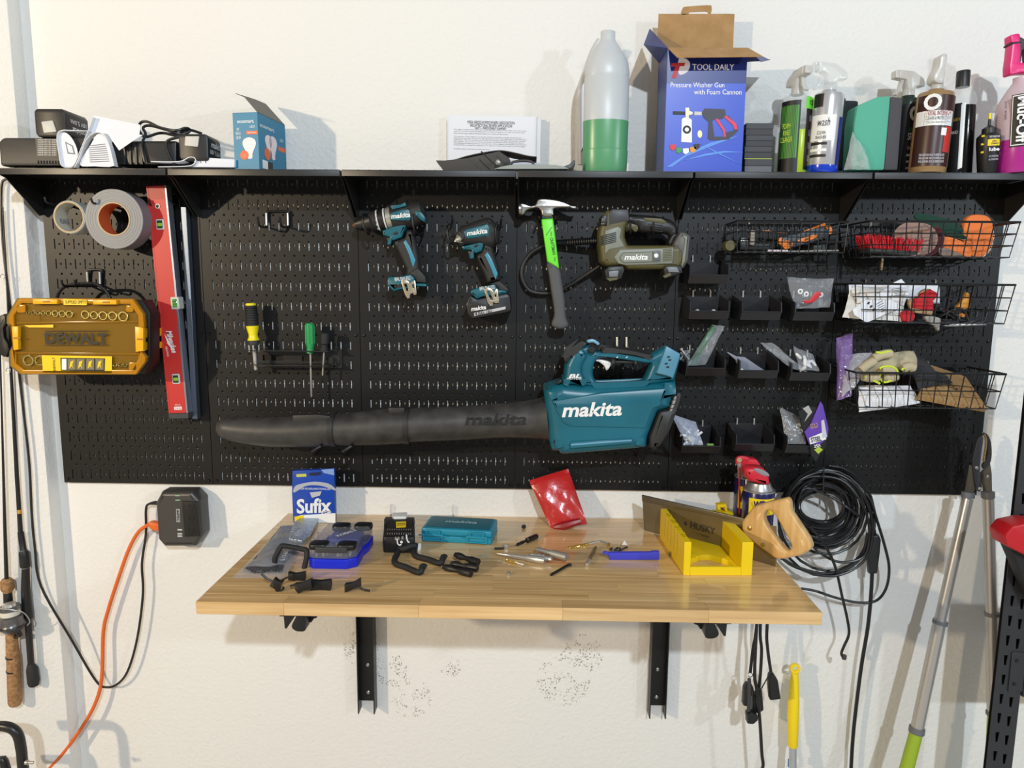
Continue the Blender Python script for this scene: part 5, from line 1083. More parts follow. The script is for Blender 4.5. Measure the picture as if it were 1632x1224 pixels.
# bins
def bin_mesh(w_=.096, d=.088, h=.058):
    th = .0022; pr_ = [(0, 0), (-d * .86, 0), (-d, h * .34), (-d, h * .40), (-d * .985, h * .72), (0, h)]
    out = {}
    g = G()
    for x in (-w_ / 2, w_ / 2 - th): g.side(pr_, x, x + th)
    return pr_
BN = mat('bin_black', (38, 38, 41), .3)
def part_bin(label):
    t = thing('parts_bin', label, 'bin', (0, 0, 0), 'black parts bins on the pegboard'); w_, d, h, th = .096, .088, .058, .0022
    for x in (-w_ / 2, w_ / 2 - th): obj('bin_side', G().side([(0, .0), (-d * .86, 0), (-d, h * .34), (-d, h * .42), (-d * .97, h * .74), (0, h)], x, x + th), BN, t)
    obj('bin_floor', G().box(-w_ / 2 + th, w_ / 2 - th, -d * .86, 0, 0, th), BN, t)
    obj('bin_front', G().side([(-d * .86, 0), (-d, h * .34), (-d + th, h * .34), (-d * .86 + th, th)], -w_ / 2 + th, w_ / 2 - th), BN, t)
    obj('bin_back', G().box(-w_ / 2 + th, w_ / 2 - th, -th, 0, th, h), BN, t)
    obj('front_lip', G().box(-w_ / 2 - .001, w_ / 2 + .001, -d - .002, -d + .0025, h * .33, h * .38, .0006, 1), BN, t)
    for x in (-1, 1): obj('side_lip', G().tube([(x * (w_ / 2 - .001), -d - .0005, h * .36), (x * (w_ / 2 - .001), -d * .975, h * .74), (x * (w_ / 2 - .001), 0, h)], .0018, 6), BN, t)
    for x in (-.022, .022): obj('peg', G().tube([(x, .006, h + .010), (x, -.002, h + .012), (x, -.0025, h - .004)], .0022, 6), STL, t)
    return t
# (front-lip centre px, bottom px) per bin
BINS = [(1128, 452, 'black parts bin hung alone just below the shallow basket'), (1128.5, 509, 'black parts bin with two white bits, left of the upper row of three'), (1211, 510, 'empty black parts bin in the middle of the upper row of three'),
        (1294.5, 511, 'black parts bin with a clear hardware bag, right of the upper row'), (1122.5, 599, 'black parts bin with a green bag, left of the second row'), (1206.5, 603, 'black parts bin with grey leaflets, middle of the second row'),
        (1288.5, 607, 'black parts bin with bags of white anchors, right of the second row'), (1115.5, 722, 'black parts bin with a cloudy bag and green chip, left of the bottom row'), (1200.5, 719, 'nearly empty black parts bin in the middle of the bottom row'),
        (1281, 722, 'black parts bin with a washer bag and purple packet, right of the bottom row')]
pb = part_bin(BINS[0][2]); kids(pb)
BP = []
for i, (u, v, lb) in enumerate(BINS):
    p = U(u, v, -.078); p = Vector((p.x, -.002, p.z)); BP.append(p)
    if i == 0: pb.location = p; WL[pb.name] = p
    else: copy_tree(pb, p, lb)
BAG = mat('bag_film', (206, 210, 216), .1, alpha=.2, spec=1, bump=(90, .8, .004)); HW = mat('zinc_hardware', (208, 208, 206), .35, .4); WP = mat('white_nylon', (238, 238, 236), .5)
def bag(label, cs, thk, m=BAG, amp=.003, seed=1, cat='bag', fill=None, name='zip_bag'):
    """cs: four (u,v,Y) corners, bottom-left, bottom-right, top-right, top-left"""
    P = [U(*c) for c in cs]; b = (P[0] + P[1]) / 2
    t = thing(name, label, cat, b)
    obj('film', G().pillow(P, thk, amp, 12, seed), m, t)
    q = random.Random(seed)
    if fill:
        nm, n, kind, mm, (f0, f1) = fill
        for i in range(n):
            u = q.uniform(.2, .8); v = q.uniform(f0, f1); c = (P[0] * (1 - u) + P[1] * u) * (1 - v) + (P[3] * (1 - u) + P[2] * u) * v + Vector((0, q.uniform(-.004, .002), 0))
            d = Vector((q.uniform(-1, 1), q.uniform(-.3, .3), q.uniform(-1, 1))).normalized()
            if kind == 'ring': obj(nm, G().prism([circ(c.x, c.z, .0065, 14), circ(c.x, c.z, .003, 14)], c.y - .0075, c.y - .006), mm, t)
            elif kind == 'screw': obj(nm, G().lathe([(.0018, 0), (.0018, .014), (.004, .015), (.004, .018)], c, d, 8), mm, t)
            else: obj(nm, G().lathe([(.0028, 0), (.0042, .006), (.003, .018)], c, d, 8), mm, t)
    return t
D = Zm(1060, 310, 5.829)
bag('clear bag of washers with red print standing in the upper right bin', [(*D(1205, 1060), -.08), (*D(1530, 1050), -.08), (*D(1565, 785), -.05), (*D(1130, 770), -.035)], .02, seed=3, fill=('washer', 3, 'ring', WP, (.3, .6)))
t = thing('red_clip', 'red plastic strip inside the clear bag in the upper right bin', 'strip', U(*D(1370, 970), -.07)); obj('strip', G().prism(Q(cr(D([(1280, 985), (1340, 975), (1390, 910), (1445, 905), (1430, 950), (1370, 1000), (1300, 1010)]), 3, True), -.095), -.097, -.094, .0008), mat('red_film', (196, 40, 50), .4), t)
for x in (300, 452):
    c = D(x, 1062); q = U(*c, -.07); obj('white_plug', G().lathe([(.008, 0), (.0075, .004), (.003, .008), (.0005, .009)], (q.x, q.y, BP[1].z + .0155), (0, 0, 1), 12), WP, label='white conical plug in the upper left bin, ' + ('left one' if x == 300 else 'right one'), cat='plug')
D = Zm(1060, 500, 5.1)
bag('clear zip bag with green film leaning out of the second-row left bin', [(*D(175, 425), -.075), (*D(330, 415), -.075), (*D(485, 100), -.05), (*D(380, 90), -.045)], .018, seed=5)
t = obj('green_film', G().pillow([U(*p) for p in ((*D(190, 415), -.07), (*D(240, 420), -.07), (*D(415, 130), -.05), (*D(385, 85), -.05))], .008, .002, 8, 4), mat('green_film', (30, 110, 60), .25, alpha=.75), label='strip of green plastic film inside the second-row left bin', cat='film')
bag('bag of silver fasteners at the left of the second-row left bin', [(*D(165, 400), -.06), (*D(215, 410), -.06), (*D(190, 290), -.04), (*D(120, 310), -.04)], .014, seed=8, fill=('fastener', 6, 'screw', HW, (.2, .8)))
LF = mat('leaflet_grey', (128, 132, 146), .55)
t = obj('leaflet_bundle', G().prism(Q(D([(590, 440), (650, 458), (800, 458), (640, 350), (575, 345), (505, 308), (500, 315), (570, 375)]), -.06), -.068, -.056, .001), LF, label='bundle of grey leaflets in the second-row middle bin', cat='leaflets')
q = U(*D(628, 442), -.078); obj('white_plug', G().lathe([(.007, 0), (.0065, .004), (.002, .008)], (q.x, -.072, BP[5].z + .0155), (0, 0, 1), 12), WP, label='white plug beside the grey leaflets in the second-row middle bin', cat='plug')
bag('long clear bag sticking out of the second-row right bin', [(*D(1015, 440), -.075), (*D(1160, 475), -.075), (*D(870, 235), -.045), (*D(770, 238), -.045)], .010, seed=9)
bag('clear bag of white wall anchors in the second-row right bin', [(*D(1090, 450), -.082), (*D(1255, 470), -.08), (*D(1200, 330), -.05), (*D(1040, 260), -.045)], .02, seed=11, fill=('anchor', 9, 'anchor', WP, (.1, .6)))
bag('cloudy zip bag of small clips in the bottom row left bin', [(*D(170, 1065), -.08), (*D(310, 1065), -.08), (*D(250, 880), -.05), (*D(50, 815), -.045)], .02, mat('cloudy_film', (206, 212, 230), .2, alpha=.5, spec=.9, bump=(90, .6, .004)), seed=13, fill=('clip', 10, 'anchor', WP, (.05, .45)))
q = U(*D(367, 1045), -.075); obj('green_chip', G().box(q.x - .008, q.x + .008, -.08, -.07, BP[7].z + .003, BP[7].z + .024, .001), mat('chip_green', (120, 170, 70), .5), label='small green chip in the bottom row left bin', cat='chip')
bag('bag with white washers in the bottom row right bin', [(*D(985, 1060), -.08), (*D(1150, 1060), -.08), (*D(1100, 840), -.05), (*D(930, 760), -.045)], .02, mat('grey_film', (150, 152, 156), .12, alpha=.55, spec=1, bump=(110, .8, .004)), seed=15, fill=('washer', 2, 'ring', WP, (.45, .7)))
PUR = mat('purple_card', (96, 60, 168), .45)
t = thing('hanging_packet', 'purple and black product packet in the bottom row right bin', 'packet', U(*D(1220, 1190), -.09))
pr('packet_face', D([(1130, 960), (1180, 900), (1260, 712), (1280, 740), (1325, 930), (1320, 1000), (1260, 1060), (1170, 1060)]), -.092, .006, PUR, t, .001); pr('packet_edge', D([(1268, 870), (1290, 860), (1315, 1000), (1275, 1010)]), -.096, .003, mat('packet_window', (196, 200, 210), .2), t)
pr('packet_black', D([(1080, 790), (1170, 750), (1230, 760), (1180, 890), (1130, 960)]), -.088, .005, BLKP, t); pr('packet_label', D([(1170, 1010), (1290, 960), (1310, 1020), (1180, 1062)]), -.0965, .001, WHT, t); tx(t, 'STEEL', (*D(1185, 1000), *D(1270, 1040)), -.098, BLKP, ang=12, bold=.02)
pr('packet_base', D([(1170, 1060), (1310, 1022), (1300, 1060), (1222, 1200), (1185, 1150)]), -.091, .006, BLKP, t); pr('packet_square', D([(1212, 1105), (1250, 1080), (1282, 1105), (1245, 1140)]), -.0945, .001, mat('lime_print', (190, 200, 50), .5), t); tx(t, '25X', (*D(1210, 1060), *D(1265, 1085)), -.0945, WHT, ang=15, bold=.02)
tx(t, 'GOLD', (*D(1180, 890), *D(1240, 930)), -.0955, mat('gold_text', (206, 170, 50), .5), ang=15); pr('packet_screw', D([(1118, 770), (1165, 745), (1195, 800), (1130, 880), (1160, 815)]), -.0912, .001, mat('print_grey', (170, 170, 168), .5), t)
# basket 1 contents
D = Zm(1150, 330, 8.16); zf = bz(402, -.1, 1260) + .003
ORP = mat('tool_orange', (232, 128, 40), .4); SLT = mat('slate_grip', (62, 68, 76), .5)
t = thing('multi_tool', 'orange and grey folding multi-tool lying in the shallow basket', 'multi-tool', U(*D(1080, 540), -.06))
Ym = -.065
pr('handle', cr(D([(740, 430), (800, 385), (1030, 335), (1200, 270), (1330, 235), (1420, 250), (1425, 330), (1330, 390), (1220, 440), (980, 510), (830, 545), (760, 510)]), 3, True), Ym, .018, SLT, t, .003)
pr('handle_inlay', D([(985, 430), (1200, 355), (1245, 365), (1235, 400), (1010, 480)]), Ym - .0095, .003, ORP, t, .001); tx(t, 'GERBER', (*D(1070, 405), *D(1145, 432)), Ym - .0115, BLKP, ang=16)
pr('pivot_end', cr(D([(740, 470), (745, 410), (790, 392), (800, 440), (850, 435), (915, 460), (905, 520), (830, 548), (790, 515)]), 3, True), Ym - .008, .008, ORP, t, .001, holes=[D([(855, 480), (880, 458), (905, 478), (885, 500)])])
pr('top_spring', D([(1030, 325), (1200, 258), (1335, 208), (1350, 225), (1340, 245), (1160, 290), (1040, 335)]), Ym - .006, .008, ORP, t, .001); pr('tail_end', cr(D([(1350, 260), (1390, 242), (1425, 275), (1425, 340), (1390, 355), (1375, 330), (1400, 300), (1370, 290)]), 3, True), Ym - .008, .01, ORP, t, .001)
t = thing('hex_key_set', 'black hex key set with grey clip at the left of the shallow basket', 'hex keys', U(*D(400, 560), -.06))
pr('key_body', D([(215, 480), (240, 395), (350, 395), (360, 470), (600, 470), (610, 560), (220, 560)]), -.05, .02, BLK, t, .003); pr('grey_clip', D([(380, 300), (445, 305), (430, 470), (415, 500), (360, 490)]), -.066, .004, mat('clip_taupe', (140, 134, 120), .5), t, .001); tx(t, 'Allen', (*D(240, 428), *D(340, 455)), -.0605, WHT, bold=.02)
obj('roll_end', G().lathe([(.012, 0), (.013, .004), (.013, .03)], U(*D(115, 500), -.08), (0, 1, 0), 16), mat('olive_dark', (84, 80, 44), .5), label='olive end of a small roll at the left end of the shallow basket', cat='roll')
pr('screw_blade', D([(535, 300), (700, 315), (830, 335), (830, 345), (700, 330), (535, 318)]), -.04, .005, ORP, None, .001, label='thin orange blade lying behind the multi-tool', cat='blade')
obj('steel_rod', G().tube([U(*D(600, 568), -.085), U(*D(860, 572), -.085)], .0028), mat('pale_rod', (220, 206, 214), .35), label='pale metal rod on the floor of the shallow basket', cat='rod')
obj('steel_strip', G().tube([U(*D(860, 578), -.08), U(*D(1520, 565), -.08)], .002), STD, label='long steel strip along the shallow basket floor', cat='strip')
pr('small_tin', rnd(D([(1165, 500), (1320, 490), (1330, 575), (1165, 580)]), 2), -.055, .03, mat('tin_green', (58, 64, 58), .5), None, .003, label='small dark green tin under the multi-tool', cat='tin')
obj('black_pliers', G().tube(cr([U(*D(1200, 470), -.045), U(*D(1350, 455), -.045), U(*D(1560, 460), -.045)], 3), .0045), BLK, label='black tool handle at the right of the shallow basket', cat='handle')
# basket 2 contents
D = Zm(1310, 320, 5.068); z2 = b2[1] + .003
t = thing('scrub_brush', 'drill scrub brush with red bristles in the topmost basket', 'brush', U(*D(530, 450), -.08))
pr('brush_back', D([(330, 385), (740, 410), (735, 455), (340, 420)]), -.085, .06, mat('brush_black', (48, 50, 50), .6), t, .004)
RB = mat('red_bristle', (226, 40, 52), .6)
q = random.Random(3); g = G()
c0, c1, c2, c3 = [U(*D(*p), -.085) for p in ((335, 385), (725, 415), (760, 325), (300, 285))]
for i in range(430):
    u = q.random(); w_ = q.uniform(-.036, .03); a = c0.lerp(c1, u) + Vector((0, w_, .0)); b = c3.lerp(c2, u + q.uniform(-.03, .03)) + Vector((0, w_ * 1.15 + q.uniform(-.004, .004), q.uniform(-.003, .004)))
    g.tube([a, b], [.0009, .0011], 4)
obj('bristles', g, RB, t, kind='stuff')
obj('hex_shank', G().tube([U(*D(490, 455), -.085), U(*D(480, 560), -.085)], .0032, 6), mat('shank_bronze', (150, 126, 100), .35, .6), t)
def disc(label, c, r, tilt, Y, m, mb):
    o = U(*D(*c), Y); ax = Vector((math.sin(math.radians(tilt)), -math.cos(math.radians(tilt)), .12)).normalized(); k = px(Y, *D(*c)) / 5.068
    t = thing('sanding_disc', label, 'sanding disc', o - Vector((0, 0, r * k)), 'sanding discs in the topmost basket')
    obj('disc_face', G().lathe([(r * k, 0), (r * k, .0014)], o, ax, 30), m, t); obj('disc_back', G().lathe([(r * k, -.0012), (r * k, 0)], o, ax, 30), mb, t)
TN = mat('disc_taupe', (150, 122, 112), .85); MR = mat('disc_maroon', (92, 40, 46), .9); WB = mat('disc_edge', (206, 190, 184), .8)
disc('taupe sanding disc at the front of the row in the topmost basket', (720, 310), 142, -22, -.105, TN, WB)
disc('taupe sanding disc second in the row in the topmost basket', (775, 318), 140, -30, -.090, TN, WB)
disc('maroon sanding disc third in the row in the topmost basket', (830, 318), 140, -36, -.075, MR, WB)
disc('maroon sanding disc at the back of the row in the topmost basket', (860, 322), 138, -40, -.060, MR, WB)
GRP = mat('green_pad', (24, 62, 48), .9, bump=(600, .5))
t = thing('sanding_sheets', 'folded dark green sanding sheets on top of the topmost basket', 'sandpaper', U(*D(950, 270), -.07))
for i, l in enumerate(([(755, 150), (795, 102), (1030, 155), (1120, 215), (1130, 260), (1000, 230)], [(820, 165), (1000, 215), (1140, 275), (1145, 310), (900, 250)])): pr('sheet', cr(D(l), 3, True), -.07 - i * .012, .006, GRP, t, .001); pr('sheet_backing', cr(D([(x, y + 6) for x, y in l]), 3, True), -.066 - i * .012, .002, WB, t)
ORF = mat('orange_sheet', (232, 124, 62), .85)
t = thing('sanding_sponge', 'rounded orange sanding pad at the right of the topmost basket', 'sanding pad', U(*D(1250, 460), -.06))
pr('pad', cr(D([(1140, 170), (1190, 118), (1300, 118), (1355, 165), (1372, 280), (1340, 390), (1270, 455), (1200, 450), (1140, 400), (1120, 280)]), 4, True), -.06, .02, ORF, t, .005); pr('pad_rim', cr(D([(1345, 180), (1375, 290), (1345, 400), (1275, 460), (1335, 385), (1362, 290)]), 3, True), -.058, .02, WB, t, .001)
t = thing('sanding_sheets', 'curled orange sanding sheets lying in the topmost basket', 'sandpaper', U(*D(1060, 460), -.09))
pr('sheet', cr(D([(945, 310), (1000, 290), (1110, 320), (1190, 375), (1200, 450), (1150, 460), (980, 380)]), 3, True), -.09, .006, ORF, t, .001); pr('sheet_backing', D([(940, 380), (1000, 378), (1180, 455), (1000, 458), (945, 430)]), -.098, .003, mat('taupe_back', (128, 112, 104), .85), t, .001)
# basket 3 contents
t = thing('paper_packet', 'crumpled white paper packet with printed symbols in the middle basket', 'packet', U(*D(400, 985), -.09))
pr('card', D([(210, 672), (945, 685), (950, 830), (700, 830), (690, 790), (215, 950)]), -.05, .003, PAP, t)
obj('wrapper', G().pillow([U(*D(165, 940), -.12), U(*D(640, 980), -.12), U(*D(700, 690), -.09), (U(*D(240, 690), -.09))], .03, .005, 14, 21), mat('wrapper_white', (222, 220, 214), .6, bump=(60, .5, .004)), t)
pr('wrapper_corner', D([(580, 660), (640, 632), (675, 670), (700, 760), (560, 765), (380, 800), (560, 680)]), -.115, .002, PAP, t); pr('wrapper_flap', D([(245, 880), (365, 790), (560, 800), (640, 855), (480, 930), (360, 985), (260, 920)]), -.140, .002, PAP, t)
for x, y in ((375, 825), (397, 853), (418, 880)): pr('print_symbol', [(a + b, c + d) for (a, c), (b, d) in zip([D(x, y)] * 4, [(-2.4, 1), (.6, -2.4), (2.6, -.6), (-.4, 2.8)])], -.1414, .0006, BLKP, t)
for i in range(5): pr('print_line', D([(435 + i * 10, 835 + i * 15), (490 + i * 6, 805 + i * 18), (493 + i * 6, 809 + i * 18), (438 + i * 10, 839 + i * 15)]), -.1414, .0006, GP, t); pr('print_line', D([(560 + i * 8, 715 + i * 11), (640 + i * 5, 700 + i * 13), (642 + i * 5, 704 + i * 13), (562 + i * 8, 719 + i * 11)]), -.1166, .0006, GP, t)
RC = mat('red_cloth', (190, 34, 44), .85, bump=(200, .4))
t = thing('red_cloth', 'folded red and tan cloth tool in the middle basket', 'cloth', U(*D(820, 900), -.1))
pr('red_fold', D([(725, 800), (775, 775), (800, 745), (870, 715), (920, 740), (925, 775), (890, 810), (895, 880), (860, 890), (720, 865)]), -.10, .014, RC, t, .004); pr('tan_edge', D([(690, 810), (725, 785), (720, 865), (890, 890), (880, 925), (740, 905), (700, 870)]), -.103, .012, mat('tan_felt', (170, 140, 104), .85), t, .003); pr('tan_back', cr(D([(780, 745), (820, 715), (870, 712), (850, 740), (790, 770)]), 3, True), -.095, .01, mat('tan_felt', (170, 140, 104), .85), t, .002)
pr('rubber_stopper', cr(D([(640, 905), (690, 885), (735, 910), (730, 960), (690, 978), (640, 965)]), 3, True), -.12, .02, RC, None, .004, label='small round red stopper at the bottom of the middle basket', cat='stopper')
t = thing('cable_bundle', 'tangle of black cables with grey connector in the middle basket', 'cable', U(*D(1000, 1000), -.09))
q = random.Random(5)
for i in range(5): obj('cable', G().tube(cr([U(D(q.uniform(900, 1180), 0)[0], D(0, q.uniform(860, 980))[1], q.uniform(-.12, -.05)) for _ in range(7)], 5, True), .0032, 6, True), BLK, t)
pr('connector', cr(D([(820, 940), (870, 930), (950, 950), (945, 1010), (935, 1052), (900, 1010), (860, 990)]), 3, True), -.12, .012, mat('connector_grey', (150, 146, 140), .5), t, .003)
pr('amber_wedge', D([(1070, 870), (1120, 810), (1165, 738), (1185, 760), (1170, 870), (1120, 882)]), -.09, .014, mat('amber_wedge', (206, 140, 40), .5), None, .003, label='upright amber plastic wedge in the middle basket', cat='wedge'); pr('amber_clip', D([(1080, 930), (1120, 905), (1150, 920), (1140, 942)]), -.1, .012, mat('amber_clip', (214, 130, 40), .5), None, .002, label='small orange clip below the amber wedge', cat='clip')
obj('steel_ruler', G().prism(Q(D([(960, 1005), (1100, 985), (1300, 990), (1310, 1003), (1000, 1015)]), -.1), -.11, -.09, .001), STD, label='flat steel ruler on the floor of the middle basket', cat='ruler')
# basket 4 contents
D = Zm(1300, 500, 4.895); z4 = b4[1] + .004
bag('purple tinted bag with white contents at the left of the lowest basket', [(*D(165, 680), -.10), (*D(280, 640), -.12), (*D(290, 150), -.05), (*D(160, 190), -.04)], .03, mat('lilac_film', (150, 120, 190), .2, alpha=.55, spec=1, bump=(60, .7, .006)), seed=31)
bag('clear bag with a white roll in the lowest basket', [(*D(200, 650), -.12), (*D(320, 560), -.13), (*D(440, 300), -.07), (*D(230, 320), -.06)], .03, mat('pearl_film', (214, 214, 222), .15, alpha=.5, spec=1, bump=(60, .7, .006)), seed=33)
TNG = mat('glove_tan', (184, 172, 142), .9, bump=(250, .4)); BKG = mat('glove_black', (44, 45, 48), .85, bump=(400, .4)); LMG = mat('glove_lime', (206, 226, 60), .7)
t = thing('work_gloves', 'pair of tan and black work gloves with lime trim in the lowest basket', 'gloves', U(*D(600, 540), -.11))
obj('palm', G().pillow([U(*D(370, 480), -.12), U(*D(640, 470), -.12), U(*D(650, 300), -.09), U(*D(420, 330), -.09)], .05, .004, 12, 41), TNG, t)
obj('palm', G().pillow([U(*D(600, 430), -.10), U(*D(800, 450), -.10), U(*D(770, 290), -.08), U(*D(570, 300), -.08)], .05, .004, 12, 42), TNG, t)
for i, l in enumerate((((350, 440), (400, 400), (470, 360)), ((370, 490), (430, 500), (500, 490)), ((510, 440), (560, 440), (610, 460)), ((530, 480), (580, 500), (640, 480)), ((680, 430), (730, 410), (770, 430)), ((450, 350), (520, 320), (600, 310)))):
    obj('finger', G().tube(cr([U(*D(*p), -.135) for p in l], 4), [.011] * 8 + [.007], 12), TNG, t)
for l in (((500, 430), (520, 415), (580, 410), (625, 430), (640, 460)), ((505, 470), (500, 500), (540, 535), (610, 510)), ((670, 440), (700, 420), (740, 430)), ((470, 300), (520, 305), (560, 295), (585, 300)), ((380, 490), (450, 520), (500, 545))): obj('lime_trim', G().tube(cr([U(*D(*p), -.142) for p in l], 4), .0028, 6), LMG, t)
obj('cuff', G().pillow([U(*D(800, 600), -.11), U(*D(1000, 540), -.1), U(*D(830, 330), -.07), U(*D(710, 320), -.08)], .04, .004, 12, 43), BKG, t); obj('cuff_tail', G().pillow([U(*D(960, 560), -.10), U(*D(1070, 545), -.10), U(*D(1010, 480), -.08), U(*D(900, 430), -.08)], .03, .003, 10, 44), BKG, t)
obj('white_pouch', G().pillow([U(*D(335, 770), -.13), U(*D(820, 700), -.13), U(*D(740, 560), -.1), U(*D(335, 560), -.1)], .03, .004, 14, 45), mat('pouch_white', (222, 222, 226), .5, bump=(40, .5, .004)), label='crumpled white pouch under the gloves in the lowest basket', cat='pouch')
t = thing('flat_carton', 'flat brown cardboard carton leaning in the right of the lowest basket', 'carton', U(*D(1100, 760), -.1))
pa = [U(*D(800, 640), -.14), U(*D(1340, 740), -.135), U(*D(1170, 490), -.03), U(*D(900, 400), -.02)]
g = G(); n_ = (pa[1] - pa[0]).cross(pa[3] - pa[0]).normalized() * -.012
g.add([p for p in pa] + [p + n_ for p in pa], [(0, 1, 2, 3), (7, 6, 5, 4)] + [(i, 4 + i, 4 + (i + 1) % 4, (i + 1) % 4) for i in range(4)]); obj('carton_body', g, CARD, t)
mid = (pa[0] + pa[1] + pa[2] + pa[3]) / 4; txt(t, 'TOP', MP(mid + (pa[1] - pa[0]).cross(pa[3] - pa[0]).normalized() * .001, pa[1] - pa[0], pa[3] - pa[0]) @ Matrix.Rotation(math.radians(60), 4, 'Y'), .035, .02, BLKP)
# ================================================================ on the bench
D1t, D2t, D3t, D4t = Zm(350, 730, 5.44), Zm(580, 730, 5.44), Zm(780, 730, 5.44), Zm(1020, 710, 5.44)
def tz(p): q = T(p); return (q.x, q.y)
def flat(name, loop, z0, z1, m, t, b=0, sm=0, holes=None, **k):
    l = [tz(p) for p in (cr(loop, sm, True) if sm else loop)]
    L = [l] + [[tz(p) for p in h] for h in (holes or [])]
    return obj(name, G().slab(L, ZT + z0, ZT + z1, b), m, t, **k)
def stand(name, l, base, th, m, t, b=0, sm=0, holes=None, dy=0, **k):
    """upright outline on the vertical plane through the bench point 'base'"""
    Y = T(base).y + dy
    q = Q(cr(l, sm, True) if sm else l, Y); q = [(x, max(z, ZT + .0003)) for x, z in q]
    L = [q] + [Q(h, Y) for h in (holes or [])]
    return obj(name, G().prism(L, Y - th / 2, Y + th / 2, b), m, t, **k)
# zip bag lying flat
t = thing('zip_bag', 'large clear zip bag of black parts lying at the left of the bench', 'bag', T(D1t(330, 1000)))
bagl = [(95, 1045), (170, 945), (545, 585), (700, 555), (870, 560), (800, 690), (640, 930), (560, 1045), (330, 1050)]
flat('dark_contents', D1t([(530, 610), (640, 600), (690, 780), (560, 930), (540, 1000), (210, 985), (270, 930)]), .001, .007, mat('slate_contents', (66, 68, 74), .5, bump=(200, .6)), t, .002)
flat('small_screws', D1t([(210, 990), (290, 945), (560, 960), (540, 1010), (300, 1015)]), .002, .010, mat('gravel_silver', (120, 122, 128), .35, .6, bump=(420, 1, .004), var=(300, (30, 30, 34))), t, .003)
g = G(); c = [T(D1t(*p)) for p in ((105, 1045), (560, 1045), (860, 562), (560, 580))]
q_ = random.Random(4); ph = [q_.uniform(0, 6) for _ in range(4)]
def fb(u, v):
    p = c[0].lerp(c[1], u).lerp(c[3].lerp(c[2], u), v); e = min(1, 6 * min(u, 1 - u, v, 1 - v))
    return p + Vector((0, 0, .0012 + e * (.012 + .003 * math.sin(9 * u + 7 * v + ph[0]) + .003 * math.sin(17 * v - 6 * u + ph[1]))))
obj('film', g.grid(fb, 20, 20), mat('bag_clear', (216, 218, 226), .12, alpha=.34, spec=1, bump=(70, .6, .004)), t)
flat('foil_corner', D1t([(640, 600), (700, 560), (860, 562), (790, 700), (720, 760), (600, 740)]), .004, .014, mat('foil', (170, 186, 204), .2, .7, bump=(120, 1, .006)), t, .003)
a_, b_ = T(D1t(545, 890), .0172), T(D1t(580, 805), .0172); 
nrm = Vector((0, 0, 1)); xa_ = (b_ - a_).normalized(); za_ = nrm.cross(xa_)
txt(t, '0-11-67', MP((a_ + b_) / 2, xa_, za_), (b_ - a_).length, .010, WHT)
# card packet with spool
bs = D1t(800, 562); Ys = T(bs).y
SB = mat('packet_blue', (24, 70, 170), .3)
t = thing('line_packet', 'blue fishing line packet standing at the back of the bench', 'packet', T(bs))
def sp(name, l, m, th=.001, off=0, b=0, sm=0): return stand(name, D1t(l), bs, th, m, t, b, sm, dy=-off)
sp('packet_body', [(640, 105), (1000, 90), (1008, 470), (1005, 565), (648, 565), (635, 300)], SB, .018, -.010, .002)
sp('white_base', [(700, 495), (1004, 478), (1004, 562), (650, 562), (650, 520)], WHT, .001, .0004); sp('yellow_tag', [(648, 508), (728, 495), (730, 545), (652, 550)], YEL, .001, .0012)
sp('spool_window', [(650, 250), (700, 225), (820, 205), (940, 220), (1000, 262), (1002, 280), (900, 245), (820, 235), (740, 245), (645, 300)], mat('window_grey', (176, 180, 190), .25), .001, .0006, sm=3)
sp('hang_slot', [(775, 130), (875, 122), (876, 142), (850, 150), (800, 152), (776, 148)], mat('slot_dark', (16, 24, 60), .5), .001, .0004)
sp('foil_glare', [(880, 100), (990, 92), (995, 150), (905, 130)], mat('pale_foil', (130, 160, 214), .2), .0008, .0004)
tx(t, 'Sufix', (*D1t(665, 350), *D1t(972, 478)), Ys + .0003, WHT, ang=3, shear=.1, bold=.03)
sp('logo_fish', [(782, 298), (885, 288), (870, 325), (800, 345)], mat('silver_print', (190, 190, 196), .4), .001, .0008); tx(t, 'elite', (*D1t(800, 300), *D1t(865, 332)), Ys - .0008, BLKP, shear=.3)
tx(t, 'Super\nTough', (*D1t(655, 508), *D1t(722, 542)), Ys - .0012, BLKP); tx(t, 'Mono 17 lb', (*D1t(770, 520), *D1t(900, 540)), Ys - .0004, BLKP, ang=2); tx(t, 'GE', (*D1t(885, 462), *D1t(965, 490)), Ys + .0003, WHT, shear=.2, bold=.02)
tx(t, 'PREMIUM MONOFILAMENT FISHING LINE', (*D1t(672, 258), *D1t(960, 275)), Ys + .0001, WHT)
pr('silver_badge', D1t([(665, 140), (750, 135), (755, 160), (668, 165)]), Ys - .0, .001, mat('badge_yellow', (200, 200, 90), .4), t)
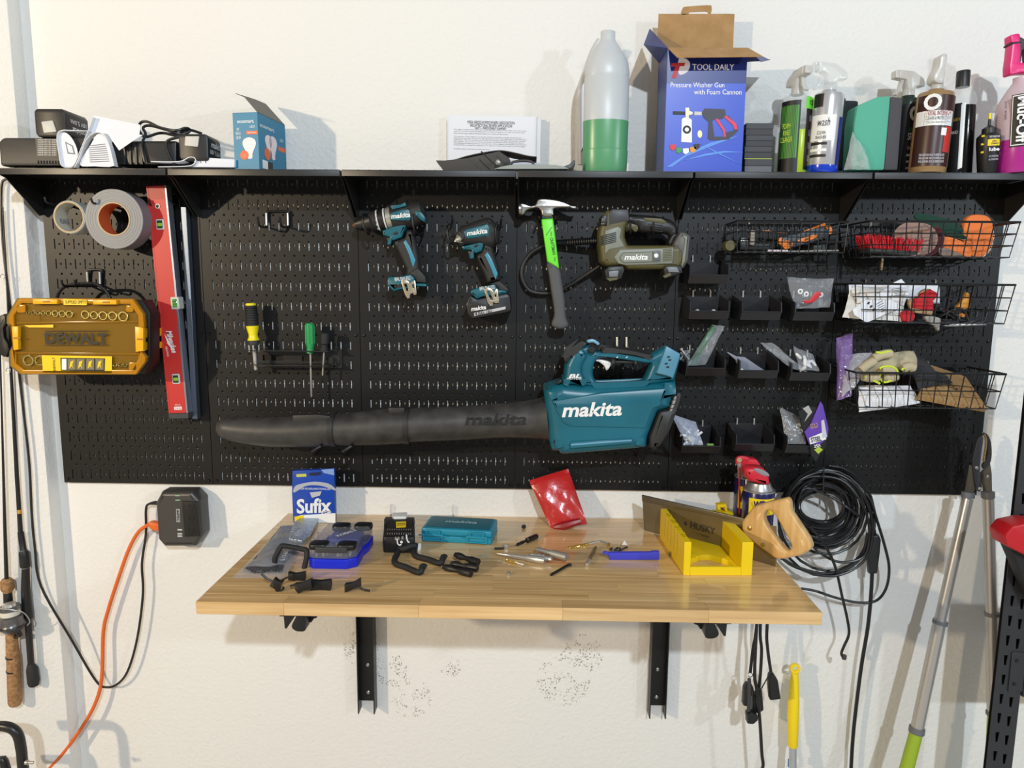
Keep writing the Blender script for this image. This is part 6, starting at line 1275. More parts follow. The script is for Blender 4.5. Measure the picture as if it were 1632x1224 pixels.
# bit organiser
BLU_ = mat('royal_blue', (20, 40, 205), .38); SMK = mat('smoke_clear', (150, 152, 160), .1, alpha=.38, spec=.9)
t = thing('bit_organiser', 'blue based clear lidded bit organiser with black corners', 'organiser', T(D1t(980, 950)))
A = T(D1t(768, 955)); B = T(D1t(1190, 930)); Cq = T(D1t(1300, 790)); 
fo = [T(D1t(*p)).to_2d() for p in ((775, 935), (800, 962), (1090, 965), (1180, 920), (1195, 862))]
L0 = T(D1t(768, 950)); Lf = T(D1t(1140, 962)); Rb = T(D1t(1300, 800)); dp_ = Rb.y - Lf.y
x0, x1 = L0.x, T(D1t(1195, 950)).x; y0 = T(D1t(980, 964)).y; y1 = T(D1t(1290, 770)).y + .028; xs_ = T(D1t(1305, 800)).x
hb, ht = .022, .052
wx = x1 - x0; sh = xs_ - x1
def oc(b=0): return rnd([(x0 + b, y0 + .012), (x0 + .012, y0 + b), (x1 - .02, y0 + b), (x1 - b, y0 + .016), (x1 - b, y0 + .06), (x1 - .004 + sh * .4, y0 + .075), (xs_ - b, y1 - .055), (xs_ - b, y1 - .012), (xs_ - .014, y1 - b), (x0 + .03 + sh, y1 - b), (x0 + sh * .8, y1 - .012), (x0 + sh * .6, y1 - .055), (x0 + .006, y0 + .075), (x0 + b, y0 + .055)], .004)
obj('case_base', G().slab(oc(), ZT, ZT + hb, .002), BLU_, t); obj('clear_lid', G().slab(oc(.0012), ZT + hb, ZT + ht, .004), SMK, t)
for p, s in (((x0 + .002, y0 - .001), 1), ((x1 - .044, y0 - .001), 1), ((x0 + sh + .015, y1 - .045), -1), ((xs_ - .042, y1 - .04), -1)):
    obj('corner_guard', G().slab(rnd(rect(p[0], p[1], p[0] + .042, p[1] + .036), .012), ZT + ht - .010, ZT + ht + .003, .004), BLK, t)
obj('front_latch', G().box((x0 + x1) / 2 - .035, (x0 + x1) / 2 + .035, y0 - .003, y0 + .006, ZT + ht - .014, ZT + ht - .002, .002), DGR, t)
q_ = random.Random(2)
for i in range(26):
    px_, py_ = q_.uniform(x0 + .015, x1 - .015), q_.uniform(y0 + .012, y0 + .055); obj('bit', G().lathe([(.003, 0), (.003, .012), (.0015, .018)], (px_, py_, ZT + hb + .002), (q_.uniform(-.3, .3), q_.uniform(-.3, .3), 1), 6), STL if i % 3 else BLK, t)
obj('inner_tray', G().slab(rnd(rect(x0 + sh + .02, y0 + .075, xs_ - .02, y1 - .02), .006), ZT + hb, ZT + hb + .018, .002), mat('tray_blue', (70, 80, 170), .5), t)
txt(t, 'KOBALT', MP(((x0 + x1 + sh) / 2 + .01, y0 + .085, ZT + ht + .0004), (.62, .78, 0), (-.78, .62, 0)), .055, .011, WHT, bold=.02)
# black U hook standing at the left
hk = D1t(480, 950); Yk_ = T(hk).y
obj('peg_hook', G().tube(cr([U(*D1t(*p), Yk_ + d) for p, d in (((480, 948), 0), ((478, 885), 0), ((488, 845), .002), ((528, 775), .01), ((560, 762), .012), ((720, 790), .012), ((755, 805), .01), ((752, 870), .004), ((728, 975), 0))], 4), .0058, 10), BLK2, label='black rubber coated U-shaped hook standing beside the zip bag', cat='hook', group='loose hooks on the bench')
# small black clips
def clip(label, base, shapes, arms=()):
    t = thing('plastic_clip', label, 'clip', T(D1t(*base)), 'black plastic clips at the bench front')
    for l in shapes: stand('clip_plate', D1t(l), D1t(*base), .012, BLK, t, .001)
    for l in arms: obj('clip_arm', G().tube(cr([U(*D1t(*p), T(D1t(*base)).y - .004) for p in l], 3), .0022, 6), BLK, t)
clip('star-shaped black clip with two long arms at the bench front', (500, 1150), [[(440, 1100), (480, 1035), (515, 1062), (558, 1065), (535, 1100), (520, 1150), (495, 1152), (485, 1125)]], [[(360, 1003), (410, 1045), (470, 1075)], [(530, 1060), (600, 1030), (640, 1010)], [(520, 1150), (550, 1135), (550, 1115)]])
clip('square black clip standing behind the bow-tie clips', (680, 1060), [[(600, 985), (660, 1000), (745, 985), (745, 1055), (640, 1050), (600, 1050)]], [[(605, 1100), (625, 1095), (650, 1130), (640, 1050)]])
clip('black bow-tie clip left of the grey-faced one', (720, 1168), [[(655, 1085), (720, 1078), (800, 1042), (808, 1130), (730, 1140), (690, 1170), (660, 1130)]], [[(612, 1110), (650, 1100), (700, 1110)]])
clip('grey-faced bow-tie clip in the middle of the bench front row', (880, 1142), [[(793, 1055), (870, 1062), (965, 1052), (972, 1080), (965, 1142), (880, 1132), (795, 1145)]])
clip('black clip with curved tail, rightmost of the clips', (1160, 1160), [[(1088, 1088), (1160, 1078), (1222, 1040), (1225, 1110), (1180, 1120), (1090, 1162)]], [[(1200, 1105), (1250, 1140), (1305, 1150)]])
# battery standing
Db = Zm(600, 780, 8.16)
t = thing('battery_pack', 'black battery pack with yellow sticker standing on the bench', 'battery', T(Db(300, 825)))
f0, f1 = T(Db(88, 825)), T(Db(510, 815)); y0 = f0.y; zt_ = U(*Db(90, 620), y0).z
yb_ = (lambda d: d)(0)
def atz(p, z): return UZ(*Db(*p), z)
bk = atz((120, 350), zt_); bk2 = atz((490, 345), zt_)
obj('battery_case', G().slab(rnd([(f0.x, y0), (f1.x, y0), (bk2.x + .002, bk.y), (bk.x - .002, bk.y)], .006), ZT, zt_, .003), BLK, t)
def tp(name, l, m, h=.0015, b=0): return obj(name, G().slab([tuple(atz(p, zt_).to_2d()) for p in l], zt_ - .001, zt_ + h, b), m, t)
tp('sticker', [(253, 428), (385, 422), (382, 495), (256, 500)], YEL); tp('sticker_text', [(265, 450), (375, 446), (374, 454), (266, 458)], mat('amber_ink', (150, 110, 20), .6), .0018); tp('sticker_text', [(266, 470), (374, 466), (373, 474), (267, 478)], mat('amber_ink', (150, 110, 20), .6), .0018)
tp('release_button', [(205, 330), (400, 322), (398, 375), (380, 385), (230, 388), (208, 378)], mat('latch_white', (226, 226, 224), .4), .006, .002)
tp('terminal_block', [(150, 395), (455, 385), (470, 560), (130, 570)], BLKP, .0008); tp('side_rail', [(100, 400), (128, 385), (120, 470), (98, 480)], DGR, .003); tp('side_rail', [(470, 380), (492, 375), (500, 440), (475, 445)], DGR, .003)
for i in range(22):
    x = 140 + (i % 11) * 30; y = 520 + (i // 11) * 50; tp('contact', [(x, y), (x + 11, y), (x + 11, y + 13), (x, y + 13)], STD, .0016)
fz = lambda l: Q([Db(*p) for p in l], y0 - .0006)
for l in ([(240, 620), (262, 620), (262, 660), (240, 660)], [(275, 620), (298, 620), (298, 660), (275, 660)], [(325, 612), (350, 612), (350, 650), (325, 650)]): obj('terminal', G().prism(fz(l), y0 - .001, y0 + .002), STD, t)
obj('wire_lead', G().tube(cr([U(*Db(*p), y0 - .003) for p in ((270, 640), (275, 700), (300, 725), (325, 715))], 4), .0016), mat('lead_white', (226, 226, 226), .4), t); obj('wire_lead', G().tube(cr([U(*Db(*p), y0 - .003) for p in ((390, 590), (395, 640), (410, 680), (430, 688))], 4), .0018), mat('lead_white', (226, 226, 226), .4), t)
obj('port_ring', G().lathe([(.0032, 0), (.0032, .002)], U(*Db(326, 682), y0), (0, -1, 0), 14), mat('lead_white', (226, 226, 226), .4), t)
obj('white_tab', G().prism(cr(Q([Db(*p) for p in ((545, 710), (575, 705), (580, 760), (555, 810), (540, 800))], y0 + .02), 3, True), y0 + .019, y0 + .022), WHT, label='white plastic tab beside the black battery pack', cat='tab')
# clear case
Yv = T(Db(600, 310)).y
t = thing('clear_case', 'empty clear plastic bit case lying open behind the teal case', 'case', T(Db(600, 330)))
cb = T(Db(220, 460)); xa0, xb0 = U(*Db(205, 260), Yv).x, U(*Db(1010, 260), Yv).x; zt0 = U(*Db(600, 168), Yv).z
CLC = mat('case_clear', (200, 198, 192), .08, alpha=.3, spec=1); EDG = mat('case_edge', (104, 100, 94), .15, alpha=.9)
obj('case_wall', G().box(xa0, xb0, Yv, Yv + .0015, ZT + .0005, zt0), CLC, t); obj('case_floor', G().box(xa0, xb0, Yv - .06, Yv, ZT + .0003, ZT + .0018), CLC, t)
obj('case_end', G().box(xa0, xa0 + .0015, Yv - .03, Yv, ZT + .0005, zt0), CLC, t); obj('case_end', G().box(xb0 - .0015, xb0, Yv - .03, Yv, ZT + .0005, zt0), CLC, t)
obj('case_rim', G().tube([(xa0, Yv - .03, ZT + .002), (xa0, Yv, ZT + .002), (xa0, Yv, zt0), (xb0, Yv, zt0 + .003), (xb0, Yv, ZT + .002), (xb0, Yv - .03, ZT + .002)], .0012, 6), EDG, t)
for i in range(14):
    x = xa0 + .012 + i * .0055 + (.045 if i > 6 else 0); obj('case_rib', G().box(x, x + .0009, Yv - .002, Yv - .0002, ZT + .008, zt0 - .008), EDG, t)
for l in (((480, 330), (530, 270), (600, 262), (680, 290), (760, 310)), ((540, 250), (580, 215), (640, 220), (700, 260), (730, 300)), ((250, 205), (600, 180), (840, 175)), ((540, 440), (580, 370), (640, 330), (690, 350))): obj('case_curve', G().tube(cr([U(*Db(*p), Yv - .004) for p in l], 4), .0011, 6), EDG, t)
# teal tool case
t = thing('tool_box', 'teal plastic bit case with two latches lying on the bench', 'tool case', T(D2t(800, 740)))
CT = mat('case_teal', (30, 136, 162), .42); CT2 = mat('case_teal_top', (16, 98, 114), .42)
A, B = T(D2t(497, 722)), T(D2t(1108, 756)); ax_ = (B - A); ax_.z = 0
hh = UP(*D2t(497, 605), A, ax_.cross(Vector((0, 0, 1)))).z - ZT
nb = Vector((-ax_.y, ax_.x, 0)).normalized()
bp_ = UZ(*D2t(1155, 525), ZT + hh); dd = (bp_ - B).dot(nb)
fp = [A, B, B + nb * dd, A + nb * dd]
obj('case_base', G().slab(rnd([tuple(p.to_2d()) for p in fp], .006), ZT + .0002, ZT + hh * .48, .003), CT, t); obj('case_lid', G().slab(rnd([tuple(p.to_2d()) for p in fp], .006), ZT + hh * .49, ZT + hh, .005), CT, t)
Mf = MP(A, ax_, (0, 0, 1)); Lw = ax_.length
Mtp = Matrix((ax_.normalized().to_4d(), nb.to_4d(), (0, 0, 1, 0), (0, 0, 0, 1))).transposed(); Mtp.translation = A + Vector((0, 0, hh))
g = G().slab(rnd(rect(.008, .006, Lw - .008, dd - .006), .006), 0, .0012, .0004); g.v = [Vector((p.x, p.y, p.z)) for p in g.v]; M3 = Mtp.copy(); M3[0][3], M3[1][3], M3[2][3] = (A + Vector((0, 0, hh))); M3[3] = (0, 0, 0, 1); g.xf(M3); obj('lid_panel', g, CT2, t)
txt(t, 'makita', MP(A + ax_ * .51 + nb * dd * .55 + Vector((0, 0, hh + .0014)), ax_, nb), Lw * .46, .016, mat('teal_silver', (176, 202, 206), .4), shear=.22, bold=.02)
for f in (.17, .79):
    for z0, z1, w_, off in ((.10, .62, .05, .004), (.50, .92, .036, .005)):
        g = G().prism([rnd(rect(Lw * f - w_ / 2, hh * z0, Lw * f + w_ / 2, hh * z1), .002), rnd(rect(Lw * f - w_ / 2 + .004, hh * z0 + .003, Lw * f + w_ / 2 - .004, hh * z1 - .003), .001)], -off, .0005, .0004); g.xf(Mf); obj('latch', g, CT, t)
    g = G().box(Lw * f - .036, Lw * f + .036, -.005, .0005, hh * .46, hh * .53, .0008, 1); g.xf(Mf); obj('latch_hinge', g, CT, t)
# double prong hook lying down
t = thing('double_hook', 'black rubber coated double hook lying in front of the battery', 'hook', T(Db(400, 1000)))
hz_ = .0068
for nm, l in (('hook_prong', ((300, 790, 0), (285, 840, 0), (260, 895, 0), (235, 950, 0), (255, 1005, 0), (380, 1050, 0), (560, 1120, 0), (600, 1085, .008), (640, 1020, .028))), ('hook_prong', ((510, 735, .016), (500, 800, .006), (490, 850, 0), (520, 905, 0), (680, 950, 0), (830, 1000, 0), (870, 960, .008), (905, 895, .028)))):
    obj(nm, G().tube(cr([T(Db(x, y), 0) + Vector((0, 0, hz_ + z)) if z < .01 else U(*Db(x, y), T(Db(x, y + z * 2200)).y) for x, y, z in l], 4), hz_, 10), BLK2, t)
obj('cross_bar', G().tube(cr([T(Db(285, 830)) + Vector((0, 0, .012)), U(*Db(350, 775), T(Db(350, 850)).y), U(*Db(440, 740), T(Db(440, 840)).y), U(*Db(510, 730), T(Db(510, 830)).y)], 4), .0066, 10), BLK2, t)
# three black socket adapters
def rodpart(name, label, cat, pts, rr, m, group=None, z=.0):
    P = [T(p) for p in pts]; k = max(rr); P = [p + Vector((0, 0, k + z)) for p in P]
    n = len(rr); q = [P[0].lerp(P[-1], i / (n - 1)) for i in range(n)]
    return obj(name, G().tube(q, rr, 12), m, label=label, cat=cat, group=group)
pa_ = [.005, .0075, .0075, .005, .006, .0085, .0085, .0085]
rodpart('clip_peg', 'black plastic peg at the front of the little pile right of the hook', 'peg', [D2t(690, 975), D2t(930, 1035)], pa_, BLK, 'black pegs beside the double hook')
rodpart('clip_peg', 'black plastic peg in the middle of the little pile right of the hook', 'peg', [D2t(755, 955), D2t(985, 995)], pa_, BLK, 'black pegs beside the double hook', .002)
rodpart('clip_peg', 'black plastic peg at the back of the little pile right of the hook', 'peg', [D2t(790, 905), D2t(990, 975)], pa_, BLK, 'black pegs beside the double hook', .010)
# bits and small metal parts
BRS = mat('titanium_gold', (206, 172, 84), .3, .7); GUN = mat('gunmetal', (64, 66, 68), .35, .6)
def twist(label, p0, p1, r=.003, m=BRS, shank=.35):
    a, b = T(p0, r), T(p1, r); ax = b - a; ln = ax.length; d = ax.normalized()
    t = thing('drill_bit', label, 'drill bit', (a + b) / 2 - Vector((0, 0, r)), 'drill bits on the bench')
    obj('shank', G().tube([a, a + d * ln * shank], r * .95, 8), STL, t)
    up = Vector((0, 0, 1)); sd = d.cross(up).normalized(); up = sd.cross(d)
    for ph_ in (0, math.pi):
        pts = [a + d * (ln * (shank + (1 - shank) * i / 40)) + (sd * math.cos(i * .55 + ph_) + up * math.sin(i * .55 + ph_)) * r * .5 for i in range(41)]
        obj('flute', G().tube(pts, [r * .55] * 36 + [r * .5, r * .4, r * .3, r * .2, r * .05], 6), m, t)
    return t
def bitrod(label, cat, p0, p1, prof, m, z=0, name='driver_bit'): 
    a, b = T(p0), T(p1); r = max(x[0] for x in prof); a.z += r + z; b.z += r + z; ln = (b - a).length
    return obj(name, G().lathe([(x, f * ln) for x, f in prof], a, (b - a).normalized(), 10), m, label=label, cat=cat)
bitrod('long steel step bit with pointed tip in the middle of the bench', 'drill bit', D3t(62, 858), D3t(480, 920), [(.0006, 0), (.0035, .2), (.0038, .35), (.0055, .37), (.0055, .62), (.0078, .65), (.0078, .8), (.0086, .82), (.0086, 1)], STL)
twist('golden twist bit lying under the long steel bit', D3t(300, 925), D3t(140, 885), .003)
bitrod('chrome bit holder lying over the long steel bit', 'bit holder', D3t(365, 875), D3t(540, 912), [(.0055, 0), (.0055, .3), (.007, .32), (.007, .6), (.0055, .62), (.0055, 1)], STL, .002)
bitrod('dark and steel countersink bit at the right of the steel bit pile', 'drill bit', D3t(400, 850), D3t(670, 925), [(.003, 0), (.006, .08), (.006, .5), (.0085, .52), (.0085, 1)], STD, .009); q = T(D3t(398, 850)); obj('brass_tip', G().lathe([(.006, 0), (.005, .006), (.002, .009)], (q.x, q.y, q.z), (0, 0, 1), 10), BRS, label='small brass cap behind the steel bit pile', cat='cap')
t = obj('hex_key', G().tube(cr([T(D3t(535, 1012), .0035), T(D3t(610, 970), .0035), T(D3t(680, 930), .0035), T(D3t(712, 925), .0035)], 4), .0034, 6), BLK, label='short black hex key in front of the steel bits', cat='hex key')
bitrod('black nut driver bit with steel tip beside the red bag', 'driver bit', D3t(235, 778), D3t(410, 700), [(.002, 0), (.004, .05), (.0035, .2), (.0045, .25), (.003, .4), (.003, .5), (.0068, .52), (.0068, .97), (.006, 1)], BLK)
obj('small_nut', G().lathe([(.0035, 0), (.0055, .002), (.0055, .007), (.0035, .009)], T(D3t(298, 608)), (0, 0, 1), 12), GUN, label='small dark rubber foot behind the teal case corner', cat='foot')
t = thing('angle_bracket', 'small angled metal piece right of the teal case', 'bracket', T(D3t(100, 785))); obj('bar', G().tube([T(D3t(45, 785), .003), T(D3t(125, 782), .003)], .0032, 6), GUN, t); obj('cube_end', G().box(T(D3t(122, 775)).x, T(D3t(160, 775)).x, T(D3t(140, 785)).y, T(D3t(140, 785)).y + .006, ZT, ZT + .010, .001), STD, t)
obj('set_screw', G().lathe([(.003, 0), (.004, .004), (.003, .006), (.004, .010)], T(D3t(165, 1010), .003), T(D3t(178, 960)) - T(D3t(165, 1010)), 10), STD, label='tiny threaded screw at the front left of the bits', cat='screw')
twist('golden twist bit with steel shank at the right', D3t(960, 722), D3t(668, 782), .0034, BRS, .35)
obj('bent_pin', G().tube([T(D3t(960, 718), .003), T(D3t(1040, 750), .003)], .0026, 6), STD, label='short steel pin joined at the golden bit', cat='pin')
twist('short bronze auger bit lying crosswise', D3t(845, 925), D3t(925, 765), .0042, mat('bronze', (140, 124, 84), .35, .6), .25)
t = obj('brass_stub', G().lathe([(.0026, 0), (.0026, .012)], T(D3t(1035, 770), .003), (.2, .9, .4), 8), BRS, label='tiny brass stub above the blue strip', cat='stub')
obj('white_chip', G().prism([(T(D3t(1140, 765)).x, ZT + .008), (T(D3t(1190, 765)).x, ZT + .008), (T(D3t(1165, 765)).x, ZT + .020)], T(D3t(1165, 790)).y + .004, T(D3t(1165, 790)).y + .012, .001), WHT, label='white chip of plastic above the blue strip', cat='chip')
q = T(D3t(1115, 795)); g = G()
for i, l in enumerate((((1045, 790), (1065, 780), (1055, 800)), ((1085, 800), (1105, 780), (1135, 782), (1130, 802), (1095, 803)), ((1140, 800), (1170, 780), (1195, 772)))): obj('spring_clip', G().tube(cr([T(D3t(*p), .003) for p in l], 3), .0022, 6), GUN, label=('leftmost', 'middle', 'rightmost')[i] + ' of three tiny dark spring clips behind the blue strip', cat='clip')
stb = D3t(1250, 880)
t = thing('blue_strip', 'blue plastic strip with hooked end on the bench', 'strip', T(stb)); stand('strip_body', D3t([(1030, 815), (1400, 812), (1410, 805), (1470, 805), (1470, 875), (1040, 880)]), stb, .010, mat('strip_blue', (62, 66, 196), .5), t, .001); stand('strip_hook', D3t([(980, 818), (1000, 808), (1035, 815), (1035, 850), (1015, 832), (985, 830)]), stb, .008, mat('strip_blue', (62, 66, 196), .5), t, .001)
# red bag
RBG = mat('red_bag', (204, 40, 40), .24, alpha=.78, spec=.7, bump=(28, .35, .006)); rb = D3t(690, 610)
t = thing('red_pouch', 'translucent red zip bag standing against the wall behind the bench', 'bag', T(rb))
Yr_ = T(rb).y
obj('film', G().pillow([U(*D3t(540, 625), Yr_), U(*D3t(850, 572), Yr_ + .01), U(*D3t(682, 92), -.02), U(*D3t(342, 195), -.03)], .03, .004, 18, 8), RBG, t)
obj('zip_line', G().tube([U(*D3t(358, 232), -.036), U(*D3t(700, 130), -.028)], .0012, 6), RBG, t); obj('contents', G().tube([U(*D3t(560, 600), Yr_ - .002), U(*D3t(640, 590), Yr_ - .008), U(*D3t(790, 545), Yr_ - .002)], [.006, .012, .008], 8), mat('red_contents', (140, 26, 30), .4), t)
# mitre box
MY = mat('mitre_yellow', (240, 206, 16), .42); MYD = mat('mitre_engraved', (196, 164, 12), .5)
t = thing('mitre_box', 'yellow plastic mitre box holding the back saw', 'mitre box', T(D4t(650, 1130)))
fl_, fr_ = T(D4t(375, 1127)), T(D4t(975, 1158)); fr_ = T(D4t(970, 1128)); bl_ = T(D4t(262, 800))
axm = (fr_ - fl_); axm.z = 0; Lm = axm.length; axm.normalize(); dpm = (bl_ - fl_); nm_ = Vector((-axm.y, axm.x, 0)); dl = dpm.dot(nm_)
Mm = MP(fl_, axm, (0, 0, 1)); skew = dpm.dot(axm)
Hm = UP(*D4t(375, 838), fl_, nm_).z - ZT
def mz(p): q = Mm.inverted() @ UP(*D4t(*p), fl_, nm_); return q.x, q.z
wt = mz((445, 900))[0]; flr = mz((600, 1055))[1] ; xr0 = mz((887, 900))[0]; dl = min(dl, .30)
def mbox(name, x0, x1, y0, y1, z0, z1, m, b=.001):
    g = G().box(x0, x1, y0, y1, z0, z1, b, 1); g.xf(Mm); return obj(name, g, m, t)
mbox('left_wall', 0, wt, 0, dl, 0, Hm, MY); mbox('right_wall', xr0, Lm, 0, dl * .97, 0, Hm, MY)
# floor with a window
lo = [(wt, 0), (xr0, 0), (xr0, dl * .97), (wt, dl * .97)]
g = G().slab([lo, rnd([(wt + .009, .012), (xr0 - .009, .012), (xr0 - .011, .055), ((wt + xr0) / 2 + .012, .085), ((wt + xr0) / 2 - .012, .085), (wt + .011, .055)], .006)], 0, flr * .7, .0008); g.xf(Mm); obj('box_floor', g, MY, t)
mbox('front_rail', wt, xr0, -.0005, .009, 0, flr, MY); 
for i in range(5): mbox('saw_slot', -.0004, wt + .0004, dl * (.25 + .13 * i), dl * (.25 + .13 * i) + .0025, Hm * .3, Hm + .0005, MYD, 0)
for i, s_ in enumerate(('45', '22.5', '90', '45')): txt(t, s_, Mm @ Matrix.Translation((wt / 2, dl * (.18 + .2 * i), Hm + .0006)) @ Matrix.Rotation(-math.pi / 2, 4, 'X') @ Matrix.Rotation(math.radians(80), 4, 'Y'), .022, wt * .6, MYD)
for i in range(3):
    g = G().slab([(wt, .075 + i * .018), (wt + .03, .070 + i * .012), (wt + .03, .0715 + i * .012), (wt, .0765 + i * .018)], flr * .7 - .001, flr * .7 + .0006); g.xf(Mm); obj('guide_line', g, MYD, t)
# back saw
SWB = mat('saw_steel', (150, 140, 118), .32, .75, bump=(30, .05), var=(9, (128, 116, 92))); SWS = mat('saw_spine', (130, 122, 106), .35, .8)
P0, P1 = T(D4t(35, 738)), T(D4t(1185, 1052)); axs = P1 - P0; axs.z = 0; axs.normalize(); ns = Vector((-axs.y, axs.x, 0)); Ms = MP(P0, axs, (0, 0, 1)); Mi = Ms.inverted()
def sq(l, sm=0): return [(q.x, q.z) for q in (Mi @ UP(*p, P0, ns) for p in (cr(D4t(l), sm, True) if sm else D4t(l)))]
t = thing('back_saw', 'back saw with wooden handle lying in the yellow mitre box', 'saw', P0 + axs * .2)
def spz(name, l, y, th, m, b=0, sm=0, holes=None, rn=0):
    L = sq(l, sm); L = rnd(L, rn) if rn else L
    g = G().prism([L] + [sq(h, sm or 3) for h in (holes or [])], y - th / 2, y + th / 2, b, 3); g.v = [Vector((p.x, p.y, max(p.z, .0005))) for p in g.v]; g.xf(Ms); return obj(name, g, m, t)
spz('blade', [(22, 470), (900, 660), (1185, 700), (1185, 1050), (980, 985), (35, 735)], 0, .0012, SWB)
spz('spine', [(20, 428), (910, 632), (915, 672), (22, 480)], 0, .006, SWS, .001)
WH = M_wood('saw_handle_wood', (196, 150, 84), (224, 184, 122), .45, 1.2, False, 2)
spz('handle', [(1000, 520), (1130, 480), (1290, 445), (1315, 480), (1320, 560), (1400, 680), (1480, 800), (1505, 870), (1480, 905), (1400, 945), (1250, 975), (1190, 970), (920, 770), (900, 720), (900, 650)], -.001, .024, WH, .006, holes=[[(1090, 600), (1110, 560), (1150, 560), (1190, 600), (1260, 720), (1325, 840), (1325, 885), (1295, 900), (1250, 870), (1160, 750), (1100, 660)]], rn=.006)
for c in ((973, 705), (1090, 848)):
    q = Mi @ UP(*D4t(*c), P0, ns); g = G().lathe([(.0055, 0), (.0055, .001), (.003, .0022)], (q.x, -.013, q.z), (0, -1, 0), 14); g.xf(Ms); obj('handle_screw', g, mat('brass_screw', (190, 166, 110), .3, .8), t)
def stx(s_, c, w_, h_, m, **k): q = Mi @ UP(*D4t(*c), P0, ns); return txt(t, s_, Ms @ Matrix.Translation((q.x, -.0008, q.z)) @ Matrix.Rotation(math.radians(0), 4, 'Y'), w_, h_, m, **k)
stx('HUSKY', (545, 715), .066, .017, mat('etched_black', (52, 48, 40), .6), bold=.03); stx('14 in. Back Saw', (545, 778), .034, .005, mat('etched_black', (52, 48, 40), .6)); spz('logo_wing', [(380, 665), (395, 655), (412, 680), (398, 702), (392, 690)], -.0008, .0006, mat('etched_black', (52, 48, 40), .6))
# spray cans
NV = mat('can_navy', (22, 22, 84), .25, coat=.4); CRD = mat('can_red', (206, 40, 56), .4); ALU = mat('can_aluminium', (190, 190, 192), .3, .8)
def can(label, u, vtop, Y, rpx, straw):
    k = px(Y, u, vtop + 30); o = U(u, vtop, Y); r = rpx * k; h = o.z - ZT
    t = thing('spray_can', label, 'spray can', (o.x, Y, ZT)); b = Vector((o.x, Y, ZT))
    obj('can_body', G().lathe([(r * .95, 0), (r, .003), (r, h - .002), (r * .97, h)], b, (0, 0, 1), 28), NV, t); obj('can_rim', G().lathe([(r * 1.02, 0), (r * 1.02, .003), (r * .9, .004)], b + Vector((0, 0, h)), (0, 0, 1), 28), ALU, t)
    obj('can_shoulder', G().lathe([(r * .92, 0), (r * .74, .012), (r * .70, .017)], b + Vector((0, 0, h + .003)), (0, 0, 1), 28), ALU, t)
    return t, b, r, h
t, b, r, h = can('front blue and yellow lubricant can with red smart cap behind the saw', 1209.5, 781, -.165, 24.5, False)
wrap(t, 'yellow_shield', b, (0, 0, 1), r, h - .052, h - .012, -52, 52, YEL); wrap(t, 'red_band', b, (0, 0, 1), r, .01, .03, -70, 70, CRD)
wtxt(t, 'WD-40', b, (0, 0, 1), r + .004, h - .024, 2, .054, .020, NV, bold=.03)
Yc_ = -.165
obj('smart_cap', G().prism(rnd(Q(D4t([(885, 185), (960, 170), (1050, 178), (1100, 240), (1105, 330), (940, 300), (905, 270)]), Yc_), .006), Yc_ - .022, Yc_ + .022, .010, 3), CRD, t); obj('cap_actuator', G().prism(cr(Q(D4t([(960, 182), (1010, 180), (1080, 215), (1095, 245), (1040, 240), (985, 210)]), Yc_), 3, True), Yc_ - .0235, Yc_ - .018, .002), mat('actuator_grey', (140, 140, 146), .4), t)
t, b, r, h = can('rear blue and yellow lubricant can with flip-up straw and red cap', 1196, 760, -.075, 24, True)
wrap(t, 'yellow_shield', b, (0, 0, 1), r, h - .075, h - .018, -62, 30, YEL); wtxt(t, 'WD', b, (0, 0, 1), r + .002, h - .044, -34, .03, .030, NV, bold=.03); wrap(t, 'red_band', b, (0, 0, 1), r, .01, .04, -70, 70, CRD)
Yc_ = -.10
obj('smart_cap', G().prism(rnd(Q(D4t([(870, 110), (900, 98), (1000, 110), (1030, 150), (1040, 200), (900, 240), (870, 180)]), Yc_), .005), Yc_ - .014, Yc_ + .02, .006, 3), CRD, t); obj('straw_hinge', G().prism([cr(Q(D4t([(820, 150), (825, 95), (880, 80), (935, 100), (920, 125), (880, 160)]), Yc_), 4, True)], Yc_ - .016, Yc_ - .006, .002), CRD, t)
obj('hinge_core', G().lathe([(.006, 0), (.006, .003)], U(*D4t(860, 125), Yc_ - .016), (0, -1, 0), 14), mat('hinge_tan', (176, 160, 120), .4), t); obj('straw', G().tube([U(*D4t(862, 180), Yc_ - .018), U(*D4t(862, 610), Yc_ - .02)], .0022, 8), CRD, t); obj('straw_sleeve', G().tube([U(*D4t(860, 150), Yc_ - .014), U(*D4t(868, 280), Yc_ - .014)], .005, 8), mat('sleeve_grey', (150, 146, 140), .4), t)
t = thing('corner_clamp', 'small yellow plastic clamp behind the saw blade', 'clamp', T(D4t(720, 640))); Yq = -.10
obj('clamp_frame', G().prism([Q(D4t([(660, 505), (740, 498), (750, 560), (800, 575), (800, 640), (680, 640)]), Yq), Q(D4t([(690, 530), (725, 528), (735, 565), (700, 570)]), Yq)], Yq - .01, Yq + .01, .002), MY, t); q = U(*D4t(740, 640), Yq); obj('clamp_foot', G().box(q.x - .012, q.x + .012, Yq - .009, Yq + .009, ZT, q.z + .002, .002), MY, t)
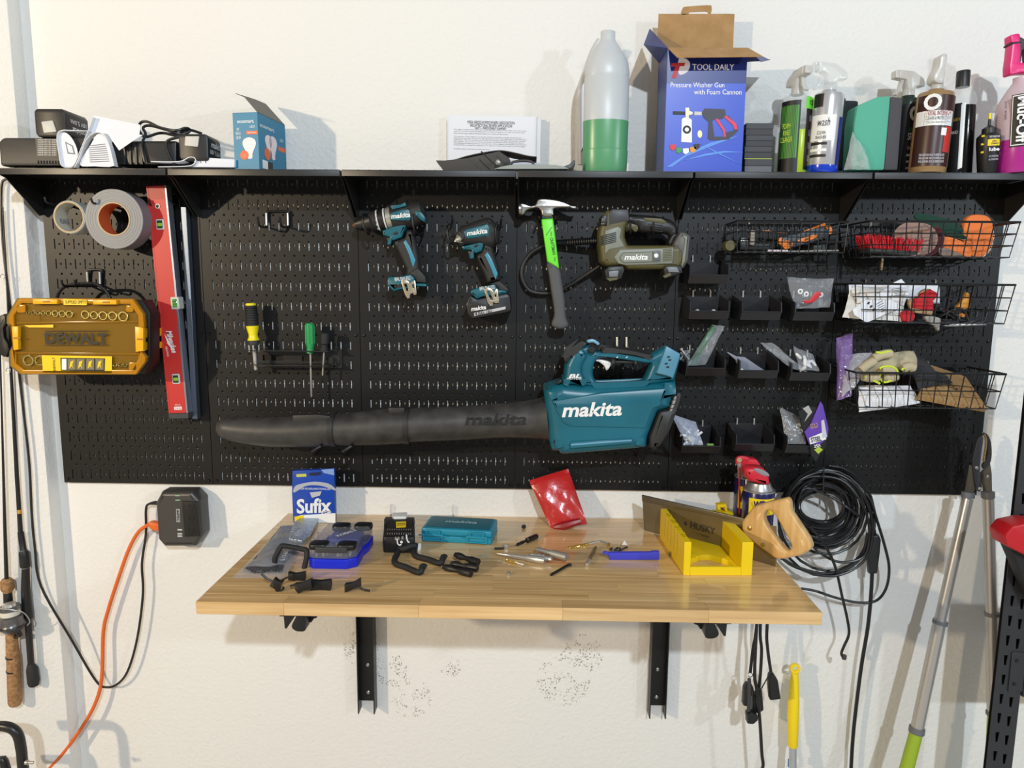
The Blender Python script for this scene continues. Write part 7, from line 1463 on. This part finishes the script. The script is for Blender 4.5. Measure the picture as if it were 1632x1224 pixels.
# ================================================================ wall and floor things
# UPS
Dl = Zm(0, 740, 2.528); Du = Zm(60, 640, 5.44)
Yu = -.045
t = thing('surge_protector', 'black wall-mounted surge protector with outlets below the pegboard', 'surge protector', U(292, 866, YW))
UB = mat('ups_black', (62, 60, 57), .36)
pr('body', rnd(Du([(1065, 850), (1115, 755), (1380, 755), (1448, 830), (1448, 870), (1465, 1130), (1410, 1228), (1140, 1228), (1085, 1165)]), 2), (Yu + YW - .0005) / 2, YW - .0005 - Yu, UB, t, .012, seg=3)
sb = pr('socket_bank', Du([(1255, 862), (1385, 868), (1418, 1160), (1280, 1168)]), Yu - .0015, .008, mat('socket_black', (16, 16, 16), .4), t, .001)
for y in (905, 1010, 1110):
    for a, b in ((1310, 0), (1345, 2)): pr('slot', Du([(a, y - 12 + b), (a + 8, y - 12 + b), (a + 8, y + 12 + b), (a, y + 12 + b)]), Yu - .0058, .001, mat('slot_black', (4, 4, 4), .6), sb)
    pr('ground_hole', circ(*Du(1336, y + 32), 1.3, 8), Yu - .0058, .001, mat('slot_black', (4, 4, 4), .6), sb)
pr('brand_plate', Du([(1200, 930), (1235, 930), (1237, 1045), (1205, 1045)]), Yu - .0006, .002, mat('plate_silver', (150, 150, 150), .4), t); txt(t, 'TRIPP', MP(U(*Du(1219, 988), Yu - .0019), (0, 0, 1), (-1, 0, 0)), .030, .006, BLKP, bold=.02)
for y in (812, 850): pr('status_lamp', Du([(1195, y), (1235, y), (1235, y + 8), (1195, y + 8)]), Yu - .001, .002, mat('lamp_green', (150, 190, 150), .4), t)
for y in (1105, 1140, 1160): pr('print_block', Du([(1212, y), (1252, y), (1255, y + 12), (1215, y + 12)]), Yu - .001, .002, mat('print_white', (190, 190, 186), .5), t)
# cords
def cord(name, label, pts, r, m, cat='cord', n=8, sub=6, **k): return obj(name, G().tube(cr([U(*p) for p in pts], sub), r, n), m, label=label, cat=cat, **k)
def dl(l): return [(*Dl(x, y), z) for x, y, z in l]
t = thing('power_cord', 'thin black power cord looping from the surge protector to the left wall', 'cord', U(170, 1095, -.01))
obj('cable', G().tube(cr([U(*p) for p in dl([(640, 157, -.02), (600, 160, -.015), (588, 185, -.012), (588, 280, -.012), (572, 400, -.012), (576, 520, -.012), (555, 690, -.012), (520, 820, -.012), (480, 880, -.012), (430, 898, -.012), (385, 870, -.014), (290, 710, -.03), (165, 490, -.045), (140, 330, -.045), (128, 200, -.045), (118, 0, -.045)]) + [(38, 660, -.045), (26, 560, -.045), (14, 470, -.045), (4, 380, -.045), (2, 300, -.045), (10, 285, -.045), (20, 280, -.045)]], 6), .0032, 8), BLK, t)
obj('plug', G().tube([U(*Dl(645, 158), -.022), U(*Dl(625, 155), -.02), U(*Dl(605, 158), -.017)], [.006, .0055, .0035], 10), BLK, t)
t = thing('extension_cord', 'orange extension cord running down from the surge protector', 'cord', U(90, 1224, -.02)); OC = mat('cord_orange', (226, 104, 34), .45)
obj('cable', G().tube(cr([U(*p) for p in dl([(605, 240, -.02), (560, 270, -.014), (520, 340, -.012), (480, 450, -.012), (435, 590, -.012), (416, 680, -.012), (410, 860, -.016), (385, 960, -.02), (330, 1060, -.025), (250, 1170, -.03), (190, 1240, -.03)])] + [U(40, 1300, -.05), Vector((U(30, 1300, -.05).x, -.12, -1.0)), Vector((U(0, 1300, -.05).x, -.3, -1.052))], 6), .0048, 10), OC, t); pr('plug', rnd(Dl([(600, 232), (615, 228), (652, 235), (652, 262), (630, 265), (608, 252)]), 2), -.02, .022, OC, t, .004)
# fishing rods
Yr1 = -.06
CK = mat('cork', (176, 136, 92), .8, var=(120, (140, 100, 62)), bump=(300, .4)); RBK = mat('rod_black', (28, 27, 28), .35)
t = thing('fishing_rod', 'fishing rod with cork grip and spinning reel at the left edge', 'fishing rod', U(24, 1122, Yr1))
def rod(nm, l, m, par): 
    pts = [(U(u, v, Yr1), r_ * px(Yr1, u, v)) for u, v, r_ in l]; return obj(nm, G().tube([p for p, _ in pts], [r_ for _, r_ in pts], 14), m, par)
rod('blank', [(0, 560, 1.2), (4, 700, 1.6), (8, 850, 2.4), (10.5, 925, 3)], RBK, t); rod('foregrip', [(10.5, 922, 6), (11, 926, 9.5), (12, 938, 9.5), (12.5, 944, 6)], CK, t); rod('reel_seat', [(12, 943, 6), (13, 955, 6.5), (15, 1004, 7)], RBK, t)
rod('rear_grip', [(18, 1004, 8), (20, 1040, 9), (21, 1045, 9.4), (22, 1068, 9.6), (24, 1118, 9.8), (24, 1123, 8)], CK, t)
for v in (1045, 1067): rod('grip_band', [(20.3 + (v - 1045) * .05, v, 9.9), (20.4 + (v - 1045) * .05, v + 2.5, 9.9)], RBK, t)
rl = U(17, 985, Yr1 - .03); K_ = px(Yr1 - .03, 17, 985)
obj('spool', G().lathe([(14 * K_, 0), (15 * K_, 5 * K_), (12.5 * K_, 7 * K_), (12.5 * K_, 15 * K_), (16 * K_, 17 * K_), (16 * K_, 26 * K_), (18 * K_, 30 * K_)], rl + Vector((0, 0, 20 * K_)), (.05, 0, -1), 22), mat('spool_grey', (110, 108, 108), .3, .6), t)
obj('line', G().lathe([(13 * K_, 0), (13.4 * K_, 1 * K_), (13.4 * K_, 7.5 * K_)], rl + Vector((0, 0, 13 * K_)), (.05, 0, -1), 22), mat('line_white', (214, 210, 196), .5), t)
obj('rotor', G().lathe([(18 * K_, 0), (19 * K_, 3 * K_), (14 * K_, 9 * K_), (8 * K_, 14 * K_)], rl + Vector((.002, 0, -10 * K_)), (.05, 0, -1), 22), mat('rotor_black', (40, 38, 40), .35), t); obj('drag_knob', G().lathe([(10 * K_, 0), (9 * K_, 4 * K_), (4 * K_, 5 * K_)], rl + Vector((0, 0, 20 * K_)), (-.05, 0, 1), 18), STL, t)
obj('bail_wire', G().tube(cr([rl + Vector((a * K_, b * K_, c * K_)) for a, b, c in ((-20, -4, 10), (-10, -14, 22), (10, -16, 22), (26, -8, 14), (30, 0, -4), (22, 4, -14))], 5), .0014, 6), STD, t); obj('reel_foot', G().tube([rl + Vector((.004, .01, -20 * K_)), rl + Vector((.006, .02, -34 * K_)), U(21, 1016, Yr1)], .006, 8), RBK, t); obj('crank', G().tube([rl + Vector((-14 * K_, 0, -22 * K_)), rl + Vector((-40 * K_, 0, -24 * K_))], .004, 8), STD, t)
Yr1 = -.052
t = thing('fishing_rod', 'black fishing rod with dark grip standing beside the cork one', 'fishing rod', U(52, 1090, Yr1))
rod('blank', [(4, 330, 1.2), (12, 470, 1.6), (18, 600, 2.2), (27, 760, 3), (33, 850, 3.4)], RBK, t); rod('trigger_seat', [(33, 848, 4.5), (37, 876, 4.8), (38, 880, 7), (40, 902, 7.5), (41, 905, 5.5), (41, 940, 6.5), (44, 985, 8)], RBK, t); rod('lower_blank', [(44, 980, 5), (50, 1064, 4.6)], RBK, t); rod('butt_grip', [(49, 1058, 5), (51, 1066, 8), (53.5, 1086, 8.6), (54, 1092, 7)], mat('eva_black', (36, 36, 38), .7), t)
rod('seat_ring', [(37, 876.5, 5.4), (37.3, 879, 5.4)], STD, t); rod('seat_ring', [(40.5, 903, 6), (40.8, 905, 6)], STD, t); rod('gold_mark', [(30.6, 812, 3.3), (31, 818, 3.3)], mat('gold_band', (206, 150, 60), .4), t)
for (u, v) in ((6, 441), (15, 590)): obj('line_guide', G().tube([U(u, v, Yr1 - .004) + Vector((.006 * math.cos(a), -.004, .006 * math.sin(a))) for a in [i * math.pi / 5 for i in range(10)]], .0009, 5, True), STD, t)
pr('rod_bracket', [(0, 505), (12, 500), (22, 512), (22, 560), (12, 568), (0, 562)], -.062, .03, BLK, None, .004, label='black rod holder block behind the amber tool case', cat='holder')
# tube frame bottom left
t = thing('tube_frame', 'black bent tube frame with bolt at the lower left corner', 'frame', Vector((U(20, 1224, -.2).x, -.2, -1.06))); Yt_ = -.2
q = U(44, 1224, Yt_)
obj('bent_tube', G().tube(cr([U(-40, 1158, Yt_), U(-10, 1157, Yt_), U(14, 1159, Yt_), U(28, 1170, Yt_), U(34, 1195, Yt_), U(38, 1230, Yt_), Vector((q.x + .002, Yt_, -.8)), Vector((q.x + .004, Yt_, -1.055))], 5), .0125, 14), RBK, t)
obj('inner_tube', G().tube(cr([U(-40, 1213, Yt_ + .03), U(-5, 1214, Yt_ + .03), U(10, 1226, Yt_ + .03), Vector((U(12, 1224, Yt_).x, Yt_ + .03, -1.0)), Vector((U(12, 1224, Yt_).x, Yt_ + .03, -1.055))], 5), .011, 12), RBK, t); obj('bolt', G().lathe([(.006, 0), (.006, .006), (.0035, .007), (.0035, .02)], U(41, 1215, Yt_ - .01), (1, 0, 0), 10), STD, t)
# ---- cable coil
Dc = Zm(1160, 740, 5.1); CBK = mat('cable_black', (24, 24, 25), .36)
q = random.Random(12)
t = thing('cable_coil', 'thick coil of black audio cable hanging on the pegboard', 'cable', U(1310, 940, -.05))
pts = []
loops = [(1320, 1.00, 742, 1238, 1396, 906), (1316, 1, 745, 1242, 1390, 930), (1318, 1, 749, 1240, 1384, 890), (1316, 1, 752, 1246, 1378, 876), (1314, 1, 756, 1252, 1374, 872), (1312, 1, 758, 1258, 1368, 868), (1312, 1, 761, 1262, 1364, 864), (1312, 1, 764, 1256, 1362, 860), (1312, 1, 767, 1264, 1358, 856), (1312, 1, 769, 1262, 1354, 852), (1312, 1, 772, 1266, 1352, 848), (1312, 1, 774, 1268, 1350, 844), (1312, 1, 777, 1264, 1350, 840), (1312, 1, 779, 1270, 1346, 837), (1312, 1, 781, 1271, 1345, 834), (1312, 1, 783, 1274, 1344, 831)]
for i, (cx, _, vt_, ul, ur, vb) in enumerate(loops):
    n = 22; ph = q.uniform(-.05, .05); dy = q.uniform(-.022, .022)
    for j in range(n):
        a = 2 * math.pi * j / n
        s, c_ = math.sin(a), math.cos(a)
        f = j / n; nx = loops[min(i + 1, len(loops) - 1)]
        L_ = [x * (1 - f) + y * f for x, y in zip((cx, vt_, ul, ur, vb), (nx[0], nx[2], nx[3], nx[4], nx[5]))]
        u = L_[0] + (L_[3] - L_[0]) * s if s > 0 else L_[0] + (L_[0] - L_[2]) * s
        v = (L_[1] + L_[4]) / 2 - (L_[4] - L_[1]) / 2 * c_
        pts.append(U(u, v, -.050 + dy + .012 * math.sin(a * 2 + i) - .02 * (1 - c_) * .4 + q.uniform(-.003, .003)))
obj('coil', G().tube(pts, .0036, 8), CBK, t)
for l in ([(1265, 775), (1290, 760), (1340, 765), (1372, 800), (1385, 840), (1378, 885), (1340, 896), (1305, 880), (1290, 860)], [(1250, 800), (1275, 765), (1320, 752), (1365, 775), (1390, 830), (1380, 890), (1330, 918), (1270, 905), (1240, 885)], [(1268, 830), (1280, 780), (1320, 790), (1352, 810), (1372, 825)], [(1245, 890), (1275, 905), (1315, 914), (1350, 905), (1375, 880), (1382, 850)]):
    obj('loose_loop', G().tube(cr([U(u, v, -.078 + q.uniform(-.008, .008)) for u, v in l], 6), .0034, 8), CBK, t)
obj('tail', G().tube(cr([U(u, v, y) for u, v, y in ((1290, 838, -.09), (1310, 862, -.09), (1330, 900, -.085), (1342, 950, -.075), (1350, 985, -.07), (1353, 1010, -.07), (1345, 1030, -.07), (1341, 1042, -.07), (1346, 1050, -.07))], 6), .0036, 8), CBK, t); obj('jack', G().lathe([(.0055, 0), (.006, .004), (.006, .010), (.0045, .012)], U(1346, 1044, -.07), (-.1, 0, -1), 12), DGR, t)
obj('long_loop', G().tube(cr([U(u, v, y) for u, v, y in ((1277, 938, -.03), (1300, 942, -.03), (1330, 952, -.03), (1365, 960, -.03), (1395, 958, -.035), (1412, 938, -.04), (1417, 905, -.045), (1410, 870, -.05), (1398, 830, -.055), (1388, 800, -.055), (1378, 785, -.05))], 6), .0036, 8), CBK, t)
obj('wrap_tie', G().tube([U(1313, 744, -.085), U(1312, 782, -.085)], .0018, 6), BLK2, t)
single_hook('black hook holding the thick cable coil', 1312, 772, .10, .014)
t = thing('adapter_cord', 'black cord with inline adapter hanging right of the cable coil', 'cord', U(1360, 1224, -.03))
pr('inline_adapter', rnd([(1388, 852), (1398, 850), (1402, 858), (1400, 880), (1396, 912), (1384, 914), (1381, 880), (1386, 865)], 2), -.045, .022, BLK, t, .005)
obj('lead_in', G().tube(cr([U(u, v, y) for u, v, y in ((1378, 790, -.05), (1388, 815, -.05), (1394, 850, -.045))], 5), .0042, 8), CBK, t)
obj('lead_out', G().tube(cr([U(u, v, y) for u, v, y in ((1390, 910, -.045), (1388, 950, -.035), (1383, 1000, -.03), (1373, 1060, -.025), (1364, 1130, -.022), (1359, 1180, -.02), (1356, 1230, -.02))] + [Vector((U(1354, 1230, -.02).x, -.03, -.9)), Vector((U(1350, 1230, -.02).x, -.06, -1.05))], 5), .0048, 10), CBK, t)
# ---- cords hanging under the bench
Dh = Zm(1000, 960, 5.1)
t = thing('plug_bundle', 'bundle of black plugs hanging under the right end of the bench', 'cords', U(1210, 1150, -.09)); Yp = -.09
ztop_ = ZT - th - .002
def hang(l, r_=.0042):
    P = [U(*Dh(x, y), Yp + d) for x, y, d in l]; P = [Vector((P[0].x + .003, P[0].y, ztop_))] + P
    return obj('lead', G().tube(cr(P, 5), r_, 8), CBK, t)
hang([(1050, 190, 0), (1020, 380, 0), (998, 570, 0)]); hang([(1080, 190, 0), (1090, 380, 0), (1082, 560, 0), (1070, 690, 0)]); hang([(1135, 190, 0), (1140, 380, 0), (1165, 560, 0)])
P = [U(*Dh(x, y), Yp - .012) for x, y in ((1045, 260), (1035, 500), (1050, 700), (1075, 950), (1092, 1224), (1100, 1340))]; P[0] = Vector((P[0].x, P[0].y, ztop_)); obj('long_lead', G().tube(cr(P + [Vector((P[-1].x, -.06, -.8)), Vector((P[-1].x, -.06, -1.05))], 5), .0044, 8), CBK, t)
for nm, l, dz in (('plug', [(940, 690), (965, 650), (1010, 660), (1025, 720), (1000, 740), (975, 830), (932, 825)], .0), ('plug', [(1145, 590), (1165, 565), (1185, 570), (1215, 620), (1238, 770), (1150, 782), (1140, 660)], .0), ('plug', [(1060, 690), (1085, 690), (1100, 860), (1050, 890), (1000, 870), (1010, 740), (1050, 730)], .01), ('flat_plug', [(962, 890), (1000, 875), (1050, 900), (1055, 940), (1015, 975), (965, 970)], -.012)): pr(nm, rnd(Dh(l), 2), Yp + dz, .024, BLK, t, .005)
obj('plug_stem', G().tube([U(*Dh(990, 620), Yp - .012), U(*Dh(985, 900), Yp - .012)], .005, 8), DGR, t); obj('tie', G().tube(cr([U(*Dh(x, y), Yp - .014) for x, y in ((980, 580), (1000, 570), (1020, 590), (1000, 608), (980, 595))], 4), .0011, 5), CBK, t); obj('prongs', G().tube([U(*Dh(1090, 700), Yp), U(*Dh(1145, 600), Yp)], .0016, 6), CBK, t)
# ---- yellow pole
Yy = -.04
t = thing('broom_handle', 'aluminium pole with yellow grip leaning on the wall below the bench', 'pole', Vector((U(1262, 1224, Yy).x, Yy - .12, -1.06)))
ka = px(Yy, 1268, 1070)
top_ = U(1267, 1065, Yy); 
obj('hang_ring', G().prism([circ(top_.x, top_.z, 8.2 * ka, 18), circ(top_.x, top_.z, 4.2 * ka, 14)], Yy - .005, Yy + .005, .0015), YEL, t)
GP_ = [(1267, 1072, 5.5), (1266, 1085, 7), (1265, 1120, 9), (1264, 1140, 9.2), (1263.5, 1188, 8), (1263.5, 1190, 7)]
obj('grip', G().tube([U(u, v, Yy - (v - 1072) * .00012) for u, v, r_ in GP_], [r_ * ka for u, v, r_ in GP_], 14), YEL, t)
e0 = U(1263.5, 1186, Yy - .014); obj('shaft', G().tube([e0, Vector((e0.x - .01, Yy - .1, -1.058))], 6 * ka, 14), mat('aluminium_pole', (196, 198, 202), .3, .7), t); obj('blue_band', G().tube([U(1262.5, 1212, Yy - .018), U(1262, 1222, Yy - .019)], 6.6 * ka, 14), mat('band_blue', (40, 110, 190), .4), t)
# ---- loppers
Dp = Zm(1400, 680, 2.25); Dh2 = Zm(1440, 660, 8.5); Yq = -.06
t = thing('lopper', 'telescopic lopper with silver handles and lime grips leaning on the wall', 'lopper', Vector((U(1460, 1224, Yq).x, Yq - .1, -1.06)))
LG = mat('lime_grip', (150, 176, 40), .5); TBE = mat('lopper_tube', (190, 186, 180), .32, .65); COLr = mat('collar_grey', (104, 106, 110), .5); IRON = mat('lopper_iron', (74, 74, 78), .4, .5)
def yq(v): return Yq - (v - 690) * .00017
def lp(nm, l, m, n=14): return obj(nm, G().tube([U(u, v, yq(v)) for u, v, r_ in l], [r_ * px(Yq, 1500, 900) for u, v, r_ in l], n), m, t)
A = lambda x, y: Dp(x, y)
lp('tube', [(*A(320, 258), 8.2), (*A(222, 690), 8.2)], TBE); lp('tube', [(*A(222, 690), 9.5), (*A(138, 1085), 9.5)], TBE); lp('collar', [(*A(322, 235), 9.5), (*A(320, 255), 9.5)], COLr); lp('collar', [(*A(223, 695), 11), (*A(220, 708), 11)], COLr); lp('collar', [(*A(139, 1078), 11.5), (*A(136, 1098), 11.5)], COLr)
e1 = U(*A(100, 1230), yq(1227)); s1 = U(*A(136, 1095), yq(1167)); dv = e1 - s1; kf = (-1.05 - s1.z) / dv.z
obj('grip', G().tube([s1, s1 + dv, s1 + dv * min(kf, 4)], [.0155, .0165, .0165], 14), LG, t)
lp('tube', [(*A(394, 258), 8.2), (*A(405, 670), 8.2)], TBE); lp('tube', [(*A(405, 670), 8.8), (*A(412, 1025), 8.8)], TBE); lp('collar', [(*A(392, 233), 9.5), (*A(393, 255), 9.5)], COLr); lp('collar', [(*A(406, 665), 10.5), (*A(407, 678), 10.5)], COLr); lp('collar', [(*A(412, 1022), 10.5), (*A(412, 1034), 10.5)], COLr)
s2 = U(*A(412, 1034), yq(1139)); e2 = U(*A(411, 1120), yq(1178)); dv = e2 - s2; kf = (-1.05 - s2.z) / dv.z; obj('grip', G().tube([s2, s2 + dv, s2 + dv * min(kf, 7)], [.0135, .015, .015], 14), LG, t)
pr('blade_arm', Dh2([(830, 1050), (890, 690), (915, 690), (960, 820), (965, 1000), (945, 1055)]), Yq, .004, mat('arm_bronze', (120, 112, 100), .35, .6), t, .0008); pr('blade_arm', Dh2([(1080, 1050), (1040, 800), (1120, 700), (1165, 640), (1190, 800), (1195, 1040)]), Yq + .004, .004, mat('arm_bronze', (120, 112, 100), .35, .6), t, .0008)
pr('lower_jaw', cr(Dh2([(930, 640), (960, 480), (1000, 340), (1060, 300), (1075, 330), (1060, 450), (1040, 600), (1030, 760), (1055, 980), (1020, 1050), (980, 1000), (950, 830)]), 3, True), Yq - .005, .005, IRON, t, .001); pr('hook_blade', cr(Dh2([(1050, 250), (1100, 250), (1150, 300), (1185, 420), (1185, 600), (1140, 700), (1080, 740), (1060, 690), (1110, 600), (1130, 480), (1120, 360), (1090, 300)]), 3, True), Yq + .001, .005, IRON, t, .001)
obj('saw_chain', G().tube(cr([U(*Dh2(*p), Yq - .004) for p in ((1090, 270), (1115, 330), (1115, 430), (1100, 540), (1085, 640))], 5), .0028, 8), mat('chain_bronze', (170, 140, 92), .35, .7, bump=(500, 1)), t)
for c in ((985, 725), (1128, 845), (1025, 1010)): obj('pivot_bolt', G().lathe([(.0042, 0), (.0042, .003), (.002, .004)], U(*Dh2(*c), Yq - .007), (0, -1, 0), 12), STD, t)
# ---- shelving upright with red bin
Yp_ = -.22
t = thing('shelving_upright', 'black slotted steel shelving upright at the lower right edge', 'shelving', Vector((U(1600, 1224, Yp_).x, Yp_, -1.06)))
SH = mat('shelving_black', (46, 47, 50), .5)
xl = (U(1632, 620, Yp_).x + U(1577, 1224, Yp_).x) / 2; zt_p = U(1632, 560, Yp_).z; wd = .06
hs = []; k = 0; z = zt_p - .03
while z > -1.02:
    for dx, dz in ((.018, 0), (.042, -.008)):
        if not (z + dz < -1.0): hs.append([(xl + dx - .005, z + dz), (xl + dx - .0025, z + dz - .026), (xl + dx + .0025, z + dz - .026), (xl + dx + .005, z + dz)])
    z -= .05
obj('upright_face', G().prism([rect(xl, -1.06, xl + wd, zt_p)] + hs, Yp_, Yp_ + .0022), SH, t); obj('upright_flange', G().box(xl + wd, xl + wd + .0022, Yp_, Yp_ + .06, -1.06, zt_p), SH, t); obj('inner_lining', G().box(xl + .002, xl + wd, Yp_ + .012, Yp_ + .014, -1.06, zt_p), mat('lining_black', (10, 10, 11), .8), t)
q = U(1604, 1070, Yp_); obj('beam_connector', G().box(xl + .03, xl + wd + .004, Yp_ - .004, Yp_ - .0005, q.z - .05, q.z + .05, .001, 1), SH, t)
for zz in (.03, -.03): obj('rivet', G().lathe([(.004, 0), (.004, .002)], (xl + .042, Yp_ - .004, q.z + zz), (0, -1, 0), 10), mat('rivet_black', (20, 20, 22), .4), t)
obj('side_beam', G().box(xl + wd + .004, xl + wd + .4, Yp_ - .006, Yp_ + .03, U(1632, 1110, Yp_).z, U(1632, 960, Yp_).z, .004), mat('beam_black', (40, 41, 44), .5), t)
q = U(1640, 960, -.24); obj('shelf_deck', G().box(xl + wd + .006, xl + wd + .5, Yp_ - .05, Yp_ + .03, q.z - .03, q.z - .004, .002), mat('beam_black', (40, 41, 44), .5), t)
Yb_ = -.24; RB_ = mat('bin_red', (188, 24, 34), .4)
t = thing('red_bin', 'red plastic bin edge sticking out at the right edge', 'bin', U(1620, 890, Yb_))
pr('bin_rim', rnd([(1588, 846), (1600, 832), (1628, 826), (1700, 830), (1700, 900), (1632, 884), (1592, 864)], 3), Yb_ - .02, .06, RB_, t, .006); pr('bin_wall', [(1600, 866), (1700, 868), (1700, 958), (1640, 958)], Yb_ - .01, .04, mat('bin_wall_black', (24, 22, 24), .6), t, .004)  # red rim over a near-black bin wall
